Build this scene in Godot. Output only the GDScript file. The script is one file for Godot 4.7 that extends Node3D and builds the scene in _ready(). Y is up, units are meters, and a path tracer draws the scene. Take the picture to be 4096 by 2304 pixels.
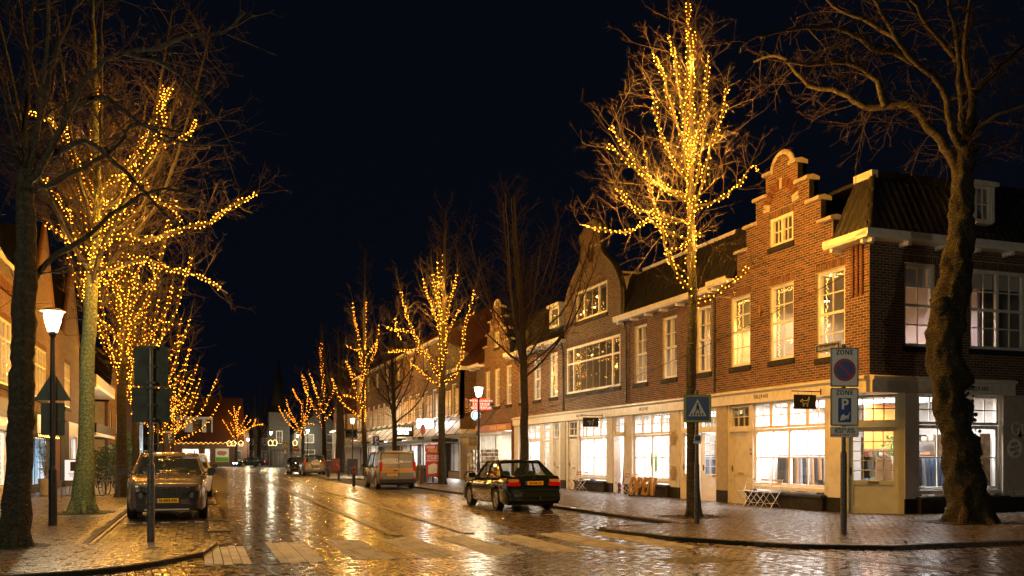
extends Node3D
# A Dutch shopping street on a wet winter night.
# World: x across the street (right positive), z = -s where s runs up the street, y up, metres.

const CAM_H := 1.55
const YAW := 19.3974
var rng := RandomNumberGenerator.new()
var mats := {}
var used := {}
var eye := Vector3(0, CAM_H, 0)
var face := Transform3D()      # frame of the wall being built on face_host
var face_host: Node

# ---------------------------------------------------------------- mesh builder
class MB:
	var v := PackedVector3Array()
	var n := PackedVector3Array()
	var c := PackedColorArray()
	var u := PackedVector2Array()
	var i := PackedInt32Array()
	var col := Color(1, 1, 1)
	func quadn(a: Vector3, b: Vector3, cc: Vector3, d: Vector3, na: Vector3, nb: Vector3, nc: Vector3, nd: Vector3) -> void:
		var k := v.size()
		v.append(a); v.append(b); v.append(cc); v.append(d)
		n.append(na); n.append(nb); n.append(nc); n.append(nd)
		c.append(col); c.append(col); c.append(col); c.append(col)
		u.append(Vector2(0, 1)); u.append(Vector2(1, 1)); u.append(Vector2(1, 0)); u.append(Vector2(0, 0))
		i.append(k); i.append(k + 2); i.append(k + 1)
		i.append(k); i.append(k + 3); i.append(k + 2)
	func quad(a: Vector3, b: Vector3, cc: Vector3, d: Vector3) -> void:
		var m := (b - a).cross(d - a)
		if m.length_squared() < 1e-14:
			m = (cc - b).cross(d - b)
		m = m.normalized()
		quadn(a, b, cc, d, m, m, m, m)
	func tri(a: Vector3, b: Vector3, cc: Vector3) -> void:
		var m := (b - a).cross(cc - a).normalized()
		var k := v.size()
		v.append(a); v.append(b); v.append(cc)
		n.append(m); n.append(m); n.append(m)
		c.append(col); c.append(col); c.append(col)
		u.append(Vector2(0, 1)); u.append(Vector2(1, 1)); u.append(Vector2(1, 0))
		i.append(k); i.append(k + 2); i.append(k + 1)
	func xbox(t: Transform3D, s: Vector3) -> void:
		var p := []
		for q in 8:
			p.append(t * Vector3((-.5 if q & 1 == 0 else .5) * s.x, (-.5 if q & 2 == 0 else .5) * s.y, (-.5 if q & 4 == 0 else .5) * s.z))
		quad(p[4], p[5], p[7], p[6])
		quad(p[1], p[0], p[2], p[3])
		quad(p[5], p[1], p[3], p[7])
		quad(p[0], p[4], p[6], p[2])
		quad(p[6], p[7], p[3], p[2])
		quad(p[0], p[1], p[5], p[4])
	func box(lo: Vector3, hi: Vector3) -> void:
		xbox(Transform3D(Basis(), (lo + hi) * .5), hi - lo)
	# box with chamfered edges on the four long sides and the front (z+) face
	func cbox(lo: Vector3, hi: Vector3, b := 0.01) -> void:
		var a := PackedVector2Array([Vector2(lo.x + b, lo.y), Vector2(hi.x - b, lo.y), Vector2(hi.x, lo.y + b), Vector2(hi.x, hi.y - b), Vector2(hi.x - b, hi.y), Vector2(lo.x + b, hi.y), Vector2(lo.x, hi.y - b), Vector2(lo.x, lo.y + b)])
		prism(a, lo.z, hi.z)
	func prism(poly: PackedVector2Array, z0: float, z1: float, t := Transform3D()) -> void:
		if Geometry2D.is_polygon_clockwise(poly):
			poly.reverse()
		var m := poly.size()
		for k in m:
			var a := poly[k]
			var b := poly[(k + 1) % m]
			quad(t * Vector3(a.x, a.y, z0), t * Vector3(b.x, b.y, z0), t * Vector3(b.x, b.y, z1), t * Vector3(a.x, a.y, z1))
		var tr := Geometry2D.triangulate_polygon(poly)
		for k in range(0, tr.size(), 3):
			var a := poly[tr[k]]
			var b := poly[tr[k + 1]]
			var d := poly[tr[k + 2]]
			if (b - a).cross(d - a) < 0:
				var e := b
				b = d
				d = e
			tri(t * Vector3(a.x, a.y, z1), t * Vector3(b.x, b.y, z1), t * Vector3(d.x, d.y, z1))
			tri(t * Vector3(a.x, a.y, z0), t * Vector3(d.x, d.y, z0), t * Vector3(b.x, b.y, z0))
	func tube(pts: PackedVector3Array, rad: PackedFloat32Array, sides: int, caps := true, rough := 0.0, seed_ := 0) -> void:
		var m := pts.size()
		var side := Vector3.ZERO
		var rings := []
		var norms := []
		for k in m:
			var d: Vector3 = pts[mini(k + 1, m - 1)] - pts[maxi(k - 1, 0)]
			d = d.normalized() if d.length() > 1e-7 else Vector3.UP
			if side == Vector3.ZERO:
				side = d.cross(Vector3.RIGHT if absf(d.x) < .8 else Vector3.FORWARD)
			side = (side - d * side.dot(d)).normalized()
			var o := d.cross(side)
			var ring := PackedVector3Array()
			var nn := PackedVector3Array()
			for q in sides:
				var a := TAU * q / sides
				var e := side * cos(a) + o * sin(a)
				var r := rad[k]
				if rough > 0.0:
					r *= 1.0 + rough * (sin(q * 2.7 + k * 1.3 + seed_) * .6 + sin(q * 5.1 - k * 2.1 + seed_ * 2.0) * .4)
				ring.append(pts[k] + e * r)
				nn.append(e)
			rings.append(ring)
			norms.append(nn)
		for k in m - 1:
			var ra: PackedVector3Array = rings[k]
			var rb: PackedVector3Array = rings[k + 1]
			var na: PackedVector3Array = norms[k]
			var nb: PackedVector3Array = norms[k + 1]
			for q in sides:
				var q2 := (q + 1) % sides
				quadn(ra[q], ra[q2], rb[q2], rb[q], na[q], na[q2], nb[q2], nb[q])
		if caps:
			for q in range(1, sides - 1):
				tri(rings[0][0], rings[0][q + 1], rings[0][q])
				tri(rings[m - 1][0], rings[m - 1][q], rings[m - 1][q + 1])
	func bar(a: Vector3, b: Vector3, r: float, sides := 6) -> void:
		tube(PackedVector3Array([a, b]), PackedFloat32Array([r, r]), sides)
	func lathe(prof: Array, sides: int, t := Transform3D()) -> void:
		for k in prof.size() - 1:
			var p: Vector2 = prof[k]
			var q: Vector2 = prof[k + 1]
			var sl := (q - p).normalized()
			for w in sides:
				var a := TAU * w / sides
				var b := TAU * (w + 1) / sides
				var na := t.basis * Vector3(cos(a) * sl.y, -sl.x, -sin(a) * sl.y)
				var nb := t.basis * Vector3(cos(b) * sl.y, -sl.x, -sin(b) * sl.y)
				quadn(t * Vector3(cos(a) * p.x, p.y, -sin(a) * p.x), t * Vector3(cos(b) * p.x, p.y, -sin(b) * p.x), t * Vector3(cos(b) * q.x, q.y, -sin(b) * q.x), t * Vector3(cos(a) * q.x, q.y, -sin(a) * q.x), na.normalized(), nb.normalized(), nb.normalized(), na.normalized())
	# a raised block on a surface: o centre at base level, hu/hv half edges, up vector with its height, bevel share
	func block(o: Vector3, hu: Vector3, hv: Vector3, up: Vector3, bev: float) -> void:
		var iu := hu * (1.0 - bev / hu.length())
		var iv := hv * (1.0 - bev / hv.length())
		var t := o + up
		var a := t - iu - iv
		var b := t + iu - iv
		var d := t + iu + iv
		var e := t - iu + iv
		var a2 := o - hu - hv
		var b2 := o + hu - hv
		var d2 := o + hu + hv
		var e2 := o - hu + hv
		quad(a, b, d, e)
		quad(a2, b2, b, a)
		quad(b2, d2, d, b)
		quad(d2, e2, e, d)
		quad(e2, a2, a, e)
	func mesh() -> ArrayMesh:
		var m := ArrayMesh.new()
		if v.is_empty():
			return m
		var a := []
		a.resize(Mesh.ARRAY_MAX)
		a[Mesh.ARRAY_VERTEX] = v
		a[Mesh.ARRAY_NORMAL] = n
		a[Mesh.ARRAY_COLOR] = c
		a[Mesh.ARRAY_TEX_UV] = u
		a[Mesh.ARRAY_INDEX] = i
		m.add_surface_from_arrays(Mesh.PRIMITIVE_TRIANGLES, a)
		return m

func lc(r: float, g: float, b: float, a := 1.0) -> Color:
	var q := Color(r, g, b).linear_to_srgb()
	q.a = a
	return q

func numbered(called: String) -> String:
	var k: int = used.get(called, 0)
	used[called] = k + 1
	return called if k == 0 else "%s_%03d" % [called, k]

func thing(called: String, label: String, category: String, at := Vector3.ZERO, turn := 0.0, group := "", kind := "") -> Node3D:
	var o := Node3D.new()
	o.name = numbered(called)
	add_child(o)
	o.position = at
	o.rotation.y = turn
	tag(o, label, category, group, kind)
	return o

func tag(o: Node, label := "", category := "", group := "", kind := "") -> void:
	if label: o.set_meta("label", label)
	if category: o.set_meta("category", category)
	if group: o.set_meta("group", group)
	if kind: o.set_meta("kind", kind)

func part(parent: Node, called: String, mesh: Variant, m: Material, label := "") -> MeshInstance3D:
	var o := MeshInstance3D.new()
	o.mesh = mesh.mesh() if mesh is MB else mesh
	o.material_override = m
	o.name = called if parent != self else numbered(called)
	parent.add_child(o, true)
	if parent == face_host: o.transform = face
	if label: o.set_meta("label", label)
	return o

func group_node(parent: Node, called: String, at := Vector3.ZERO, turn := 0.0) -> Node3D:
	var o := Node3D.new()
	o.name = called
	parent.add_child(o, true)
	o.position = at
	o.rotation.y = turn
	if parent == face_host: o.transform = face * o.transform
	return o

func structure(called: String, mesh: Variant, m: Material) -> MeshInstance3D:
	var o := part(self, called, mesh, m)
	o.set_meta("kind", "structure")
	return o

func boxm(lo: Vector3, hi: Vector3) -> MB:
	var b := MB.new()
	b.box(lo, hi)
	return b

func rnd(a: float, b: float) -> float:
	return rng.randf_range(a, b)

# ---------------------------------------------------------------- materials
func mat(key: String, color: Color, rough := 0.7, metal := 0.0) -> StandardMaterial3D:
	if mats.has(key):
		return mats[key]
	var m := StandardMaterial3D.new()
	m.albedo_color = color
	m.roughness = rough
	m.metallic = metal
	m.resource_name = key
	mats[key] = m
	return m

func noise_tex(freq: float, octaves: int, stops: Array, size := 512, normal := 0.0, seed_ := 1, kind := FastNoiseLite.TYPE_SIMPLEX_SMOOTH) -> NoiseTexture2D:
	var f := FastNoiseLite.new()
	f.noise_type = kind
	f.frequency = freq
	f.seed = seed_
	f.fractal_type = FastNoiseLite.FRACTAL_FBM
	f.fractal_octaves = octaves
	var t := NoiseTexture2D.new()
	t.width = size
	t.height = size
	t.seamless = true
	t.noise = f
	if normal > 0.0:
		t.as_normal_map = true
		t.bump_strength = normal
	elif stops.size() > 0:
		var g := Gradient.new()
		var off := PackedFloat32Array()
		var cs := PackedColorArray()
		for s in stops:
			off.append(s[0])
			cs.append(s[1])
		g.offsets = off
		g.colors = cs
		t.color_ramp = g
	return t

func grey(a: float) -> Color:
	return Color(a, a, a)

func surfaced(key: String, color: Color, rough_tex: Texture2D, albedo_tex: Texture2D, normal_tex: Texture2D, scale_: float, normal_depth := 0.5, vcol := false, metal := 0.0) -> StandardMaterial3D:
	var m := mat(key, color, 1.0, metal)
	m.uv1_triplanar = true
	m.uv1_world_triplanar = true
	m.uv1_scale = Vector3.ONE * scale_
	if rough_tex: m.roughness_texture = rough_tex
	if albedo_tex: m.albedo_texture = albedo_tex
	if normal_tex:
		m.normal_enabled = true
		m.normal_texture = normal_tex
		m.normal_scale = normal_depth
	m.vertex_color_use_as_albedo = vcol
	return m

func glow(key: String, r: float, g: float, b: float, strength: float) -> StandardMaterial3D:
	var m := mat(key, lc(minf(r, .8), minf(g, .8), minf(b, .8)), .5)
	m.emission_enabled = true
	m.emission = Color(r, g, b).linear_to_srgb()
	m.emission_energy_multiplier = strength
	return m

func pane_mat(key: String, tint: Color, alpha: float) -> StandardMaterial3D:
	var m := mat(key, tint, 0.03)
	m.transparency = BaseMaterial3D.TRANSPARENCY_ALPHA
	m.albedo_color = Color(tint.r, tint.g, tint.b, alpha)
	m.metallic_specular = 0.6
	return m

func make_materials() -> void:
	var grain := noise_tex(.03, 5, [[0.0, grey(.55)], [.5, grey(.85)], [1.0, grey(1.0)]], 512, 0, 3)
	var fine_n := noise_tex(.06, 4, [], 512, 4.0, 4)
	var rough_dry := noise_tex(.02, 4, [[0.0, grey(.6)], [1.0, grey(.95)]], 256, 0, 5)
	# wet paving: film of water in patches, so gloss varies
	var wet := noise_tex(.012, 5, [[0.0, grey(.08)], [.3, grey(.14)], [.46, grey(.24)], [.6, grey(.36)], [1.0, grey(.6)]], 1024, 0, 6)
	var damp := noise_tex(.012, 5, [[0.0, grey(.15)], [.36, grey(.27)], [.52, grey(.42)], [1.0, grey(.7)]], 1024, 0, 8)
	var wet_n := noise_tex(.05, 3, [], 512, 3.0, 7)
	var pv := surfaced("wet_road_brick", lc(1, 1, 1), wet, grain, wet_n, .33, .06, true)
	pv.metallic_specular = 0.65
	pv = surfaced("damp_paving_brick", lc(1, 1, 1), damp, grain, wet_n, .33, .15, true)
	pv.metallic_specular = 0.6
	surfaced("joint", lc(.028, .024, .019), rough_dry, grain, fine_n, .5, .6)
	surfaced("kerbstone", lc(.11, .1, .085), damp, grain, fine_n, .6, .6)
	surfaced("wall_brick", lc(1, 1, 1), rough_dry, grain, fine_n, 1.1, .5, true)
	surfaced("mortar", lc(.5, .44, .34), rough_dry, grain, fine_n, 1.1, .5)
	surfaced("white_paint", lc(.84, .82, .77), noise_tex(.02, 4, [[0.0, grey(.22)], [1.0, grey(.5)]], 256, 0, 11), noise_tex(.008, 5, [[0.0, grey(.88)], [.5, grey(.97)], [1.0, grey(1.0)]], 512, 0, 12), null, .7)
	surfaced("cream_paint", lc(.7, .66, .57), mats.white_paint.roughness_texture, mats.white_paint.albedo_texture, null, .7)
	surfaced("sage_paint", lc(.58, .6, .48), mats.white_paint.roughness_texture, mats.white_paint.albedo_texture, null, .7)
	var blk := noise_tex(.012, 4, [[0.0, grey(.45)], [1.0, grey(.8)]], 256, 0, 31)
	surfaced("crossing_block", lc(1, 1, 1), blk, mats.white_paint.albedo_texture, fine_n, .5, .5, true)
	mats.crossing_block.metallic_specular = .25
	surfaced("dark_paint", lc(.022, .021, .02), rough_dry, grain, fine_n, .7, .5)
	surfaced("plaster_beige", lc(.5, .44, .36), rough_dry, mats.white_paint.albedo_texture, fine_n, .9, .35)
	surfaced("plaster_white", lc(.78, .76, .72), rough_dry, mats.white_paint.albedo_texture, fine_n, .5, .3)
	surfaced("room_white", lc(.62, .61, .59), null, mats.white_paint.albedo_texture, null, .3)
	surfaced("room_dim", lc(.45, .42, .37), null, mats.white_paint.albedo_texture, null, .3)
	surfaced("tile_dark", lc(.035, .032, .03), noise_tex(.02, 4, [[0.0, grey(.25)], [1.0, grey(.55)]], 256, 0, 13), grain, fine_n, 1.2, .6)
	surfaced("tile_red", lc(.17, .055, .025), mats.tile_dark.roughness_texture, grain, fine_n, 1.2, .6)
	surfaced("metal_dark", lc(.03, .03, .028), noise_tex(.02, 3, [[0.0, grey(.3)], [1.0, grey(.55)]], 256, 0, 14), grain, null, 1.0)
	surfaced("metal_grey", lc(.2, .2, .19), mats.metal_dark.roughness_texture, grain, fine_n, 1.0, .3, false, .7)
	surfaced("sign_back", lc(.07, .085, .07), mats.metal_dark.roughness_texture, mats.white_paint.albedo_texture, fine_n, .8, .12, false, .3)
	surfaced("wood", lc(.28, .16, .07), rough_dry, noise_tex(.01, 5, [[0.0, grey(.5)], [1.0, grey(1.0)]], 256, 0, 15), fine_n, 1.5, .5)
	surfaced("soil", lc(.035, .026, .016), rough_dry, grain, fine_n, 1.0, 1.0)
	surfaced("asphalt", lc(.035, .033, .03), wet, grain, fine_n, .6, .8)
	# bark: brown, with lichen and moss patches
	surfaced("bark_dark", lc(1, 1, 1), rough_dry, noise_tex(.02, 5, [[0.0, lc(.016, .012, .008)], [.45, lc(.03, .023, .014)], [.7, lc(.042, .036, .02)], [.84, lc(.06, .068, .034)], [1.0, lc(.1, .12, .07)]], 512, 0, 16), noise_tex(.04, 5, [], 512, 20.0, 17), .9, 1.3)
	surfaced("bark_lichen", lc(1, 1, 1), rough_dry, noise_tex(.022, 5, [[0.0, lc(.05, .045, .018)], [.42, lc(.1, .1, .035)], [.54, lc(.14, .16, .055)], [.6, lc(.17, .21, .07)], [1.0, lc(.23, .28, .11)]], 512, 0, 18), mats.bark_dark.normal_texture, 1.1, 1.0)
	surfaced("bark_moss", lc(1, 1, 1), rough_dry, noise_tex(.02, 5, [[0.0, lc(.012, .009, .005)], [.42, lc(.032, .022, .011)], [.58, lc(.05, .034, .016)], [.66, lc(.034, .036, .011)], [.78, lc(.034, .055, .01)], [1.0, lc(.09, .13, .045)]], 512, 0, 19), noise_tex(.045, 5, [], 512, 26.0, 20), .8, 1.6)
	mat("twig", lc(.016, .0066, .0027), .8)
	surfaced("moss", lc(.05, .1, .012), null, grain, fine_n, 3.0, 1.0)
	pane_mat("glass", lc(.5, .52, .5), .1)
	pane_mat("car_glass", lc(.02, .03, .03), .45)
	mat("black_plastic", lc(.012, .012, .012), .45)
	mat("rubber", lc(.014, .014, .014), .75)
	mat("chrome", lc(.55, .55, .55), .15, 1.0)
	mat("white_sign", lc(.82, .82, .78), .35)
	mat("red_sign", lc(.42, .012, .016), .35)
	mat("blue_sign", lc(.01, .06, .3), .35)
	mat("black_ink", lc(.01, .01, .01), .5)
	mat("yellow_plate", lc(.75, .42, .01), .4)
	mat("brass", lc(.5, .33, .08), .3, .9)
	glow("fairy_bulb", 1.0, .25, .012, 15.0)
	glow("garland_bulb", 1.0, .48, .09, 5.0)
	glow("lamp_glow", 1.0, .96, .8, 14.0)
	glow("shop_panel", 1.0, .95, .88, 5.0)
	glow("sign_glow", .95, 1.0, 1.0, .5)

func kelvin_warm() -> Color:
	return lc(1.0, .42, .045)

# ---------------------------------------------------------------- ground
func ground_poly(poly: PackedVector2Array, y0: float, y1: float) -> MB:
	# poly in (x, s); a slab between y0 and y1
	var b := MB.new()
	var t := Transform3D(Basis(Vector3.RIGHT, Vector3.FORWARD, Vector3.UP), Vector3.ZERO)
	b.prism(poly, y0, y1, t)
	return b

func inside(p: Vector2, poly: PackedVector2Array) -> bool:
	return Geometry2D.is_point_in_polygon(p, poly)

var unit_block: ArrayMesh

# lays paving blocks in running bond over poly; along_x: long edge across the street
func pave(host: Node3D, poly: PackedVector2Array, y: float, bl: float, bw: float, along_x: bool, palette: Array, mkey: String, skip: Array, singles: int, called := "paving_brick", tilt := .005, skew := 0.0) -> void:
	var lo := poly[0]
	var hi := poly[0]
	for p in poly:
		lo = lo.min(p)
		hi = hi.max(p)
	var jt := .011
	var eu := Vector2(cos(skew), sin(skew)) if along_x else Vector2(-sin(skew), cos(skew))
	var ev := Vector2(-eu.y, eu.x)
	var cen := (lo + hi) * .5
	var ext := (hi - lo).length() * .5 + bl
	var list := []
	var nv := int(ext / bw)
	var nu := int(ext / bl)
	for r in range(-nv, nv + 1):
		var off := .5 * bl * (absi(r) % 2) + rnd(-.012, .012)
		var wob := rnd(-.004, .004)
		for q in range(-nu, nu + 1):
			var c := cen + ev * (r * bw + wob) + eu * (q * bl + off)
			if c.x < lo.x or c.x > hi.x or c.y < lo.y or c.y > hi.y or not inside(c, poly):
				continue
			var bad := false
			for k in skip:
				if k.has_point(c):
					bad = true
					break
			if bad:
				continue
			list.append([c.distance_squared_to(Vector2.ZERO) if singles > 0 else 0.0, c])
	if singles > 0:
		list.sort_custom(func(a, b): return a[0] < b[0])
	var mb := MB.new()
	var hu2 := eu * (bl - jt) * .5
	var hv2 := ev * (bw - jt) * .5
	var variants := []
	for k in palette.size():
		var m: StandardMaterial3D = mats[mkey].duplicate()
		m.albedo_color = Color(palette[k].r, palette[k].g, palette[k].b).linear_to_srgb()
		m.vertex_color_use_as_albedo = false
		variants.append(m)
	var up_sign := 1.0
	var count := 0
	var half := Vector2(.7, .7)
	for e in list:
		var c: Vector2 = e[1]
		# only what the lens can reach, plus a margin
		var d := c.x * .3321 + c.y * .9432
		var a := c.x * .9432 - c.y * .3321
		if absf(a) > d * .571 + 1.6 or d < 10.6:
			continue
		var tx := rnd(-tilt, tilt)
		var tz := rnd(-tilt, tilt)
		var up := Vector3(tx, 1, tz).normalized()
		var hu := Vector3(hu2.x, 0, -hu2.y)
		var hv := Vector3(hv2.x, 0, -hv2.y)
		hu -= up * hu.dot(up)
		hv -= up * hv.dot(up)
		var o := Vector3(c.x, y - .012 + rnd(-.0025, .0015), -c.y)
		var k := rng.randi() % palette.size()
		if count < singles:
			var s := MeshInstance3D.new()
			s.mesh = unit_block
			s.material_override = variants[k]
			s.name = called
			s.transform = Transform3D(Basis(hu * 2.0, hv * 2.0, up * .012), o)
			host.add_child(s, true)
		else:
			var f := rnd(.82, 1.15)
			mb.col = Color(palette[k].r * f, palette[k].g * f, palette[k].b * f)
			mb.block(o, hu, hv, up * .012, .005)
		count += 1
	if mb.v.size():
		part(host, "paving_field", mb, mats[mkey]).set_meta("kind", "stuff")

func kerb(called: String, pts: Array, w: float, y0: float, y1: float, piece: float, slope := 0.0) -> void:
	# pts are (x, s) along the top outer edge; stones of about one piece each
	var host := Node3D.new()
	host.name = numbered(called)
	add_child(host)
	host.set_meta("kind", "structure")
	for k in pts.size() - 1:
		var a: Vector2 = pts[k]
		var b: Vector2 = pts[k + 1]
		var m := maxi(1, roundi(a.distance_to(b) / piece))
		for q in m:
			var p := a.lerp(b, float(q) / m)
			var r := a.lerp(b, float(q + 1) / m)
			var dir := (r - p).normalized()
			p += dir * .004
			r -= dir * .004
			var nrm := Vector2(-dir.y, dir.x)
			var mb := MB.new()
			var P := Vector3(p.x, 0, -p.y)
			var R := Vector3(r.x, 0, -r.y)
			var N := Vector3(nrm.x, 0, -nrm.y) * w
			var top := Vector3(0, y1 + rnd(-.003, .003), 0)
			var bot := Vector3(0, y0, 0)
			var bv := .02
			var sh := Vector3(0, -slope, 0)
			var n1 := N.normalized() * bv
			# outer chamfer faces the road (side of P, R)
			mb.quad(P + bot, R + bot, R + top - Vector3(0, bv, 0) + sh, P + top - Vector3(0, bv, 0) + sh)
			mb.quad(P + top - Vector3(0, bv, 0) + sh, R + top - Vector3(0, bv, 0) + sh, R + top + n1 + sh, P + top + n1 + sh)
			mb.quad(P + top + n1 + sh, R + top + n1 + sh, R + top + N, P + top + N)
			mb.quad(R + bot + N, P + bot + N, P + top + N, R + top + N)
			mb.quad(R + bot, R + bot + N, R + top + N, R + top + sh)
			mb.quad(P + bot + N, P + bot, P + top + sh, P + top + N)
			part(host, "kerbstone", mb, mats.kerbstone)

func P2(a: Array) -> PackedVector2Array:
	var o := PackedVector2Array()
	for k in range(0, a.size(), 2):
		o.append(Vector2(a[k], a[k + 1]))
	return o

func build_ground() -> void:
	var ub := MB.new()
	ub.block(Vector3.ZERO, Vector3(.5, 0, 0), Vector3(0, .5, 0), Vector3(0, 0, 1), .03)
	unit_block = ub.mesh()
	var red := [Color(.045, .024, .014), Color(.056, .031, .018), Color(.034, .021, .015), Color(.068, .04, .022), Color(.045, .027, .019)]
	var brown := [Color(.06, .038, .027), Color(.074, .05, .035), Color(.05, .036, .027), Color(.085, .058, .04)]
	var greyb := [Color(.15, .122, .095), Color(.12, .1, .077), Color(.18, .147, .113), Color(.135, .108, .087), Color(.095, .077, .06)]
	var dark := [Color(.03, .018, .013), Color(.04, .022, .016), Color(.027, .018, .014)]
	structure("ground", ground_poly(P2([-400, -150, 400, -150, 400, 600, -400, 600]), -.5, -.08), mats.asphalt)
	# carriageway with its brick paving
	var cross := P2([-6, 7.2, 17, 7.2, 17, 11.85, 10.9, 11.9, 9.55, 12.62, 8.9, 13.3, -.75, 13.3, -1.4, 12.8, -3, 12.4, -6, 12.2])
	var near := P2([-.7, 13.3, 8.9, 13.3, 8.3, 14.6, 7.85, 16.6, 8.05, 17.6, 8.05, 40, .7, 40, .7, 17, .33, 16.3, .1, 14.7, -.45, 13.7])
	var stripes := []
	for k in 8:
		stripes.append(Rect2(.17 + 1.05 * k, 13.42, .54, 3.3 if k > 0 else 2.7))
	var side := structure("side_street", ground_poly(cross, -.075, -.009), mats.joint)
	pave(side, cross, 0.0, .205, .102, false, brown, "wet_road_brick", [], 300, "paving_brick", .009, .1)
	var road := structure("road", ground_poly(near, -.075, -.0095), mats.joint)
	var skip := stripes.duplicate()
	for s in range(17, 41):
		skip.append(Rect2(3.56 + .013 * (s - 18), s, .26, 1))
		skip.append(Rect2(5.04 + .015 * (s - 18), s, .26, 1))
	skip.append(Rect2(8.1, 12, .35, 2))
	pave(road, near, 0.0, .205, .102, true, red, "wet_road_brick", skip, 300)
	# crossing stripes of pale concrete blocks
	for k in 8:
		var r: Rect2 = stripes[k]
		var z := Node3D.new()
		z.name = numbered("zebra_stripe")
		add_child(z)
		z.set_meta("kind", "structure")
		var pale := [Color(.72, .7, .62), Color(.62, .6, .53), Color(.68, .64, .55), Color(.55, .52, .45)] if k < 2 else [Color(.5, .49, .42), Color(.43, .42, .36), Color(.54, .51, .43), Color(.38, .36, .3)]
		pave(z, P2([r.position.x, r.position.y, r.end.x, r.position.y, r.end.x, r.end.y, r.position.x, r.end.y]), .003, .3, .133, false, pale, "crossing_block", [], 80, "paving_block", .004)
	# flush bands of kerbstones along the carriageway
	for e in [[3.58, .013], [5.06, .015]]:
		var pts := []
		for s in [17.2, 40.0, 70.0, 130.0]:
			pts.append(Vector2(e[0] + e[1] * (s - 18) + .22, s))
		kerb("road_band", pts, .22, -.05, .018, 1.0)
	kerb("road_band", [Vector2(8.42, 13.3), Vector2(9.75, 9.3)], .3, -.05, .006, .9)
	# gutter of setts on the left
	var gut := P2([.2, 16.75, .7, 16.75, .7, 60, .2, 60])
	var g := structure("gutter", ground_poly(gut, -.075, -.02), mats.joint)
	pave(g, P2([.2, 16.8, .7, 16.8, .7, 45, .2, 45]), -.004, .21, .125, false, [Color(.16, .13, .09), Color(.13, .11, .08), Color(.19, .15, .1)], "wet_road_brick", [], 300, "gutter_sett", .02)
	# parking bays
	var bay_l := P2([-1.75, 16.7, .2, 16.7, .2, 60, -1.75, 60])
	var bl := structure("parking_bay", ground_poly(bay_l, -.075, -.0105), mats.joint)
	pave(bl, P2([-1.75, 16.7, .2, 16.7, .2, 34, -1.75, 34]), -.001, .205, .102, true, dark, "damp_paving_brick", [], 300)
	var bay_r := P2([8.05, 17.5, 10.1, 17.4, 10.2, 60, 8.05, 60])
	var br := structure("parking_bay", ground_poly(bay_r, -.075, -.0115), mats.joint)
	pave(br, P2([8.05, 17.5, 10.1, 17.4, 10.1, 36, 8.05, 36]), -.001, .205, .102, false, dark, "wet_road_brick", [], 300)
	var dash := MB.new()
	for k in 5:
		dash.box(Vector3(-1.55 + k * .38, -.001, -22.47), Vector3(-1.33 + k * .38, .003, -22.4))
	structure("parking_marks", dash, mats.white_sign)
	dash = MB.new()
	for k in 3:
		dash.box(Vector3(8.35 + k * .42, -.001, -22.2), Vector3(8.58 + k * .42, .003, -22.13))
	structure("parking_marks", dash, mats.white_sign)
	# pavements
	var wl := P2([-9, 12.2, -3, 12.4, -1.4, 12.8, -.94, 13.1, -.45, 13.7, .1, 14.7, .33, 16.3, .2, 16.72, -1.75, 16.72, -1.75, 60, -6.2, 60, -6.2, 20, -9, 20])
	var pl := structure("pavement_left", ground_poly(wl, -.075, .059), mats.joint)
	pave(pl, P2([-9, 12.25, -3, 12.55, -1.5, 12.95, -1.04, 13.3, -.6, 13.85, -.08, 14.8, .12, 16.25, .02, 16.65, -1.9, 16.7, -1.95, 36, -6.15, 36, -6.15, 20, -9, 20]), .07, .205, .102, true, greyb, "damp_paving_brick", [Rect2(-3.5, 25.0, 1.35, 1.9)], 300)
	kerb("kerb", [Vector2(-6, 12.2), Vector2(-3, 12.4), Vector2(-1.4, 12.8), Vector2(-.94, 13.1), Vector2(-.45, 13.7), Vector2(.1, 14.7), Vector2(.33, 16.3), Vector2(.25, 16.75)], .16, -.07, .075, .8)
	kerb("kerb", [Vector2(-1.68, 16.7), Vector2(-1.68, 60)], .3, -.07, .078, 1.0, .05)
	var wr := P2([30, 11.85, 10.9, 11.9, 9.55, 12.62, 8.3, 14.6, 7.85, 16.6, 8.05, 17.3, 10.1, 17.5, 10.2, 60, 16.04, 60, 16.04, 18.39, 30, 18.39])
	var pr := structure("pavement_right", ground_poly(wr, -.075, .059), mats.joint)
	pave(pr, P2([22, 12.0, 10.95, 12.05, 9.65, 12.75, 8.45, 14.7, 8.05, 16.6, 8.2, 17.2, 10.25, 17.4, 10.35, 40, 16.0, 40, 16.0, 19.4, 17.2, 18.3, 22, 18.3]), .07, .205, .102, true, greyb, "damp_paving_brick", [Rect2(10.75, 18.6, 1.5, 1.4), Rect2(15.3, 14.9, 1.9, 1.5)], 300, "paving_brick", .01, .12)
	kerb("kerb", [Vector2(8.2, 17.2), Vector2(7.87, 16.6), Vector2(8.3, 14.6), Vector2(9.55, 12.62), Vector2(10.9, 11.9), Vector2(13.7, 11.87), Vector2(22, 11.84)].map(func(p): return p), .14, -.07, .075, .8)
	kerb("kerb", [Vector2(10.3, 60), Vector2(10.2, 17.5), Vector2(8.2, 17.3)], .16, -.07, .08, 1.0)
	# beds of soil round the trunks
	for e in [[-2.83, 25.9, .8, .9], [11.45, 19.2, .7, .65], [16.3, 15.6, .95, .72], [-2.8, 16.6, .55, .55]]:
		var poly := PackedVector2Array()
		for k in 18:
			var a := TAU * k / 18
			poly.append(Vector2(e[0] + cos(a) * e[2] * rnd(.85, 1.05), e[1] + sin(a) * e[3] * rnd(.85, 1.05)))
		structure("soil_bed", ground_poly(poly, .0, .076), mats.soil)
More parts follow.
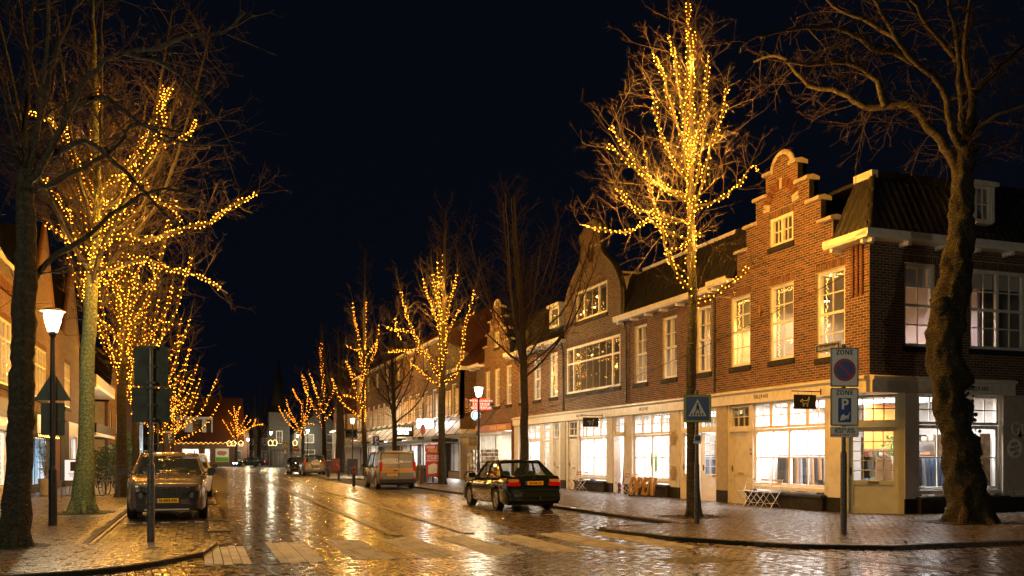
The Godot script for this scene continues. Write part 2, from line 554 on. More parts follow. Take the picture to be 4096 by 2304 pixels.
	# farther road and pavements, where bricks can no longer be told apart
	structure("far_road", ground_poly(P2([.7, 40, 8.05, 40, 8.05, 60, 12, 128, 40, 131, 40, 139, -40, 139, -40, 131, .7, 128]), -.075, -.004), far_paving("far_road_paving", lc(.05, .03, .02), "wet_road_brick"))
	structure("far_pavement", ground_poly(P2([-6.2, 60.02, .4, 60.02, .4, 127.8, -6.2, 127.8]), -.07, .06), far_paving("far_walk_paving", lc(.085, .07, .054), "damp_paving_brick"))
	structure("far_pavement", ground_poly(P2([8.2, 60.02, 30, 60.02, 30, 127.8, 12.1, 127.8]), -.07, .06), mats.far_walk_paving)
	structure("far_pavement", ground_poly(P2([-40, 139.2, 40, 139.2, 40, 160, -40, 160]), -.07, .06), mats.far_walk_paving)
	structure("far_pavement", ground_poly(P2([10.36, 40.1, 16.03, 40.1, 16.03, 59.95, 10.36, 59.95]), .061, .066), mats.far_walk_paving)
	structure("far_pavement", ground_poly(P2([-6.18, 36.1, -2.0, 36.1, -2.0, 59.95, -6.18, 59.95]), .061, .066), mats.far_walk_paving)
	# iron cover in the side street
	var cov := thing("utility_cover", "wet iron utility cover with raised studs in the side street paving", "manhole cover", Vector3(7.1, 0, -11.75), .1)
	part(cov, "plate", boxm(Vector3(-.55, -.01, -.35), Vector3(.55, .004, .35)), mats.metal_dark)
	var st := MB.new()
	for a in 14:
		for b in 9:
			if rng.randf() < .85:
				st.xbox(Transform3D(Basis(Vector3.UP, .78 * (1 if (a + b) % 2 else -1)), Vector3(-.49 + a * .075, .006, -.3 + b * .075)), Vector3(.05, .008, .02))
	part(cov, "studs", st, mats.metal_grey)
	# fallen leaves
	var lf := MB.new()
	for k in 420:
		var right_side := rng.randf() < .65
		var x := rnd(7.5, 15.8) if right_side else rnd(-5, 1)
		var s := rnd(12.2, 26)
		var y := .0765
		if right_side and (s > 17.3 and x < 10.2): y = .006
		elif right_side and (x < 8.5 or s < 14.4 and x < 11): y = .006
		elif not right_side and (x > -1.8 and s > 16.6): y = .006
		elif not right_side and s < 14.8: continue
		var t := Transform3D(Basis(Vector3.UP, rnd(0, TAU)) * Basis(Vector3.RIGHT, rnd(-.3, .3)), Vector3(x, y + .01, -s))
		lf.col = Color(.09, .05, .02) * rnd(.5, 1.4)
		var w := rnd(.02, .04)
		lf.quad(t * Vector3(-w, 0, w * .4), t * Vector3(0, .008, w), t * Vector3(w * 1.3, 0, 0), t * Vector3(0, .006, -w * .7))
	var lm := mat("leaf", lc(1, 1, 1), .6)
	lm.vertex_color_use_as_albedo = true
	part(self, "fallen_leaves", lf, lm)
	tag(get_node("fallen_leaves"), "wet brown leaves scattered over the paving", "leaves", "", "stuff")

func far_paving(key: String, color: Color, from: String) -> StandardMaterial3D:
	if mats.has(key):
		return mats[key]
	var m: StandardMaterial3D = mats[from].duplicate()
	m.vertex_color_use_as_albedo = false
	m.albedo_color = color
	m.normal_scale = 1.0
	m.resource_name = key
	mats[key] = m
	return m

# ---------------------------------------------------------------- walls, windows, doors
# Every house node has local axes: x to the right seen from outside, y up, z outwards.
const RED := [Color(.21, .07, .028), Color(.25, .088, .034), Color(.17, .056, .025), Color(.28, .105, .04), Color(.12, .042, .022), Color(.23, .08, .036), Color(.09, .036, .022)]
const DULL := [Color(.17, .075, .034), Color(.2, .09, .04), Color(.14, .063, .033), Color(.23, .11, .05), Color(.1, .048, .028)]

func spans_minus(x0: float, x1: float, cuts: Array) -> Array:
	var out := [[x0, x1]]
	for c in cuts:
		var nxt := []
		for s in out:
			if c[1] <= s[0] or c[0] >= s[1]:
				nxt.append(s)
				continue
			if c[0] > s[0]: nxt.append([s[0], c[0]])
			if c[1] < s[1]: nxt.append([c[1], s[1]])
		out = nxt
	return out

# outline: Callable(y) -> [x0, x1] or []; openings: [x0, y0, x1, y1]
func brick_wall(host: Node3D, y0: float, y1: float, outline: Callable, openings: Array, palette: Array, singles: int, lintels := true, called := "brick", reveal := .16) -> void:
	var wall := group_node(host, "wall")
	var L := .22
	var Hh := .07
	var j := .014
	var mortar := MB.new()
	var list := []
	var cuts := []
	for o in openings:
		cuts.append(o)
		if lintels and o[2] - o[0] < 6.0:
			cuts.append([o[0] - .06, o[3], o[2] + .06, o[3] + .21])
	var rows := int((y1 - y0) / Hh + .5)
	var xf := host.global_transform * (face if host == face_host else Transform3D())
	for r in rows:
		var ya := y0 + r * Hh
		var yb := ya + Hh
		var ym := ya + Hh * .5
		var e: Array = outline.call(ym)
		if e.is_empty():
			continue
		var row_cuts := []
		var open_cuts := []
		for c in cuts:
			if ym > c[1] and ym < c[3]:
				row_cuts.append([c[0], c[2]])
		for c in openings:
			if ym > c[1] and ym < c[3]:
				open_cuts.append([c[0], c[2]])
		for s in spans_minus(e[0], e[1], open_cuts):
			mortar.quad(Vector3(s[0], ya, 0), Vector3(s[1], ya, 0), Vector3(s[1], yb, 0), Vector3(s[0], yb, 0))
		for s in spans_minus(e[0], e[1], row_cuts):
			var off := .5 * L * (r % 2)
			var k := floorf((s[0] - off) / L)
			var x := k * L + off
			while x < s[1]:
				var a := maxf(x, s[0])
				var b := minf(x + L, s[1])
				if b - a > .035:
					list.append([a + j * .5, b - j * .5, ya + j * .5, yb - j * .5])
				x += L
	for o in openings:
		# soldier course over the opening, and the reveals
		if lintels and o[2] - o[0] < 6.0:
			var m := maxi(3, roundi((o[2] - o[0] + .12) / .07))
			var w: float = (o[2] - o[0] + .12) / m
			for q in m:
				list.append([o[0] - .06 + q * w + j * .5, o[0] - .06 + (q + 1) * w - j * .5, o[3] + .006, o[3] + .2])
		var dz := -reveal
		mortar.quad(Vector3(o[0], o[1], dz), Vector3(o[0], o[1], 0), Vector3(o[0], o[3], 0), Vector3(o[0], o[3], dz))
		mortar.quad(Vector3(o[2], o[1], 0), Vector3(o[2], o[1], dz), Vector3(o[2], o[3], dz), Vector3(o[2], o[3], 0))
		mortar.quad(Vector3(o[0], o[3], 0), Vector3(o[2], o[3], 0), Vector3(o[2], o[3], dz), Vector3(o[0], o[3], dz))
		mortar.quad(Vector3(o[0], o[1], dz), Vector3(o[2], o[1], dz), Vector3(o[2], o[1], 0), Vector3(o[0], o[1], 0))
	part(wall, "mortar", mortar, mats.mortar)
	if singles > 0:
		var le := xf.affine_inverse() * eye
		for q in list:
			q.append(Vector2((q[0] + q[1]) * .5 - le.x, (q[2] + q[3]) * .5 - le.y).length_squared())
		list.sort_custom(func(a, b): return a[4] < b[4])
	var mb := MB.new()
	var count := 0
	for q in list:
		var o := Vector3((q[0] + q[1]) * .5, (q[2] + q[3]) * .5, -.001)
		var hu := Vector3((q[1] - q[0]) * .5, 0, 0)
		var hv := Vector3(0, (q[3] - q[2]) * .5, 0)
		var up := Vector3(rnd(-.012, .012), rnd(-.012, .012), 1).normalized() * rnd(.004, .007)
		var k := rng.randi() % palette.size()
		if count < singles:
			var s := MeshInstance3D.new()
			s.mesh = unit_block
			s.material_override = brick_variant(palette, k)
			s.name = called
			s.transform = Transform3D(Basis(hu * 2.0, hv * 2.0, up), o)
			wall.add_child(s, true)
		else:
			var f := rnd(.75, 1.2)
			mb.col = Color(palette[k].r * f, palette[k].g * f, palette[k].b * f)
			mb.block(o, hu, hv, up, .003)
		count += 1
	if mb.v.size():
		part(wall, "brickwork", mb, mats.wall_brick).set_meta("kind", "stuff")

func brick_variant(palette: Array, k: int) -> StandardMaterial3D:
	var c: Color = palette[k]
	var key := "brick_%s" % c.to_html()
	if not mats.has(key):
		var m: StandardMaterial3D = mats.wall_brick.duplicate()
		m.vertex_color_use_as_albedo = false
		m.albedo_color = c.linear_to_srgb()
		mats[key] = m
	return mats[key]

# a framed window; cells: columns, rows (list of row heights as shares); z: face of the frame
func window(host: Node3D, x0: float, y0: float, x1: float, y1: float, cols: int, row_shares: Array, opt := {}) -> Node3D:
	var w := group_node(host, opt.get("name", "window"))
	var z: float = opt.get("z", -.07)
	var fw: float = opt.get("fw", .075)
	var bar: float = opt.get("bar", .03)
	var m: Material = opt.get("mat", mats.white_paint)
	var f := MB.new()
	f.cbox(Vector3(x0, y0, z - .1), Vector3(x0 + fw, y1, z), .008)
	f.cbox(Vector3(x1 - fw, y0, z - .1), Vector3(x1, y1, z), .008)
	f.cbox(Vector3(x0 + fw, y1 - fw, z - .1), Vector3(x1 - fw, y1, z - .002), .008)
	f.cbox(Vector3(x0 + fw, y0, z - .1), Vector3(x1 - fw, y0 + fw, z - .002), .008)
	part(w, "frame", f, m)
	var heavy: Array = opt.get("heavy", [])   # indexes of row joints that are thick rails
	var posts: Array = opt.get("posts", [])   # indexes of column joints that are thick posts
	var cw := (x1 - x0 - 2 * fw) / cols
	var ys := [y0 + fw]
	for s in row_shares:
		ys.append(ys[-1] + s * (y1 - y0 - 2 * fw))
	var bars := MB.new()
	for k in range(1, row_shares.size()):
		var h := .035 if k in heavy else bar * .5
		bars.cbox(Vector3(x0 + fw, ys[k] - h, z - (.075 if k in heavy else .06)), Vector3(x1 - fw, ys[k] + h, z - (.0 if k in heavy else .025)), .006)
	for k in range(1, cols):
		var h := .045 if k in posts else bar * .5
		bars.cbox(Vector3(x0 + fw + k * cw - h, y0 + fw, z - (.078 if k in posts else .058)), Vector3(x0 + fw + k * cw + h, y1 - fw, z + (.002 if k in posts else -.028)), .006)
	if bars.v.size():
		part(w, "glazing_bars", bars, m)
	for r in row_shares.size():
		for q in cols:
			var p := MB.new()
			var a := x0 + fw + q * cw
			p.quad(Vector3(a, ys[r], z - .045), Vector3(a + cw, ys[r], z - .045), Vector3(a + cw, ys[r + 1], z - .045), Vector3(a, ys[r + 1], z - .045))
			part(w, "pane", p, mats.glass)
	if opt.get("sill", true):
		var s := MB.new()
		var sm: Material = opt.get("sill_mat", mats.dark_paint)
		s.cbox(Vector3(x0 - .06, y0 - .15, -.02), Vector3(x1 + .06, y0 - .002, .06), .012)
		part(w, "sill", s, sm)
	return w

func door(host: Node3D, x0: float, y0: float, x1: float, y1: float, m: Material, z := -.1, glazed := 0.0) -> Node3D:
	var d := group_node(host, "door")
	var leaf := MB.new()
	var fw := .11
	leaf.cbox(Vector3(x0, y0, z - .05), Vector3(x0 + fw, y1, z), .006)
	leaf.cbox(Vector3(x1 - fw, y0, z - .05), Vector3(x1, y1, z), .006)
	leaf.cbox(Vector3(x0 + fw, y1 - fw, z - .05), Vector3(x1 - fw, y1, z - .001), .006)
	leaf.cbox(Vector3(x0 + fw, y0, z - .05), Vector3(x1 - fw, y0 + .2, z - .001), .006)
	var mid := y0 + (y1 - y0) * (.42 if glazed <= 0.0 else .36)
	leaf.cbox(Vector3(x0 + fw, mid - .06, z - .05), Vector3(x1 - fw, mid + .06, z - .001), .006)
	leaf.box(Vector3(x0 + fw, y0 + .2, z - .045), Vector3(x1 - fw, mid - .06, z - .022))
	part(d, "leaf", leaf, m)
	if glazed > 0.0:
		var bars := MB.new()
		var gx0 := x0 + fw
		var gx1 := x1 - fw
		var gy0 := mid + .06
		var gy1 := y1 - fw
		for k in range(1, 4):
			bars.box(Vector3(gx0 + (gx1 - gx0) * k / 4.0 - .011, gy0, z - .04), Vector3(gx0 + (gx1 - gx0) * k / 4.0 + .011, gy1, z - .008))
		for k in range(1, 5):
			bars.box(Vector3(gx0, gy0 + (gy1 - gy0) * k / 5.0 - .011, z - .038), Vector3(gx1, gy0 + (gy1 - gy0) * k / 5.0 + .011, z - .01))
		part(d, "glazing_bars", bars, m)
		for a in 4:
			for b in 5:
				var p := MB.new()
				var ax := gx0 + (gx1 - gx0) * a / 4.0
				var bx := gx0 + (gx1 - gx0) * (a + 1) / 4.0
				var ay := gy0 + (gy1 - gy0) * b / 5.0
				var by := gy0 + (gy1 - gy0) * (b + 1) / 5.0
				p.quad(Vector3(ax, ay, z - .025), Vector3(bx, ay, z - .025), Vector3(bx, by, z - .025), Vector3(ax, by, z - .025))
				part(d, "pane", p, mats.glass)
	else:
		var up := MB.new()
		var px0 := x0 + fw
		var px1 := x1 - fw
		up.box(Vector3(px0, mid + .06, z - .045), Vector3(px1, y1 - fw, z - .022))
		# arched moulding on the upper panel
		var arc := PackedVector3Array()
		var rad := PackedFloat32Array()
		for k in 9:
			var a := PI * k / 8.0
			arc.append(Vector3((px0 + px1) * .5 - cos(a) * (px1 - px0) * .46, y1 - fw - .2 + sin(a) * .12, z - .02))
			rad.append(.012)
		up.tube(arc, rad, 5)
		part(d, "panel", up, m)
	var hd := MB.new()
	hd.box(Vector3(x0 + .03, y0 + 1.0, z), Vector3(x0 + .07, y0 + 1.2, z + .01))
	hd.bar(Vector3(x0 + .05, y0 + 1.1, z + .04), Vector3(x0 + .17, y0 + 1.1, z + .04), .009)
	hd.bar(Vector3(x0 + .05, y0 + 1.1, z), Vector3(x0 + .05, y0 + 1.1, z + .04), .009)
	part(d, "handle", hd, mats.black_plastic)
	var lb := MB.new()
	lb.cbox(Vector3((x0 + x1) * .5 - .14, mid - .03, z), Vector3((x0 + x1) * .5 + .14, mid + .03, z + .012), .006)
	part(d, "letterbox", lb, mats.brass)
	return d

func room(host: Node3D, x0: float, y0: float, x1: float, y1: float, z0: float, z1: float, m: Material, floor_m: Material, open_right := false) -> void:
	# open towards +z
	var b := MB.new()
	b.box(Vector3(x0 - .1, y0 - .1, z0 - .1), Vector3(x1 + .1, y1 + .1, z0))
	b.box(Vector3(x0 - .1, y0 - .1, z0), Vector3(x0, y1 + .1, z1))
	if not open_right:
		b.box(Vector3(x1, y0 - .1, z0), Vector3(x1 + .1, y1 + .1, z1))
	b.box(Vector3(x0, y1, z0), Vector3(x1, y1 + .1, z1))
	var g := group_node(host, "room")
	part(g, "room_walls", b, m)
	part(g, "room_floor", boxm(Vector3(x0, y0 - .1, z0), Vector3(x1, y0, z1)), floor_m)

# roof slope with pantiles: local frame of the host; from (x0, y0, z0) to top edge (y1, z1)
func tiled_roof(host: Node3D, x0: float, x1: float, y0: float, z0: float, y1: float, z1: float, m: Material, singles: bool, cutouts := [], hip_l := 0.0, hip_r := 0.0) -> void:
	var roof := group_node(host, "roof")
	var base := MB.new()
	base.quad(Vector3(x0, y0, z0), Vector3(x1, y0, z0), Vector3(x1 - hip_r, y1, z1), Vector3(x0 + hip_l, y1, z1))
	part(roof, "roof_deck", base, mats.tile_dark)
	var sl := Vector3(0, y1 - y0, z1 - z0)
	var ln := sl.length()
	var dir := sl / ln
	var nrm := Vector3.RIGHT.cross(dir).normalized()
	var tw := .235
	var th := .32
	var rows := int(ceil(ln / th))
	var cols := int((x1 - x0) / tw)
	tw = (x1 - x0) / cols
	th = ln / rows
	var one := MB.new()
	pantile(one, Transform3D(Basis(Vector3.RIGHT, Vector3.UP, Vector3.BACK), Vector3.ZERO), tw, th)
	var shape := one.mesh()
	var mb := MB.new()
	for r in rows:
		for q in cols:
			var c := Vector3(x0 + (q + .5) * tw, y0, z0) + dir * (r * th)
			var up := (r + .5) / rows
			var out := c.x < x0 + hip_l * up - .02 or c.x > x1 - hip_r * up + .02
			for k in cutouts:
				if c.x > k[0] and c.x < k[2] and c.y > k[1] - th and c.y < k[3]:
					out = true
			if out:
				continue
			var t := Transform3D(Basis(Vector3.RIGHT, dir, nrm), c + nrm * .02) * Transform3D(Basis(Vector3.RIGHT, rnd(.06, .1)), Vector3(rnd(-.006, .006), 0, rnd(.0, .008)))
			if singles:
				var o := MeshInstance3D.new()
				o.mesh = shape
				o.material_override = m
				o.name = "roof_tile"
				o.transform = t
				roof.add_child(o, true)
			else:
				pantile(mb, t, tw, th)
	if not singles:
		part(roof, "roof_tiles", mb, m).set_meta("kind", "stuff")

func pantile(mb: MB, t: Transform3D, w: float, h: float) -> void:
	var prof := [[-.5, .0], [-.3, -.012], [-.05, -.008], [.15, .018], [.33, .034], [.5, .008]]
	for k in prof.size() - 1:
		var a := Vector3(prof[k][0] * w, 0, prof[k][1])
		var b := Vector3(prof[k + 1][0] * w, 0, prof[k + 1][1])
		mb.quad(t * a, t * b, t * (b + Vector3(0, h * 1.12, 0)), t * (a + Vector3(0, h * 1.12, 0)))
		mb.quad(t * (a + Vector3(0, 0, -.02)), t * (b + Vector3(0, 0, -.02)), t * b, t * a)

func gutter_box(host: Node3D, x0: float, x1: float, y: float, depth := .42, m: Material = null) -> void:
	var g := MB.new()
	if m == null: m = mats.white_paint
	g.prism(P2([0.0, y - .16, depth - .04, y - .16, depth, y - .1, depth, y + .05, depth - .03, y + .05, depth - .05, y - .02, 0, y - .02]), -x1, -x0, Transform3D(Basis(Vector3.BACK, Vector3.UP, Vector3.LEFT), Vector3.ZERO))
	var k := x0 + .25
	while k < x1:
		g.box(Vector3(k - .05, y - .26, .01), Vector3(k + .05, y - .162, depth * .8))
		k += 1.15
	part(host, "gutter", g, m)

func pipe(host: Node3D, x: float, y0: float, y1: float, z := .07) -> void:
	var p := MB.new()
	p.tube(PackedVector3Array([Vector3(x, y0, z), Vector3(x, y1 - .5, z), Vector3(x, y1 - .28, z + .06), Vector3(x, y1, z + .12)]), PackedFloat32Array([.042, .042, .042, .042]), 8)
	var k := y0 + .4
	while k < y1 - .5:
		p.box(Vector3(x - .055, k - .02, .0), Vector3(x + .055, k + .02, z + .05))
		k += 1.6
	part(host, "downpipe", p, mats.metal_dark)

func letters(parent: Node, text: String, size: float, at: Vector3, m: Material, called := "lettering", depth := .006, turn := 0.0, fam := "Droid Sans", weight := 700, roll := 0.0) -> MeshInstance3D:
	var f := SystemFont.new()
	f.font_names = PackedStringArray([fam])
	f.font_weight = weight
	var t := TextMesh.new()
	t.text = text
	t.font = f
	t.font_size = 64
	t.pixel_size = size / 46.0
	t.depth = depth
	t.curve_step = 2.0
	var o := part(parent, called, t, m)
	o.transform = o.transform * Transform3D(Basis.from_euler(Vector3(0, turn, roll)), at)
	return o

# a strand of little bulbs along points; adds lights every so often
func garland(parent: Node, called: String, pts: PackedVector3Array, bulb_r: float, mkey: String) -> void:
	var b := MB.new()
	for p in pts:
		bulb(b, p, bulb_r)
	part(parent, called, b, mats[mkey])

func bulb(b: MB, p: Vector3, r: float) -> void:
	var q := [p + Vector3(r, 0, 0), p + Vector3(0, 0, r), p - Vector3(r, 0, 0), p - Vector3(0, 0, r)]
	var t := p + Vector3(0, r * 1.2, 0)
	var d := p - Vector3(0, r * 1.2, 0)
	for k in 4:
		b.tri(t, q[(k + 1) % 4], q[k])
		b.tri(d, q[k], q[(k + 1) % 4])

# ---------------------------------------------------------------- the row on the right
func house(called: String, label: String, s_far: float, x_wall := 16.05) -> Node3D:
	return thing(called, label, "house", Vector3(x_wall, 0, -s_far), -PI / 2)

func turn_face(h: Node3D, f := Transform3D()) -> void:
	face_host = h
	face = f

func pillar(h: Node3D, x0: float, x1: float, m: Material, depth := .35) -> void:
	var g := group_node(h, "pillar")
	var b := MB.new()
	# painted brick pier: courses with shallow joints
	var y := .46
	while y < 3.16:
		b.box(Vector3(x0, y, -depth), Vector3(x1, minf(y + .068, 3.17), .012))
		y += .072
	b.box(Vector3(x0 + .004, .44, -depth + .004), Vector3(x1 - .004, 3.165, .008))
	part(g, "shaft", b, m)
	part(g, "base", boxm(Vector3(x0 - .01, 0, -depth - .01), Vector3(x1 + .01, .45, .02)), mats.dark_paint)

func fascia(h: Node3D, x0: float, x1: float) -> void:
	var b := MB.new()
	b.prism(P2([-.3, 3.17, .1, 3.17, .1, 3.46, .17, 3.52, .17, 3.57, .02, 3.62, -.3, 3.62]), -x1, -x0, Transform3D(Basis(Vector3.BACK, Vector3.UP, Vector3.LEFT), Vector3.ZERO))
	part(h, "fascia", b, mats.cream_paint)

func shop_window(h: Node3D, x0: float, x1: float, cols: int, posts: Array, bench := true) -> void:
	window(h, x0, .66, x1, 2.37, cols, [.5, .5], {"name": "shop_window", "z": -.1, "fw": .09, "posts": posts, "sill": false, "bar": .035})
	var n := maxi(2, roundi((x1 - x0) / .8))
	var w := (x1 - x0) / n
	for k in n:
		window(h, x0 + k * w, 2.38, x0 + (k + 1) * w, 3.17, 2, [.5, .5], {"name": "transom_window", "z": -.08, "fw": .075, "sill": false})
	var b := MB.new()
	b.box(Vector3(x0 - .02, 0, -.3), Vector3(x1 + .02, .5, -.02))
	part(h, "plinth", b, mats.dark_paint)
	part(h, "window_sill", boxm(Vector3(x0, .56, -.32), Vector3(x1, .66, .0)), mats.white_paint)
	if bench:
		var g := group_node(h, "ledge")
		var k := x0 - .1
		while k < x1 + .1:
			var q := boxm(Vector3(k + .003, .43, -.02), Vector3(minf(k + .1, x1 + .1) - .003, .5 + rnd(-.004, .004), .22))
			part(g, "ledge_brick", q, mats.tile_dark)
			k += .106
		part(h, "plinth_front", boxm(Vector3(x0 - .08, 0, -.019), Vector3(x1 + .08, .428, .16)), mats.dark_paint)

func coping(h: Node3D, x0: float, x1: float, y: float) -> void:
	var b := MB.new()
	b.prism(P2([-.32, y, .1, y, .13, y + .04, .1, y + .1, -.1, y + .15, -.32, y + .1]), -x1, -x0, Transform3D(Basis(Vector3.BACK, Vector3.UP, Vector3.LEFT), Vector3.ZERO))
	part(h, "coping", b, mats.plaster_beige)

func step_outline(w: float, cx: float, eave: float) -> Callable:
	return func(y: float) -> Array:
		if y < eave: return [0.0, w]
		if y < 7.88: return [cx - 2.25, cx + 2.25]
		if y < 8.55: return [cx - 1.75, cx + 1.75]
		if y < 9.25: return [cx - 1.25, cx + 1.25]
		if y < 9.88: return [cx - .75, cx + .75]
		if y < 10.36:
			var r := sqrt(maxf(0.0, .48 * .48 - (y - 9.88) * (y - 9.88)))
			return [cx - r, cx + r]
		return []

func step_gable_trim(h: Node3D, cx: float) -> void:
	for e in [[2.25, 1.7, 7.88], [1.75, 1.2, 8.55], [1.25, .7, 9.25]]:
		coping(h, cx - e[0] - .05, cx - e[1], e[2])
		coping(h, cx + e[1], cx + e[0] + .05, e[2])
	coping(h, cx - .8, cx - .46, 9.87)
	coping(h, cx + .46, cx + .8, 9.87)
	var cap := MB.new()
	var pts := PackedVector3Array()
	var rad := PackedFloat32Array()
	for k in 13:
		var a := PI * k / 12.0
		pts.append(Vector3(cx + cos(a) * .48, 9.9 + sin(a) * .48, -.05))
		rad.append(.09)
	cap.tube(pts, rad, 6)
	part(h, "cap", cap, mats.plaster_beige)
	# wall behind the gable, so that it has thickness
	var back := MB.new()
	for e in [[2.25, 7.15, 7.88], [1.75, 7.88, 8.55], [1.25, 8.55, 9.25], [.75, 9.25, 9.88]]:
		back.box(Vector3(cx - e[0], e[1], -.3), Vector3(cx + e[0], e[2], -.17))
		back.quad(Vector3(cx - e[0], e[1], -.3), Vector3(cx - e[0], e[1], 0), Vector3(cx - e[0], e[2], 0), Vector3(cx - e[0], e[2], -.3))
		back.quad(Vector3(cx + e[0], e[1], 0), Vector3(cx + e[0], e[1], -.3), Vector3(cx + e[0], e[2], -.3), Vector3(cx + e[0], e[2], 0))
	part(h, "gable_back", back, mats.tile_dark)
	# brick arch with pale stones
	var arch := group_node(h, "arch")
	var c := Vector3(cx, 8.8, .0)
	for k in 19:
		var a := PI * (k + .5) / 19.0
		var stone := k in [0, 1, 9, 17, 18]
		var t := Transform3D(Basis(Vector3.BACK, a - PI / 2), c + Vector3(cos(a), sin(a), 0) * .69)
		var b := MB.new()
		b.xbox(t, Vector3(.098, .3 if stone else .26, .07 if stone else .05))
		part(arch, "keystone" if stone else "arch_brick", b, mats.plaster_beige if stone else brick_variant(RED, k % 4))

func upper_window(h: Node3D, x0: float, x1: float, y0: float, y1: float, opt := {}) -> Node3D:
	var o := {"heavy": [2], "z": -.05, "fw": .09}
	o.merge(opt, true)
	return window(h, x0, y0, x1, y1, 2, [.25, .25, .25, .25], o)

func curtain(h: Node3D, x0: float, x1: float, y0: float, y1: float, z: float, m: Material) -> void:
	var b := MB.new()
	var n := maxi(6, int((x1 - x0) / .05))
	for k in n:
		var a := x0 + (x1 - x0) * k / n
		var c := x0 + (x1 - x0) * (k + 1) / n
		var za := z + sin(k * 1.7) * .02
		var zc := z + sin((k + 1) * 1.7) * .02
		b.quad(Vector3(a, y0, za), Vector3(c, y0, zc), Vector3(c, y1, zc), Vector3(a, y1, za))
	part(h, "curtain", b, m)

func window_string(h: Node3D, x0: float, x1: float, y0: float, y1: float, z: float) -> void:
	# lights down the left edge and across the top
	var pts := PackedVector3Array()
	for k in 44:
		pts.append(Vector3(x0 + .16 + rnd(-.03, .03), lerpf(y0 + .15, y1 - .12, k / 44.0), z + rnd(-.02, .02)))
	for k in 22:
		pts.append(Vector3(lerpf(x0 + .16, x1 - .12, k / 22.0), y1 - .16 + rnd(-.04, .04), z + rnd(-.02, .02)))
	garland(h, "window_lights", pts, .014, "garland_bulb")
	var l := OmniLight3D.new()
	l.name = "window_lights_glow"
	h.add_child(l, true)
	l.position = Vector3(x0 + .3, (y0 + y1) * .5, z + .02)
	if h == face_host: l.position = face * l.position
	l.light_color = kelvin_warm()
	l.light_energy = .18
	l.light_size = .01
	l.shadow_enabled = true

func room_lamp(at: Vector3, energy: float, color: Color, label: String, drop := .5) -> void:
	# a pendant lamp: cord, shade, bulb
	var t := thing("pendant_lamp", label, "lamp", at, 0, "lamps in the upper rooms")
	var c := MB.new()
	c.bar(Vector3(0, .1, 0), Vector3(0, drop, 0), .006, 5)
	part(t, "cord", c, mats.black_plastic)
	var s := MB.new()
	s.lathe([Vector2(.05, .14), Vector2(.13, .02), Vector2(.15, -.06)], 12)
	part(t, "shade", s, mats.metal_dark)
	var b := MB.new()
	b.lathe([Vector2(.001, -.06), Vector2(.04, -.03), Vector2(.045, .01), Vector2(.02, .06), Vector2(.001, .08)], 10)
	var gm := glow("room_bulb_%s" % color.to_html(), color.srgb_to_linear().r, color.srgb_to_linear().g, color.srgb_to_linear().b, 6.0)
	part(t, "bulb", b, gm)
	var l := OmniLight3D.new()
	l.name = "bulb_light"
	t.add_child(l)
	l.light_color = color
	l.light_energy = energy
	l.light_size = .03
	l.shadow_enabled = true

var shop_lamp_no := 0
func shop_light(at: Vector3, size: Vector2, energy: float, color: Color, label: String) -> void:
	var t := thing("ceiling_light", label, "lamp", at, 0, "ceiling lights in the shops")
	part(t, "diffuser", boxm(Vector3(-size.x * .5, .0, -size.y * .5), Vector3(size.x * .5, .03, size.y * .5)), glow("shop_panel_%s" % color.to_html(), color.srgb_to_linear().r, color.srgb_to_linear().g, color.srgb_to_linear().b, 3.0))
	part(t, "housing", boxm(Vector3(-size.x * .5 - .02, .031, -size.y * .5 - .02), Vector3(size.x * .5 + .02, .06, size.y * .5 + .02)), mats.white_paint)
	var l := AreaLight3D.new()
	l.name = "diffuser_light"
	t.add_child(l)
	l.rotation.x = -PI / 2
	l.position.y = -.02
	l.area_size = size
	l.light_color = color
	l.light_energy = energy
	l.shadow_enabled = true

const SHOP_E := 18.0

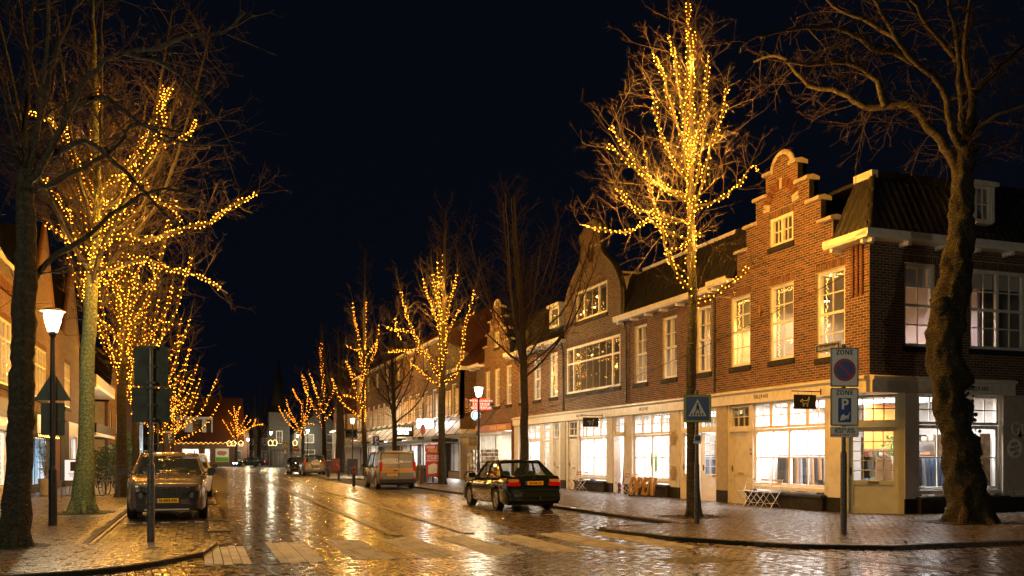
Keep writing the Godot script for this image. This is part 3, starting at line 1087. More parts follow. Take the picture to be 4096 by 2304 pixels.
func build_row() -> void:
	var ivory := lc(1.0, .95, .92)
	# ---- corner house: s 25.42 .. 18.38
	var h := house("corner_house", "brick corner house with stepped gable, lit shop and door across the corner", 25.42)
	turn_face(h)
	var cx := 3.42
	var W := 7.04
	var win := [[.82, 4.36, 1.87, 6.57], [2.88, 4.36, 3.99, 6.57], [5.01, 4.22, 6.13, 6.57]]
	brick_wall(h, 3.6, 10.37, step_outline(W, cx, 7.16), win + [[2.88, 7.7, 3.97, 8.56]], RED, 300)
	for k in 3:
		var w: Array = win[k]
		upper_window(h, w[0], w[2], w[1], w[3])
		window_string(h, w[0], w[2], w[1], w[3], -.2)
	window(h, 2.88, 7.7, 3.97, 8.56, 4, [.5, .5], {"posts": [2], "fw": .1, "z": -.03})
	step_gable_trim(h, cx)
	gutter_box(h, -.02, 1.1, 7.16)
	gutter_box(h, 5.75, 7.4, 7.16)
	# raised brick ribs near the corner
	for k in 3:
		var ribs := MB.new()
		for q in 18:
			ribs.box(Vector3(6.42 + k * .17, 5.68 + q * .072, .012), Vector3(6.5 + k * .17, 5.74 + q * .072, .05))
		part(h, "brick_rib", ribs, brick_variant(RED, 0))
	pillar(h, 0.0, .59, mats.plaster_beige)
	fascia(h, 0, W - .001)
	door(h, .7, .06, 1.76, 2.32, mats.cream_paint)
	window(h, .7, 2.42, 1.76, 3.15, 3, [.5, .5], {"name": "transom_window", "sill": false, "mat": mats.cream_paint, "z": -.08})
	part(h, "door_frame", boxm(Vector3(.6, 0, -.16), Vector3(.7, 3.16, -.02)), mats.cream_paint)
	part(h, "door_frame", boxm(Vector3(1.76, 0, -.16), Vector3(1.97, 3.16, -.02)), mats.cream_paint)
	part(h, "door_frame", boxm(Vector3(.7, 2.32, -.16), Vector3(1.76, 2.42, -.025)), mats.cream_paint)
	part(h, "door_step", boxm(Vector3(.6, 0, -.3), Vector3(1.97, .06, .02)), mats.kerbstone)
	part(h, "hall_wall", boxm(Vector3(.6, 0, -1.3), Vector3(1.8, 3.2, -1.2)), mats.room_dim)
	letters(h, "21", .075, Vector3(1.86, 1.75, -.018), mats.black_ink, "house_number")
	letters(h, "19", .075, Vector3(1.86, 1.62, -.018), mats.black_ink, "house_number")
	shop_window(h, 1.97, 5.34, 4, [2])
	letters(h, "TALLY-HO", .115, Vector3(2.55, 3.34, .101), mats.black_ink)
	pillar(h, 5.34, 6.03, mats.plaster_white)
	# upper room and its wall between
	room(h, .15, 3.9, W - .25, 6.95, -6.6, -.2, mats.room_dim, mats.wood, true)
	part(h, "partition", boxm(Vector3(2.3, 3.9, -6.5), Vector3(2.4, 6.95, -.2)), mats.room_dim)
	part(h, "partition", boxm(Vector3(2.42, 3.9, -4.0), Vector3(6.7, 6.95, -3.9)), mat("room_lilac", lc(.4, .36, .42), .9))
	# side wall
	turn_face(h, Transform3D(Basis(Vector3.UP, PI / 2), Vector3(W, 0, 0)))
	var sw := [[1.1, 4.38, 2.1, 6.53], [3.29, 4.4, 6.2, 6.53]]
	brick_wall(h, 3.6, 7.16, func(y): return [0.0, 11.0], sw, DULL, 300)
	upper_window(h, 1.1, 2.1, 4.38, 6.53)
	window(h, 3.29, 4.4, 6.2, 6.53, 6, [.25, .25, .25, .25], {"heavy": [2], "posts": [2, 4], "fw": .09, "z": -.05})
	part(h, "blind", boxm(Vector3(1.2, 5.95, -.22), Vector3(2.0, 6.45, -.2)), mats.room_white)
	for k in 3:
		part(h, "blind", boxm(Vector3(3.4 + k * .94, 6.05, -.22), Vector3(4.28 + k * .94, 6.45, -.2)), mats.room_white)
	gutter_box(h, -.42, 11.0, 7.16)
	pillar(h, 1.12, 1.58, mats.plaster_white)
	shop_window(h, 1.58, 4.36, 4, [2])
	fascia(h, 0.001, 4.77)
	letters(h, "TALLY-HO", .115, Vector3(3.45, 3.34, .101), mats.black_ink)
	# plastered end wall with painted lettering
	part(h, "plaster_wall", boxm(Vector3(4.42, .45, -.3), Vector3(11, 3.2, .02)), mats.plaster_beige)
	part(h, "plinth", boxm(Vector3(4.4, 0, -.31), Vector3(11, .449, .035)), mats.dark_paint)
	brick_wall(h, 3.2, 3.62, func(y): return [4.78, 11.0], [], DULL, 0)
	letters(h, "Greetings", .34, Vector3(5.75, 2.42, .022), mats.white_sign, "wall_lettering", .004, 0, "Droid Serif", 400, .14)
	letters(h, "TALLYHO", .13, Vector3(5.2, .57, .022), mats.white_sign, "wall_lettering", .004, 0, "Droid Sans", 400, .05)
	var ic := ring_rect(.07, .07, .012, .022, Vector2(4.66, .55))
	var icp := PackedVector3Array()
	for k in 13:
		icp.append(Vector3(4.66 + cos(TAU * k / 12) * .032, .55 + sin(TAU * k / 12) * .032, .022))
	ic.tube(icp, radii(13, .005, .005), 4)
	part(h, "wall_icon", ic, mats.white_sign)
	letters(h, "\u2665", .12, Vector3(5.02, 2.12, .022), mats.black_ink, "wall_heart", .004)
	var disc := MB.new()
	disc.lathe([Vector2(.0, .026), Vector2(.265, .026), Vector2(.27, .018)].map(func(p): return p), 28, Transform3D(Basis(Vector3.RIGHT, PI / 2), Vector3(4.83, 1.76, 0)))
	part(h, "wall_disc", disc, mats.white_sign)
	letters(h, "XXX", .09, Vector3(4.8, 1.88, .028), mats.black_ink, "wall_lettering", .004, 0, "Droid Sans", 700, .2)
	letters(h, "TALLY-", .09, Vector3(4.82, 1.75, .028), mats.black_ink, "wall_lettering", .004, 0, "Droid Sans", 700, .2)
	letters(h, "HO", .09, Vector3(4.87, 1.62, .028), mats.black_ink, "wall_lettering", .004, 0, "Droid Sans", 700, .2)
	# entrance across the corner
	var cd := Vector2(1.01, 1.12)
	turn_face(h, Transform3D(Basis(Vector3.UP, atan2(cd.y, cd.x)), Vector3(6.03, 0, 0)))
	var cl := cd.length()
	part(h, "door_frame", boxm(Vector3(.0, .0, -.2), Vector3(.16, 3.17, .0)), mats.sage_paint)
	part(h, "door_frame", boxm(Vector3(cl - .16, .0, -.2), Vector3(cl, 3.17, .0)), mats.sage_paint)
	part(h, "door_frame", boxm(Vector3(.16, 2.3, -.18), Vector3(cl - .16, 2.42, -.005)), mats.sage_paint)
	door(h, .16, .06, cl - .16, 2.3, mats.sage_paint, -.07, 1.0)
	part(h, "door_step", boxm(Vector3(0, 0, -.3), Vector3(cl, .06, .03)), mats.kerbstone)
	window(h, .16, 2.42, cl - .16, 3.16, 4, [.5, .5], {"name": "transom_window", "sill": false, "mat": mats.sage_paint, "z": -.07})
	turn_face(h)
	part(h, "soffit", boxm(Vector3(5.9, 3.171, -1.3), Vector3(W, 3.22, .0)), mats.white_paint)
	# mansard roofs
	tiled_roof(h, 0.0, 1.15, 7.2, .1, 8.95, -.75, mats.tile_dark, false)
	tiled_roof(h, 5.7, 7.14, 7.2, .1, 8.95, -.75, mats.tile_dark, true, [], 0.0, .85)
	turn_face(h, Transform3D(Basis(Vector3.UP, PI / 2), Vector3(W, 0, 0)))
	tiled_roof(h, -.1, 7.0, 7.2, .1, 8.95, -.75, mats.tile_dark, true, [[3.3, 7.6, 4.2, 8.75]], .85, 0.0)
	var hip := MB.new()
	hip.tube(PackedVector3Array([Vector3(-.1, 7.2, .12), Vector3(.75, 8.98, -.73)]), PackedFloat32Array([.09, .09]), 6)
	part(h, "hip_ridge", hip, mats.tile_dark)
	# dormer in the side roof
	var dm := MB.new()
	dm.box(Vector3(3.36, 7.8, -.9), Vector3(3.46, 8.75, .02))
	dm.box(Vector3(4.02, 7.8, -.9), Vector3(4.12, 8.75, .02))
	dm.box(Vector3(3.3, 8.752, -.95), Vector3(4.18, 8.86, .12))
	dm.box(Vector3(3.46, 7.74, -.9), Vector3(4.02, 7.8, .05))
	part(h, "dormer", dm, mats.white_paint)
	window(h, 3.47, 7.81, 4.01, 8.74, 2, [.5, .5], {"name": "dormer_window", "z": .0, "fw": .06, "sill": false})
	part(h, "dormer_back", boxm(Vector3(3.46, 7.8, -1.2), Vector3(4.02, 8.7, -.9)), mats.dark_paint)
	turn_face(h)
	var flat := MB.new()
	part(h, "flat_roof", boxm(Vector3(0, 8.9, -11), Vector3(W - .84, 9.0, -.83)), mats.tile_dark)
	flat.box(Vector3(5.72, 8.86, -.82), Vector3(W - .62, 9.06, -.62))
	part(h, "roof_edge", flat, mats.cream_paint)
	part(h, "roof_edge", boxm(Vector3(W - .82, 8.865, -8), Vector3(W - .62, 9.065, -.82)), mats.tile_dark)
	# shop inside
	room(h, 1.85, .06, 6.85, 3.14, -5.0, -1.45, mats.room_white, mats.wood, true)
	part(h, "shop_floor", boxm(Vector3(1.85, .0, -1.44), Vector3(5.9, .06, -.3)), mats.wood)
	part(h, "shop_ceiling", boxm(Vector3(1.85, 3.175, -1.44), Vector3(5.9, 3.24, -.3)), mats.room_white)
	part(h, "shop_wall", boxm(Vector3(1.8, 0, -1.44), Vector3(1.86, 3.17, -.17)), mats.room_white)
	shop_light(Vector3(17.6, 3.08, -21.6), Vector2(1.8, 3.0), SHOP_E * 1.6, ivory, "white ceiling light of the corner shop behind the widest window")
	shop_light(Vector3(18.6, 3.08, -19.6), Vector2(1.6, 1.2), SHOP_E * .8, ivory, "white ceiling light of the corner shop behind the side window")
	room_lamp(Vector3(17.6, 6.2, -24.0), 9.0, lc(1, .62, .2), "pendant lamp behind the upper window farthest from the corner")
	room_lamp(Vector3(18.2, 6.2, -19.9), 5.0, lc(1, .82, .72), "pendant lamp in the upper corner room")

	room_lamp(Vector3(17.6, 6.2, -22.0), 4.0, lc(1, .7, .4), "pendant lamp behind the middle upper window of the corner house")

	# ---- plain house: s 31.95 .. 25.42
	h = house("row_house", "plain brick house with three curtained windows beside the stepped corner house", 31.95)
	turn_face(h)
	W = 6.53
	win = [[.69, 4.35, 1.7, 6.58], [2.91, 4.35, 3.94, 6.58], [5.26, 4.35, 6.18, 6.58]]
	brick_wall(h, 3.6, 7.02, func(y): return [0.0, 6.53], win, RED, 300)
	for w in win:
		upper_window(h, w[0], w[2], w[1], w[3])
		curtain(h, w[0] + .08, w[0] + .42, w[1] + .1, w[3], -.26, curtain_mat())
		curtain(h, w[2] - .4, w[2] - .08, w[1] + .1, w[3], -.26, curtain_mat())
	gutter_box(h, -.4, W, 7.03)
	pipe(h, .12, 3.65, 6.95)
	pipe(h, W - .05, 3.65, 7.1)
	room(h, .1, 3.9, W - .1, 6.9, -3.5, -.2, mats.room_dim, mats.wood)
	tiled_roof(h, 0, W, 7.1, .1, 8.95, -.8, mats.tile_dark, false)
	part(h, "roof_edge", boxm(Vector3(0, 8.9, -9), Vector3(W, 9.02, -.7)), mats.white_paint)
	fascia(h, 0, W - .001)
	letters(h, "TALLY-HO", .115, Vector3(1.6, 3.34, .101), mats.black_ink)
	pillar(h, -.2, .48, mats.plaster_white)
	shop_window(h, .5, 3.41, 4, [2])
	pillar(h, 3.41, 4.11, mats.plaster_white)
	part(h, "door_frame", boxm(Vector3(4.15, 0, -.2), Vector3(4.25, 3.16, -.02)), mats.white_paint)
	door(h, 4.25, .06, 4.98, 2.35, mats.white_paint, -.08, 1.0)
	part(h, "door_frame", boxm(Vector3(4.98, 0, -.2), Vector3(5.4, 3.16, -.02)), mats.white_paint)
	# the shop door stands open, turned inwards
	turn_face(h, Transform3D(Basis(Vector3.UP, .95), Vector3(5.42, 0, -.12)))
	door(h, 0, .06, .95, 2.35, mats.white_paint, 0.0, 1.0)
	turn_face(h)
	part(h, "door_frame", boxm(Vector3(6.42, 0, -.2), Vector3(6.51, 3.16, -.02)), mats.white_paint)
	part(h, "door_frame", boxm(Vector3(4.25, 2.36, -.18), Vector3(6.42, 2.46, -.025)), mats.white_paint)
	window(h, 4.25, 2.46, 5.3, 3.16, 4, [.5, .5], {"name": "transom_window", "sill": false, "z": -.08})
	window(h, 5.4, 2.46, 6.42, 3.16, 4, [.5, .5], {"name": "transom_window", "sill": false, "z": -.08})
	part(h, "door_step", boxm(Vector3(4.15, 0, -.3), Vector3(6.5, .05, .02)), mats.kerbstone)
	room(h, .1, .05, W - .1, 3.14, -4.5, -.31, mats.room_white, mats.wood)
	shop_light(Vector3(17.7, 3.06, -30.0), Vector2(1.6, 2.6), SHOP_E * 1.3, ivory, "white ceiling light of the shop with the cactus")
	shop_light(Vector3(17.5, 3.06, -26.6), Vector2(1.2, 1.6), SHOP_E * .9, ivory, "white ceiling light inside the open shop door")
	room_lamp(Vector3(17.6, 6.25, -26.4), 5.0, lc(1, .8, .55), "pendant lamp behind the curtained window nearest the stepped gable")
	room_lamp(Vector3(17.6, 6.25, -29.6), 4.5, lc(1, .8, .55), "pendant lamp behind the middle curtained window")

	# ---- bell gable house: s 38.35 .. 31.95
	h = house("bell_gable_house", "narrow brick house with curved bell gable and wide upper window", 38.35)
	turn_face(h)
	W = 6.4
	var bell := func(y: float) -> Array:
		var prof := [[7.1, 2.97], [8.3, 2.95], [8.62, 2.84], [9.0, 2.58], [9.4, 2.18], [9.7, 1.78], [9.95, 1.38], [10.2, 1.14], [10.5, 1.02], [11.0, .97], [11.05, 1.22], [11.28, 1.22], [11.32, .92], [11.55, .72], [11.7, .35], [11.76, 0.0]]
		if y < 7.1: return [0.0, 6.4]
		for k in prof.size() - 1:
			if y <= prof[k + 1][0]:
				var f: float = (y - prof[k][0]) / (prof[k + 1][0] - prof[k][0])
				var r := lerpf(prof[k][1], prof[k + 1][1], f)
				return [2.97 - r, 2.97 + r]
		return []
	brick_wall(h, 3.6, 11.76, bell, [[.34, 4.38, 5.85, 6.48], [1.41, 7.53, 4.64, 8.86]], DULL, 300)
	window(h, .34, 4.38, 5.85, 6.48, 8, [.66, .34], {"heavy": [1], "posts": [1, 7], "fw": .1, "bar": .0001, "z": -.02})
	window(h, 1.41, 7.53, 4.64, 8.86, 4, [1.0], {"posts": [1, 3], "fw": .1, "bar": .0001, "z": -.02})
	# rendered edge along the curve, and the thickness behind
	for side in [-1, 1]:
		var edge := MB.new()
		var pts := PackedVector3Array()
		var rad := PackedFloat32Array()
		var y := 7.2
		while y < 11.74:
			var e: Array = bell.call(y)
			pts.append(Vector3(e[0] if side < 0 else e[1], y, -.1))
			rad.append(.13)
			y += .12
		edge.tube(pts, rad, 6)
		part(h, "gable_edge", edge, mats.tile_dark)
	var oval := MB.new()
	var op := PackedVector3Array()
	var orad := PackedFloat32Array()
	for k in 21:
		var a := TAU * k / 20.0
		op.append(Vector3(2.97 + cos(a) * .2, 10.35 + sin(a) * .42, .02))
		orad.append(.05)
	oval.tube(op, orad, 6)
	part(h, "oval_ornament", oval, brick_variant(DULL, 2))
	pipe(h, .06, 3.65, 6.9)
	room(h, .1, 3.9, W - .1, 6.9, -3.5, -.2, mats.room_dim, mats.wood)
	room(h, 1.2, 7.3, 4.9, 9.1, -3.0, -.2, mats.room_dim, mats.wood)
	# lights hung inside both windows
	for e in [[.5, 5.6, 4.9, 6.35, 60], [.5, .8, 4.5, 6.2, 34], [5.4, 5.7, 4.6, 6.3, 34], [1.5, 2.1, 7.7, 8.6, 26], [2.9, 3.3, 7.6, 8.3, 22]]:
		var gp := PackedVector3Array()
		for k in e[4]:
			gp.append(Vector3(rnd(e[0], e[1]), rnd(e[2], e[3]) if e[1] - e[0] < 1 else lerpf(e[2], e[3], absf(sin(k * .37))) , -.25 - rnd(0, .3)))
		garland(h, "window_lights", gp, .013, "garland_bulb")
	tiled_roof(h, .4, 6.3, 7.2, -.35, 8.9, -.9, mats.tile_dark, false)
	part(h, "roof_edge", boxm(Vector3(1.0, 9.0, -8), Vector3(5.0, 9.1, -.35)), mats.white_paint)
	fascia(h, 0, W - .001)
	letters(h, "TALLY-HO", .115, Vector3(2.0, 3.34, .101), mats.black_ink)
	pillar(h, -.4, .2, mats.plaster_beige)
	part(h, "door_frame", boxm(Vector3(.22, 0, -.2), Vector3(.43, 3.16, -.02)), mats.cream_paint)
	door(h, .43, .06, 1.45, 2.35, mats.white_paint)
	window(h, .43, 2.44, 1.45, 3.16, 2, [.5, .5], {"name": "transom_window", "sill": false, "z": -.08})
	part(h, "door_frame", boxm(Vector3(1.45, 0, -.2), Vector3(1.66, 3.16, -.02)), mats.cream_paint)
	part(h, "hall_wall", boxm(Vector3(.2, 0, -1.2), Vector3(1.55, 3.2, -1.1)), mats.room_dim)
	shop_window(h, 1.66, 4.55, 4, [2])
	pillar(h, 4.57, 5.15, mats.plaster_white)
	part(h, "door_frame", boxm(Vector3(5.15, 0, -.2), Vector3(5.22, 3.16, -.02)), mats.white_paint)
	part(h, "door_frame", boxm(Vector3(5.22, 2.35, -.2), Vector3(6.12, 2.45, -.02)), mats.white_paint)
	window(h, 5.22, 2.45, 6.12, 3.16, 3, [.5, .5], {"name": "transom_window", "sill": false, "z": -.08})
	part(h, "door_frame", boxm(Vector3(6.12, 0, -.2), Vector3(6.2, 3.16, -.02)), mats.white_paint)
	room(h, 1.6, .05, W - .15, 3.14, -4.0, -.31, mats.room_white, mats.wood)
	shop_light(Vector3(17.7, 3.06, -34.8), Vector2(1.6, 3.4), SHOP_E * 1.7, ivory, "white ceiling light of the shop under the bell gable")

	# ---- plain house with dormer: s 45.2 .. 38.35
	h = house("row_house", "plain brick house with a dormer on its dark roof, beyond the bell gable", 45.2)
	turn_face(h)
	W = 6.85
	win = [[.8, 4.35, 1.75, 6.48], [2.93, 4.35, 3.9, 6.48], [5.1, 4.35, 6.08, 6.48]]
	brick_wall(h, 3.6, 6.95, func(y): return [0.0, 6.85], win, RED, 0)
	for w in win:
		upper_window(h, w[0], w[2], w[1], w[3])
		curtain(h, w[0] + .08, w[2] - .1, w[1] + .1, w[3], -.28, curtain_mat())
	window_string(h, 5.1, 6.08, 4.35, 6.48, -.2)
	gutter_box(h, 0, W + .3, 6.96)
	room(h, .1, 3.9, W - .1, 6.85, -3.0, -.2, mats.room_dim, mats.wood)
	tiled_roof(h, 0, W, 7.05, .1, 9.2, -1.5, mats.tile_dark, false, [[4.3, 7.6, 5.8, 8.8]])
	dm = MB.new()
	dm.box(Vector3(4.43, 7.8, -1.3), Vector3(4.55, 8.75, -.25))
	dm.box(Vector3(5.5, 7.8, -1.3), Vector3(5.63, 8.75, -.25))
	dm.box(Vector3(4.3, 8.752, -1.5), Vector3(5.75, 8.9, -.15))
	dm.box(Vector3(4.55, 7.75, -1.3), Vector3(5.5, 7.8, -.22))
	part(h, "dormer", dm, mats.white_paint)
	window(h, 4.56, 7.81, 5.49, 8.74, 2, [.6, .4], {"name": "dormer_window", "z": -.28, "fw": .08, "sill": false})
	part(h, "dormer_back", boxm(Vector3(4.56, 7.8, -1.6), Vector3(5.5, 8.7, -1.2)), mats.room_white)
	part(h, "roof_edge", boxm(Vector3(0, 9.15, -8), Vector3(W, 9.25, -1.4)), mats.tile_dark)
	fascia(h, 0, W - .001)
	letters(h, "TALLY-HO", .115, Vector3(1.9, 3.34, .101), mats.black_ink)
	shop_window(h, .63, 3.69, 4, [2])
	part(h, "door_frame", boxm(Vector3(3.71, 0, -.2), Vector3(4.14, 3.16, -.02)), mats.white_paint)
	door(h, 4.14, .06, 4.97, 2.35, mats.white_paint, -.08, 1.0)
	part(h, "door_frame", boxm(Vector3(4.97, 0, -.2), Vector3(5.46, 3.16, -.02)), mats.white_paint)
	door(h, 5.46, .06, 6.18, 2.35, mats.cream_paint)
	part(h, "door_frame", boxm(Vector3(6.18, 0, -.2), Vector3(6.44, 3.16, -.02)), mats.white_paint)
	window(h, 4.14, 2.4, 4.97, 3.16, 2, [.5, .5], {"name": "transom_window", "sill": false, "z": -.08})
	window(h, 5.46, 2.4, 6.18, 3.16, 2, [.5, .5], {"name": "transom_window", "sill": false, "z": -.08})
	part(h, "hall_wall", boxm(Vector3(5.3, 0, -1.2), Vector3(6.44, 3.2, -1.1)), mats.room_dim)
	pillar(h, -.1, .6, mats.plaster_white)
	room(h, .3, .05, 5.2, 3.14, -4.0, -.31, mats.room_white, mats.wood)
	shop_light(Vector3(17.7, 3.06, -42.6), Vector2(1.6, 3.0), SHOP_E * 1.6, ivory, "white ceiling light of the shop left of the bell gable house")
	room_lamp(Vector3(17.3, 6.25, -42.0), 5.0, lc(1, .78, .5), "pendant lamp in the upper room under the dormer")

	# ---- second stepped gable: s 52.1 .. 45.2
	h = house("step_gable_house", "brick house with stepped gable above the souvenir shop", 52.1)
	turn_face(h)
	W = 6.9
	cx = 3.9
	win = [[1.9, 4.36, 2.7, 6.5], [3.6, 4.36, 4.45, 6.5], [5.62, 4.36, 6.46, 6.5]]
	brick_wall(h, 3.4, 10.37, step_outline(W, cx, 7.1), win + [[3.5, 7.7, 4.4, 8.6]], DULL, 0)
	for w in win:
		upper_window(h, w[0], w[2], w[1], w[3])
	window(h, 3.5, 7.7, 4.4, 8.6, 2, [.5, .5], {"fw": .09})
	step_gable_trim(h, cx)
	gutter_box(h, 6.2, 7.0, 7.05)
	gutter_box(h, -.6, 1.6, 7.0)
	room(h, .1, 3.9, W - .1, 6.9, -3.0, -.2, mats.room_dim, mats.wood)
	tiled_roof(h, 0, W, 7.1, -.35, 9.6, -1.9, mats.tile_dark, false)
	# open souvenir shop front with painted sign board
	var sb := MB.new()
	sb.box(Vector3(.2, 2.95, .05), Vector3(6.7, 3.35, .12))
	part(h, "sign_board", sb, mat("sign_board", lc(.32, .1, .02), .5))
	letters(h, "LECTUUR  SOUVENIRS", .2, Vector3(4.4, 3.14, .122), mat("gilt", lc(.6, .4, .08), .4))
	part(h, "shop_pier", boxm(Vector3(6.45, 0, -.3), Vector3(6.9, 3.4, .02)), brick_variant(DULL, 1))
	part(h, "shop_pier", boxm(Vector3(3.7, 0, -.3), Vector3(3.9, 2.95, .02)), mats.white_paint)
	window(h, .3, .5, 3.7, 2.9, 3, [1.0], {"name": "shop_window", "z": -.1, "sill": false})
	part(h, "plinth", boxm(Vector3(0, 0, -.3), Vector3(3.7, .5, -.05)), mats.plaster_beige)
	room(h, .1, .05, 6.5, 3.14, -4.0, -.31, mats.room_white, mats.wood)
	shop_light(Vector3(17.8, 3.06, -48.6), Vector2(1.6, 4.0), SHOP_E * 1.6, lc(1, .85, .65), "warm ceiling light of the souvenir shop")
	turn_face(null)

func curtain_mat() -> StandardMaterial3D:
	var m := mat("curtain_cloth", lc(.7, .66, .58), .9)
	m.backlight_enabled = true
	m.backlight = Color(.5, .45, .38)
	return m

# ---------------------------------------------------------------- other buildings
func far_brick(key: String, base: Color, scatter := .35) -> StandardMaterial3D:
	if mats.has(key):
		return mats[key]
	var im := Image.create(256, 256, false, Image.FORMAT_RGB8)
	im.fill(lc(.26, .22, .17))
	for r in 16:
		for q in range(-1, 9):
			var f := 1.0 + rnd(-scatter, scatter)
			var c := lc(base.r * f, base.g * f, base.b * f)
			var x := q * 32 + (16 if r % 2 else 0)
			im.fill_rect(Rect2i(maxi(x, 0), r * 16, 30 + mini(x, 0), 14), c)
	var m: StandardMaterial3D = mat(key, Color.WHITE, .85)
	m.albedo_texture = ImageTexture.create_from_image(im)
	m.uv1_triplanar = true
	m.uv1_world_triplanar = true
	m.uv1_scale = Vector3(1 / 1.76, 1 / 1.12, 1 / 1.76)
	m.normal_enabled = true
	m.normal_texture = mats.wall_brick.normal_texture
	m.normal_scale = .5
	return m

func plain_wall(h: Node3D, x0: float, x1: float, y0: float, y1: float, openings: Array, m: Material, called := "wall", thick := .25) -> void:
	var ys := [y0, y1]
	for o in openings:
		for k in [o[1], o[3]]:
			if k > y0 and k < y1 and not (k in ys): ys.append(k)
	ys.sort()
	var b := MB.new()
	for k in ys.size() - 1:
		var ym: float = (ys[k] + ys[k + 1]) * .5
		var cuts := []
		for o in openings:
			if ym > o[1] and ym < o[3]: cuts.append([o[0], o[2]])
		for s in spans_minus(x0, x1, cuts):
			b.box(Vector3(s[0], ys[k], -thick), Vector3(s[1], ys[k + 1], 0))
	part(h, called, b, m)

func shutter(h: Node3D, x0: float, x1: float, y0: float, y1: float) -> void:
	var g := group_node(h, "shutter")
	part(g, "board", boxm(Vector3(x0, y0, .01), Vector3(x1, y1, .05)), mats.white_paint)
	var t := MB.new()
	var xm := (x0 + x1) * .5
	var ym := (y0 + y1) * .5
	t.prism(P2([x0 + .04, y0 + .06, x1 - .04, y0 + .06, xm, ym]), .05, .056)
	t.prism(P2([x0 + .04, y1 - .06, xm, ym, x1 - .04, y1 - .06]), .05, .056)
	part(g, "hourglass", t, mat("salmon", lc(.55, .24, .1), .5))

func light_box(parent: Node, lo: Vector3, hi: Vector3, key: String, r: float, g: float, b: float, e: float) -> void:
	part(parent, "light_panel", boxm(lo, hi), glow(key, r, g, b, e))

func simple_gable(h: Node3D, x0: float, x1: float, y0: float, y1: float, m: Material, roof_m: Material, depth: float, proud := .0) -> void:
	# pointed gable wall with a ridged roof behind it
	var b := MB.new()
	var xm := (x0 + x1) * .5
	b.prism(P2([x0, y0, x1, y0, xm, y1]), -.25, proud)
	part(h, "gable", b, m)
	var r := MB.new()
	var u := Vector3(xm - x0, y1 - y0, 0).normalized()
	var n1 := Vector3(-u.y, u.x, 0) * .1
	var n2 := Vector3(u.y, u.x, 0) * .1
	for e in [[Vector3(x0, y0, 0), n1], [Vector3(x1, y0, 0), n2]]:
		var a: Vector3 = e[0]
		var c := Vector3(xm, y1, 0)
		var f := Vector3(0, 0, proud + .08)
		var k := Vector3(0, 0, -depth)
		var n: Vector3 = e[1]
		r.quad(a + f, a + k, c + k, c + f)
		r.quad(a + f + n, c + f + n, c + k + n, a + k + n)
		r.quad(a + f, c + f, c + f + n, a + f + n)
	part(h, "roof", r, roof_m)

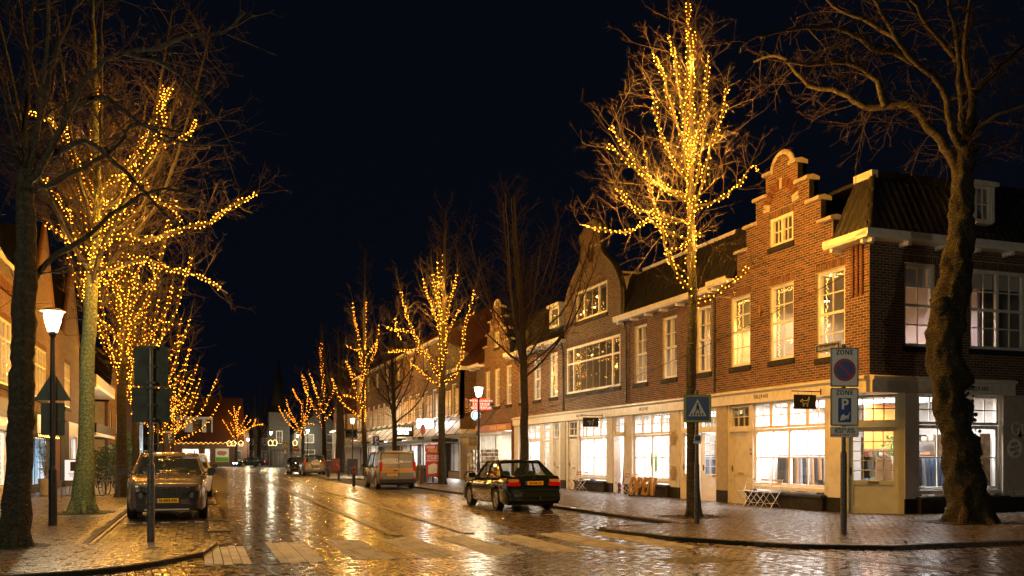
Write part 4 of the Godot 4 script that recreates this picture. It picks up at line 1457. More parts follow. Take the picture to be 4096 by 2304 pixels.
func build_far_right() -> void:
	# ---- long three-storey block with shutters: s 95 .. 55.5
	var fb := far_brick("far_brick_brown", Color(.13, .07, .04))
	var h := house("shuttered_block", "long brown brick block with white shuttered windows above a shop canopy", 95.0)
	turn_face(h)
	var op := []
	for k in 15:
		op.append([1.2 + k * 2.58, 4.25, 2.35 + k * 2.58, 6.35])
	plain_wall(h, 0, 39.5, 4.15, 7.1, op, fb)
	var op2 := []
	for k in 7:
		op2.append([1.4 + k * 4.7, 7.9, 2.5 + k * 4.7, 9.3])
	plain_wall(h, 0, 35, 7.1, 9.7, op2, fb, "upper_wall")
	for o in op:
		window(h, o[0], o[1], o[2], o[3], 2, [.6, .4], {"fw": .1, "sill_mat": mats.white_paint, "z": -.03})
		shutter(h, o[0] - .55, o[0] - .06, o[1], o[3] - .4)
		shutter(h, o[2] + .06, o[2] + .55, o[1], o[3] - .4)
	for o in op2:
		window(h, o[0], o[1], o[2], o[3], 2, [.5, .5], {"fw": .1, "z": -.03})
	room(h, .1, 4.0, 39.0, 7.0, -3, -.26, mats.room_dim, mats.wood)
	room(h, .1, 7.2, 34.8, 9.6, -3, -.26, mats.room_dim, mats.wood)
	part(h, "parapet", boxm(Vector3(35, 7.1, -3), Vector3(39.7, 7.35, .15)), mats.white_paint)
	var rf := MB.new()
	rf.quad(Vector3(0, 9.7, .2), Vector3(35, 9.7, .2), Vector3(35, 12.6, -4), Vector3(0, 12.6, -4))
	rf.quad(Vector3(35, 9.7, .2), Vector3(35, 7.3, -5), Vector3(35, 7.3, -8), Vector3(35, 12.6, -4))
	rf.quad(Vector3(35, 7.3, -.6), Vector3(39.2, 7.3, -.6), Vector3(39.2, 11.4, -4.4), Vector3(35, 11.4, -4.4))
	rf.quad(Vector3(39.2, 7.3, -.6), Vector3(39.2, 7.3, -9), Vector3(39.2, 11.4, -4.4), Vector3(39.2, 11.4, -4.4))
	part(h, "roof", rf, mats.tile_red)
	part(h, "roof_gutter", boxm(Vector3(-.1, 9.62, -.05), Vector3(35.1, 9.8, .35)), mats.white_paint)
	# slatted panels above the canopy
	var slats := group_node(h, "slat_board")
	for k in 130:
		var q := boxm(Vector3(.2 + k * .3, 3.05, -.1), Vector3(.46 + k * .3, 3.95, -.04 + rnd(0, .01)))
		part(slats, "slat", q, mats.white_paint)
	part(h, "sign_band", boxm(Vector3(0, 3.96, -.2), Vector3(39.5, 4.15, .06)), mats.metal_dark)
	# canopy with tie rods
	var can := MB.new()
	can.cbox(Vector3(.5, 2.5, -.1), Vector3(38.6, 2.68, 1.7), .03)
	part(h, "canopy", can, mats.metal_dark)
	part(h, "canopy_soffit", boxm(Vector3(.6, 2.46, -.1), Vector3(38.5, 2.498, 1.62)), mats.white_paint)
	var rods := MB.new()
	for k in 14:
		rods.bar(Vector3(1.2 + k * 2.8, 2.68, 1.5), Vector3(1.2 + k * 2.8 - .2, 4.1, .0), .018, 5)
	part(h, "tie_rods", rods, mats.metal_dark)
	for k in 10:
		window(h, .3 + k * 3.9, .5, 3.9 + k * 3.9, 2.46, 3, [1.0], {"name": "shop_window", "z": -.3, "sill": false, "mat": mats.white_paint if k % 3 else mats.metal_dark})
		part(h, "plinth", boxm(Vector3(.0 + k * 3.9, 0, -.5), Vector3(3.9 + k * 3.9, .5, -.28)), mats.plaster_beige)
		part(h, "shop_pier", boxm(Vector3(3.9 + k * 3.9, 0, -.5), Vector3(4.2 + k * 3.9, 3.05, -.05)), mats.white_paint if k % 2 else mats.metal_dark)
	room(h, .1, .05, 39.0, 3.0, -4, -.51, mats.room_white, mats.wood)
	shop_light(Vector3(18.0, 2.95, -64.0), Vector2(1.4, 8.0), SHOP_E * 3.6, lc(1, .93, .85), "long white ceiling light of the bookshop under the canopy")
	shop_light(Vector3(18.0, 2.95, -84.0), Vector2(1.4, 8.0), SHOP_E * 3.0, lc(1, .86, .75), "long white ceiling light of the far shop under the canopy")
	# side wall towards the camera
	turn_face(h, Transform3D(Basis(Vector3.UP, PI / 2), Vector3(39.5, 0, 0)))
	plain_wall(h, 0, 9, 3.3, 7.1, [], fb, "side_wall")
	plain_wall(h, 0, 9, 0, 3.3, [[.5, .6, 2.0, 2.0], [.5, 2.15, 1.2, 2.95], [1.4, 2.15, 2.1, 2.95]], mats.white_paint, "side_front")
	window(h, .5, .6, 2.0, 2.0, 1, [1.0], {"name": "shop_window", "sill": false})
	window(h, .5, 2.15, 1.2, 2.95, 2, [.5, .5], {"sill": false})
	window(h, 1.4, 2.15, 2.1, 2.95, 2, [.5, .5], {"sill": false})
	turn_face(null)
	# lit signs hung from the block
	var t := thing("light_box_sign", "blank white light box sign above the canopy", "sign", Vector3(15.3, 3.86, -62.0))
	light_box(t, Vector3(-.62, -.34, -.06), Vector3(.62, .34, .06), "white_box", .95, 1.0, 1.0, 1.0)
	var fr := MB.new()
	for e in [[-.66, -.38, .66, -.34], [-.66, .34, .66, .38], [-.66, -.34, -.62, .34], [.62, -.34, .66, .34]]:
		fr.box(Vector3(e[0], e[1], -.08), Vector3(e[2], e[3], .08))
	part(t, "frame", fr, mats.metal_dark)
	var tl := OmniLight3D.new()
	tl.name = "panel_light"; t.add_child(tl); tl.position = Vector3(0, 0, .3); tl.light_energy = 1.2; tl.light_size = .3; tl.light_color = lc(.95, 1, 1); tl.shadow_enabled = true
	t = thing("light_box_sign", "black edged light box sign with two glowing white bars", "sign", Vector3(15.3, 3.5, -69.0))
	part(t, "frame", boxm(Vector3(-.8, -.42, -.08), Vector3(.8, .42, .06)), mats.metal_dark)
	light_box(t, Vector3(-.7, .05, .06), Vector3(.62, .27, .07), "sign_bar", .95, 1.0, 1.0, 1.2)
	light_box(t, Vector3(-.5, -.24, .06), Vector3(.4, -.02, .07), "sign_bar", .95, 1.0, 1.0, 1.2)
	for k in 7:
		part(t, "coloured_light_edge", boxm(Vector3(-.7 + k * .2, .3, .06), Vector3(-.58 + k * .2, .36, .07)), glow("sign_edge_%d" % (k % 3), [1.0, .3, .9][k % 3], [.3, .9, .7][k % 3], [.1, .4, .2][k % 3], .5))
	t = thing("estate_sign", "maroon to-let board with two vertical lines of lettering", "sign", Vector3(16.5, 4.8, -55.36))
	part(t, "board", boxm(Vector3(-.26, -.47, -.03), Vector3(.26, .47, .03)), mat("maroon", lc(.22, .03, .015), .5))
	letters(t, "TE KOOP", .17, Vector3(-.11, 0, .034), mats.white_sign, "lettering", .004, 0, "Droid Sans", 700, PI / 2)
	letters(t, "STERCK", .17, Vector3(.12, 0, .034), mats.white_sign, "lettering", .004, 0, "Droid Sans", 700, PI / 2)
	t = thing("souvenir_light_box", "red light box sign with three lines of white lettering", "sign", Vector3(15.28, 4.5, -48.7))
	light_box(t, Vector3(-.5, -.33, -.05), Vector3(.5, .33, .05), "red_box", 1.0, .05, .015, .55)
	letters(t, "WENSKAARTEN", .12, Vector3(0, .2, .052), mats.sign_glow, "lettering", .004, 0, "Droid Serif")
	letters(t, "LECTUUR", .15, Vector3(0, .0, .052), mats.sign_glow, "lettering", .004, 0, "Droid Serif")
	letters(t, "SOUVENIRS", .15, Vector3(0, -.2, .052), mats.sign_glow, "lettering", .004, 0, "Droid Serif")
	part(t, "bracket", boxm(Vector3(.5, -.03, -.03), Vector3(.76, .03, .03)), mats.metal_dark)
	t = thing("round_light_sign", "round white light sign below the red box sign", "sign", Vector3(15.0, 3.88, -48.8))
	var d := MB.new()
	d.lathe([Vector2(0, .06), Vector2(.26, .06), Vector2(.29, .0), Vector2(.26, -.06), Vector2(0, -.06)], 24, Transform3D(Basis(Vector3.RIGHT, PI / 2), Vector3.ZERO))
	part(t, "light_panel", d, glow("round_box", .55, .85, 1.0, .8))
	var rg := MB.new()
	rg.lathe([Vector2(.21, .068), Vector2(.25, .068)].map(func(p): return p), 24, Transform3D(Basis(Vector3.RIGHT, PI / 2), Vector3.ZERO))
	part(t, "ring", rg, mats.blue_sign)
	# awning of the souvenir shop
	t = thing("shop_awning", "flat yellowish awning with scalloped iron edge over the souvenir shop", "awning", Vector3(16.0, 2.75, -52.0), -PI / 2)
	part(t, "sheet", boxm(Vector3(-3.5, -.05, .08), Vector3(6.4, .02, 1.9)), mats.cream_paint)
	part(t, "edge", boxm(Vector3(-3.55, -.12, 1.9), Vector3(6.45, .06, 1.96)), mats.metal_dark)
	var rd := MB.new()
	for k in 5:
		rd.bar(Vector3(-3.0 + k * 2.2, .0, 1.85), Vector3(-3.2 + k * 2.2, 1.9, .06), .02, 5)
	part(t, "tie_rods", rd, mats.metal_dark)

	# ---- lower houses beyond
	var wall2 := far_brick("far_brick_red", Color(.17, .075, .04))
	h = house("narrow_brick_house", "narrow red brick house with a hanging sign beyond the shuttered block", 112.0)
	turn_face(h)
	var ops := [[1, 3.8, 2.0, 5.6], [3, 3.8, 4.0, 5.6], [5, 3.8, 6.0, 5.6], [1, .9, 2.4, 2.6], [3.4, .9, 5.6, 2.6]]
	plain_wall(h, 0, 9, 0, 6.4, ops, wall2)
	for o in ops:
		window(h, o[0], o[1], o[2], o[3], 2, [.6, .4], {"fw": .09})
	room(h, .1, .05, 8.9, 6.3, -3, -.26, mats.room_white, mats.wood)
	simple_gable(h, 0, 9, 6.4, 10.5, wall2, mats.tile_red, 8.0)
	turn_face(null)
	shop_light(Vector3(17.5, 2.9, -107), Vector2(1.5, 4), SHOP_E * 2.0, lc(1, .95, .9), "white ceiling light of the narrow brick house")
	h = thing("low_shop", "low plastered shop with a green painted upper wall", "house", Vector3(14.6, 0, -98), -PI / 2 + .0)
	turn_face(h)
	plain_wall(h, -5, 3, 0, 4.2, [[-4.2, .7, -3.2, 2.6], [-2.2, .5, 2.5, 2.6]], mats.plaster_beige)
	window(h, -4.2, .7, -3.2, 2.6, 1, [1.0], {"fw": .1})
	window(h, -2.2, .5, 2.5, 2.6, 3, [1.0], {"name": "shop_window", "fw": .1, "sill": false})
	room(h, -4.9, .05, 2.9, 3.4, -3, -.26, mats.room_white, mats.wood)
	part(h, "roof", boxm(Vector3(-5.2, 4.2, -6), Vector3(3.2, 4.4, .3)), mats.metal_dark)
	turn_face(null)
	shop_light(Vector3(16.2, 3.2, -97), Vector2(1.5, 4), SHOP_E * 2.0, lc(1, .7, .65), "pinkish ceiling light of the low shop")
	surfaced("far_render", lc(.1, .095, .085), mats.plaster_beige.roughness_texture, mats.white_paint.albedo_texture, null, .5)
	# ---- white church tower and houses round the crossing
	h = thing("church_tower", "white church tower with a tall slate spire at the end of the street", "church", Vector3(12.4, 0, -146))
	turn_face(h)
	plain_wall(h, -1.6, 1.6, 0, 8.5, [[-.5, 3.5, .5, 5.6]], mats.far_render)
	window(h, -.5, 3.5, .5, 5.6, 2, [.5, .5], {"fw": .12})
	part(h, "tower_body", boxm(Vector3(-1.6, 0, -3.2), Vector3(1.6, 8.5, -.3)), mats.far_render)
	var sp := MB.new()
	sp.lathe([Vector2(2.4, 8.5), Vector2(1.5, 9.6), Vector2(.05, 17)], 4, Transform3D(Basis(Vector3.UP, PI / 4), Vector3(0, 0, -1.6)))
	part(h, "spire", sp, mats.tile_dark)
	turn_face(null)
	var dl := [
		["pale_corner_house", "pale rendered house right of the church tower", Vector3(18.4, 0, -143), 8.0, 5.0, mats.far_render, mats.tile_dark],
		["dark_end_house", "dark house beyond the crossing left of the church tower", Vector3(4.5, 0, -168), 9.0, 6.0, wall2, mats.tile_dark],
		["dark_end_house", "dark brick house behind the far lit tree at the crossing", Vector3(-5.5, 0, -172), 9.0, 6.0, fb, mats.tile_red],
		["dark_end_house", "dark house seen between the lamps at the end of the street", Vector3(11.0, 0, -176), 7.0, 5.0, fb, mats.tile_dark],
	]
	for e in dl:
		h = thing(e[0], e[1], "house", e[2])
		turn_face(h)
		var w: float = e[3]
		var o2 := [[-w * .35, .8, -w * .1, 2.6], [w * .1, .8, w * .35, 2.6], [-w * .35, 3.6, -w * .12, 5.0], [w * .12, 3.6, w * .35, 5.0]]
		plain_wall(h, -w / 2, w / 2, 0, e[4], o2, e[5])
		for o in o2:
			window(h, o[0], o[1], o[2], o[3], 2, [.6, .4], {"fw": .1})
		part(h, "house_body", boxm(Vector3(-w / 2, 0, -7), Vector3(w / 2, e[4], -1.6)), mats.room_dim)
		simple_gable(h, -w / 2, w / 2, e[4], e[4] + 4.0, e[5], e[6], 7.0)
		turn_face(null)
	# shop at the crossing with the tiled roof
	h = thing("end_shop", "shop at the crossing with a red tiled roof, white upper bay and a fish poster", "house", Vector3(1.4, 0, -141))
	turn_face(h)
	plain_wall(h, -6.5, 4.2, 0, 3.6, [[-3.4, .6, .6, 2.7]], wall2)
	window(h, -3.4, .6, .6, 2.7, 3, [1.0], {"name": "shop_window", "fw": .1, "sill": false})
	room(h, -4, .3, 1.2, 3.0, -3, -.26, mats.room_white, mats.wood)
	var r2 := MB.new()
	r2.prism(P2([0.9, 3.6, -8, 3.6, -4.5, 10.5, -3.2, 10.5]), -5.4, 7.2, Transform3D(Basis(Vector3.BACK, Vector3.UP, Vector3.LEFT), Vector3.ZERO))
	part(h, "roof", r2, mat("tile_red_dark", lc(.08, .028, .013), .5))
	plain_wall(h, -4.2, .9, 4.6, 7.4, [[-3.9, 5.0, -3.0, 7.0], [-1.9, 5.0, -.6, 7.0], [.0, 5.0, .7, 7.0]], mats.plaster_white, "bay", 1.4)
	for o in [[-3.9, -3.0], [-1.9, -.6], [.0, .7]]:
		window(h, o[0], 5.0, o[1], 7.0, 1, [.6, .4], {"fw": .08, "mat": mats.dark_paint, "sill": false})
	part(h, "bay_back", boxm(Vector3(-4, 4.7, -1.6), Vector3(.8, 7.3, -1.41)), mats.room_dim)
	var po := group_node(h, "poster")
	part(po, "poster_sheet", boxm(Vector3(1.3, .7, .01), Vector3(3.2, 2.7, .05)), mats.white_sign)
	part(po, "poster_band", boxm(Vector3(1.34, .74, .05), Vector3(3.16, 1.4, .056)), mat("green_print", lc(.12, .45, .02), .5))
	var fish := MB.new()
	for k in 9:
		fish.lathe([Vector2(.0, .02), Vector2(.2, .015), Vector2(.24, 0)].map(func(p): return p), 10, Transform3D(Basis(Vector3.RIGHT, PI / 2), Vector3(1.75 + k * .12, 2.0 + sin(k * 1.9) * .14, .05)))
	part(po, "poster_picture", fish, mat("fish_print", lc(.45, .2, .14), .5))
	var lw := PackedVector3Array()
	for k in 90:
		lw.append(Vector3(-6.4 + k * .12, 3.5 + sin(k * 1.1) * .12, .95))
	garland(h, "eave_lights", lw, .035, "garland_bulb")
	turn_face(null)
	shop_light(Vector3(0, 2.9, -142.5), Vector2(4, 1.5), SHOP_E * 1.0, lc(1, .95, .88), "white ceiling light of the shop at the crossing")

func build_left() -> void:
	# ---- nearest house on the left: s 24 .. 36.3
	var h := thing("left_corner_house", "brick house at the left edge with a lit bay window and moulded cornice", "house", Vector3(-6.2, 0, -24.0), PI / 2)
	turn_face(h)
	brick_wall(h, 3.5, 7.85, func(y): return [5.0, 12.3], [[9.0, 3.98, 12.0, 6.25]], RED, 0)
	window(h, 9.0, 3.98, 12.0, 6.25, 4, [.72, .28], {"heavy": [1], "posts": [1, 2, 3], "fw": .1, "bar": .02, "z": -.02})
	var cp := PackedVector3Array()
	for k in 200:
		cp.append(Vector3(9.2 + (k % 14) * .2, 4.1 + (k / 14) * .11 + rnd(-.02, .02), -.25 + rnd(-.03, .03)))
	garland(h, "curtain_lights", cp, .015, "garland_bulb")
	room(h, 8.0, 3.8, 12.2, 7.4, -3.5, -.2, mats.room_dim, mats.wood)
	# dentils and cornice
	var den := group_node(h, "dentil_band")
	for k in 30:
		part(den, "dentil", boxm(Vector3(5.2 + k * .24, 7.2, .01), Vector3(5.33 + k * .24, 7.55, .1)), brick_variant(RED, k % 3))
	part(h, "cornice", boxm(Vector3(5, 7.86, -.3), Vector3(12.3, 8.15, .35)), mats.cream_paint)
	tiled_roof(h, 5, 12.3, 8.15, .2, 11.5, -3.0, mats.tile_dark, false)
	part(h, "shop_fascia", boxm(Vector3(5, 2.9, -.3), Vector3(12.3, 3.5, .15)), mat("grey_green", lc(.1, .12, .11), .5))
	part(h, "shop_band", boxm(Vector3(5, 2.45, -.3), Vector3(12.3, 2.9, .1)), mats.cream_paint)
	window(h, 9.5, .5, 11.2, 2.45, 2, [1.0], {"name": "shop_window", "sill": false, "mat": mats.cream_paint})
	door(h, 11.25, .06, 12.1, 2.4, mats.white_paint, -.05, 1.0)
	part(h, "plinth", boxm(Vector3(5, 0, -.3), Vector3(11.2, .5, -.02)), mats.cream_paint)
	part(h, "side_wall", boxm(Vector3(12.3, 0, -8), Vector3(12.5, 8.1, -.3)), brick_variant(RED, 1))
	room(h, 8, .05, 12.2, 2.9, -4, -.31, mats.room_white, mats.wood)
	var gl := PackedVector3Array()
	for k in 40:
		gl.append(Vector3(8 + k * .107, 2.75 - absf(sin(k * .3)) * .15, .17))
	garland(h, "shop_lights", gl, .02, "garland_bulb")
	turn_face(null)
	shop_light(Vector3(-7.8, 2.8, -34.2), Vector2(1.4, 2), SHOP_E, lc(1, .9, .75), "ceiling light of the shop at the left edge")
	room_lamp(Vector3(-7.6, 6.4, -34.4), 1.4, lc(1, .75, .4), "pendant lamp behind the bay window at the left edge")
	# ---- twin gabled house: s 36.5 .. 55.5
	h = thing("twin_gable_house", "brick house with two steep pointed gables on the left of the street", "house", Vector3(-6.2, 0, -36.5), PI / 2)
	turn_face(h)
	var win := [[1.2, 4.0, 2.6, 6.1], [4.4, 3.97, 7.4, 6.1], [13.05, 4.02, 15.35, 6.25]]
	brick_wall(h, 3.35, 7.7, func(y): return [0.0, 19.0], win, DULL, 0)
	for apex in [6.9, 15.7]:
		var f := func(y: float) -> Array:
			var r: float = (11.5 - y) / 1.25
			return [apex - r, apex + r] if r > .02 else []
		brick_wall(h, 7.7, 11.45, f, [], DULL, 0, false)
		var cap := MB.new()
		for side in [-1, 1]:
			cap.tube(PackedVector3Array([Vector3(apex + side * 3.1, 7.65, -.05), Vector3(apex, 11.55, -.05)]), PackedFloat32Array([.12, .12]), 4)
		part(h, "gable_edge", cap, brick_variant(DULL, 1))
		var rr := MB.new()
		for side in [-1, 1]:
			var a := Vector3(apex + side * 3.04, 7.7, -.1)
			var c := Vector3(apex, 11.5, -.1)
			var k := Vector3(0, 0, -7)
			if side < 0: rr.quad(a + k, a, c, c + k)
			else: rr.quad(a, a + k, c + k, c)
		part(h, "gable_roof", rr, mats.tile_dark)
	for w in win:
		window(h, w[0], w[1], w[2], w[3], 2 if w[2] - w[0] < 2 else 4, [.66, .34], {"heavy": [1], "posts": [1, 2, 3], "fw": .09, "z": -.03})
		var gp := PackedVector3Array()
		for k in 46:
			gp.append(Vector3(rnd(w[0] + .2, w[2] - .2), rnd(w[1] + .2, w[3] - .9), -.3 - rnd(0, .2)))
		garland(h, "window_lights", gp, .018, "garland_bulb")
	room(h, .2, 3.8, 18.8, 7.2, -3.5, -.2, mats.room_dim, mats.wood)
	tiled_roof(h, 0, 19.0, 7.72, -.4, 11.2, -3.6, mats.tile_dark, false)
	part(h, "fascia", boxm(Vector3(0, 2.42, -.3), Vector3(11.6, 3.36, .12)), mats.dark_paint)
	var bn := group_node(h, "banner")
	part(bn, "sheet", boxm(Vector3(3.95, 2.5, .14), Vector3(9.7, 3.25, .17)), mats.cream_paint)
	letters(bn, "Regenboog", .17, Vector3(8.0, 2.82, .172), mats.black_ink)
	letters(bn, "massage", .13, Vector3(5.2, 2.95, .172), mats.black_ink)
	var arc := MB.new()
	for k in 3:
		var pts := PackedVector3Array()
		var rad := PackedFloat32Array()
		for q in 13:
			var a := PI * q / 12.0
			pts.append(Vector3(8.0 + cos(a) * (.75 + k * .09), 2.62 + sin(a) * (.45 + k * .06), .172))
			rad.append(.035)
		arc.tube(pts, rad, 4)
	part(bn, "rainbow", arc, mat("rainbow_print", lc(.45, .25, .12), .6))
	var fl := PackedVector3Array()
	for k in 90:
		fl.append(Vector3(3.95 + k * .065, 2.44 - absf(sin(k * .33)) * .08, .2))
	garland(h, "banner_lights", fl, .016, "garland_bulb")
	part(h, "shop_pier", boxm(Vector3(0, 0, -.3), Vector3(3.9, 2.42, .0)), mats.dark_paint)
	window(h, 3.95, .3, 9.3, 2.42, 4, [1.0], {"name": "shop_window", "z": -.1, "sill": false, "mat": mats.dark_paint})
	part(h, "plinth", boxm(Vector3(3.9, 0, -.3), Vector3(9.3, .3, -.02)), mats.dark_paint)
	part(h, "brick_pier", boxm(Vector3(9.35, 0, -.3), Vector3(11.6, 2.42, .01)), brick_variant(RED, 1))
	part(h, "garage_door", boxm(Vector3(11.65, 0, -.2), Vector3(14.6, 3.3, .03)), mats.dark_paint)
	plain_wall(h, 14.65, 19.0, 0, 3.34, [[15.3, .5, 18.2, 2.6]], mats.cream_paint, "end_front")
	window(h, 15.3, .5, 18.2, 2.6, 2, [1.0], {"name": "shop_window", "z": -.08, "sill": false})
	room(h, 4.0, .05, 9.3, 2.9, -3.5, -.31, mat("room_blue", lc(.35, .5, .62), .9), mats.wood)
	part(h, "end_wall", boxm(Vector3(18.75, 0, -8), Vector3(19.0, 7.7, -.31)), brick_variant(DULL, 1))
	turn_face(null)
	shop_light(Vector3(-7.8, 2.78, -43.0), Vector2(1.4, 3.4), SHOP_E * 1.3, lc(.62, .86, 1), "bluish ceiling light of the shop under the rainbow banner")
	shop_light(Vector3(-7.6, 2.9, -53.0), Vector2(1.2, 2.4), SHOP_E * .7, lc(.8, .92, 1), "cool ceiling light of the last shop under the twin gables")
	# ---- balconied building and houses beyond
	h = thing("balcony_building", "set back dark building with long white balconies and wall lamps", "building", Vector3(-8.6, 0, -58.0), PI / 2)
	turn_face(h)
	plain_wall(h, 0, 16, 0, 8.4, [[2, .6, 4, 2.2], [7, .6, 10, 2.2], [2, 3.4, 4, 5.4], [7, 3.4, 10, 5.4]], far_brick("far_brick_dark", Color(.06, .04, .03)))
	for o in [[2, .6, 4, 2.2], [7, .6, 10, 2.2], [2, 3.4, 4, 5.4], [7, 3.4, 10, 5.4]]:
		window(h, o[0], o[1], o[2], o[3], 2, [1.0], {"fw": .1})
	room(h, .1, .05, 15.9, 8, -3, -.26, mats.room_dim, mats.wood)
	for y in [2.75, 5.6]:
		var bal := group_node(h, "balcony")
		part(bal, "slab", boxm(Vector3(-.5, y, .0), Vector3(12, y + .2, 3.1)), mats.plaster_white)
		part(bal, "front", boxm(Vector3(-.5, y + .2, 3.0), Vector3(12, y + .75, 3.1)), mats.plaster_beige if y > 4 else mats.dark_paint)
	simple_gable(h, 0, 6, 8.4, 12, mats.plaster_beige, mats.tile_dark, 6.0)
	turn_face(null)
	for e in [[Vector3(-6.5, 4.9, -58.3), "bare round wall lamp under the upper balcony"], [Vector3(-6.5, 2.25, -58.4), "bare round wall lamp under the lower balcony"]]:
		var t := thing("wall_lamp", e[1], "lamp", e[0], 0, "lamps under the balconies")
		var gb := MB.new()
		gb.lathe([Vector2(.001, -.09), Vector2(.07, -.06), Vector2(.09, 0), Vector2(.07, .06), Vector2(.001, .09)], 12)
		part(t, "bulb_globe", gb, glow("wall_lamp_glow", 1.0, .75, .4, 14.0))
		part(t, "bracket", boxm(Vector3(-.03, .09, -.03), Vector3(.03, .3, .03)), mats.metal_dark)
		var l := OmniLight3D.new()
		l.name = "globe_light"; t.add_child(l); l.light_energy = 2.0; l.light_size = .05; l.light_color = lc(1, .75, .4); l.shadow_enabled = true
	var n := 0
	for e in [[-6.8, -88.0, 12.0, "brick"], [-6.8, -106.0, 12.0, "red"], [-6.8, -126.0, 13.0, "dark"]]:
		h = thing("far_left_house", ["first gabled house beyond the balconies on the left", "second gabled house beyond the balconies on the left", "last gabled house on the left before the crossing"][n], "house", Vector3(e[0], 0, e[1] + 8), PI / 2)
		n += 1
		turn_face(h)
		var o3 := [[1, .6, 5, 2.5], [7, .6, 11, 2.5], [2, 3.6, 3.4, 5.4], [8, 3.6, 9.4, 5.4]]
		plain_wall(h, 0, e[2], 0, 6, o3, far_brick("far_brick_" + e[3], Color(.13, .07, .04)))
		for o in o3:
			window(h, o[0], o[1], o[2], o[3], 2, [1.0], {"fw": .1})
		room(h, .1, .05, e[2] - .1, 5.9, -3, -.26, mats.room_dim, mats.wood)
		simple_gable(h, 0, e[2], 6, 11, mats["far_brick_" + e[3]], mats.tile_dark, 7.0)
		turn_face(null)
	shop_light(Vector3(-8.3, 2.8, -85.0), Vector2(1.5, 6), SHOP_E * 1.5, lc(.7, 1, .85), "greenish ceiling light of a shop on the far left")
	shop_light(Vector3(-8.3, 2.8, -104.0), Vector2(1.5, 6), SHOP_E * 1.5, lc(1, .9, .8), "white ceiling light of a shop on the far left")

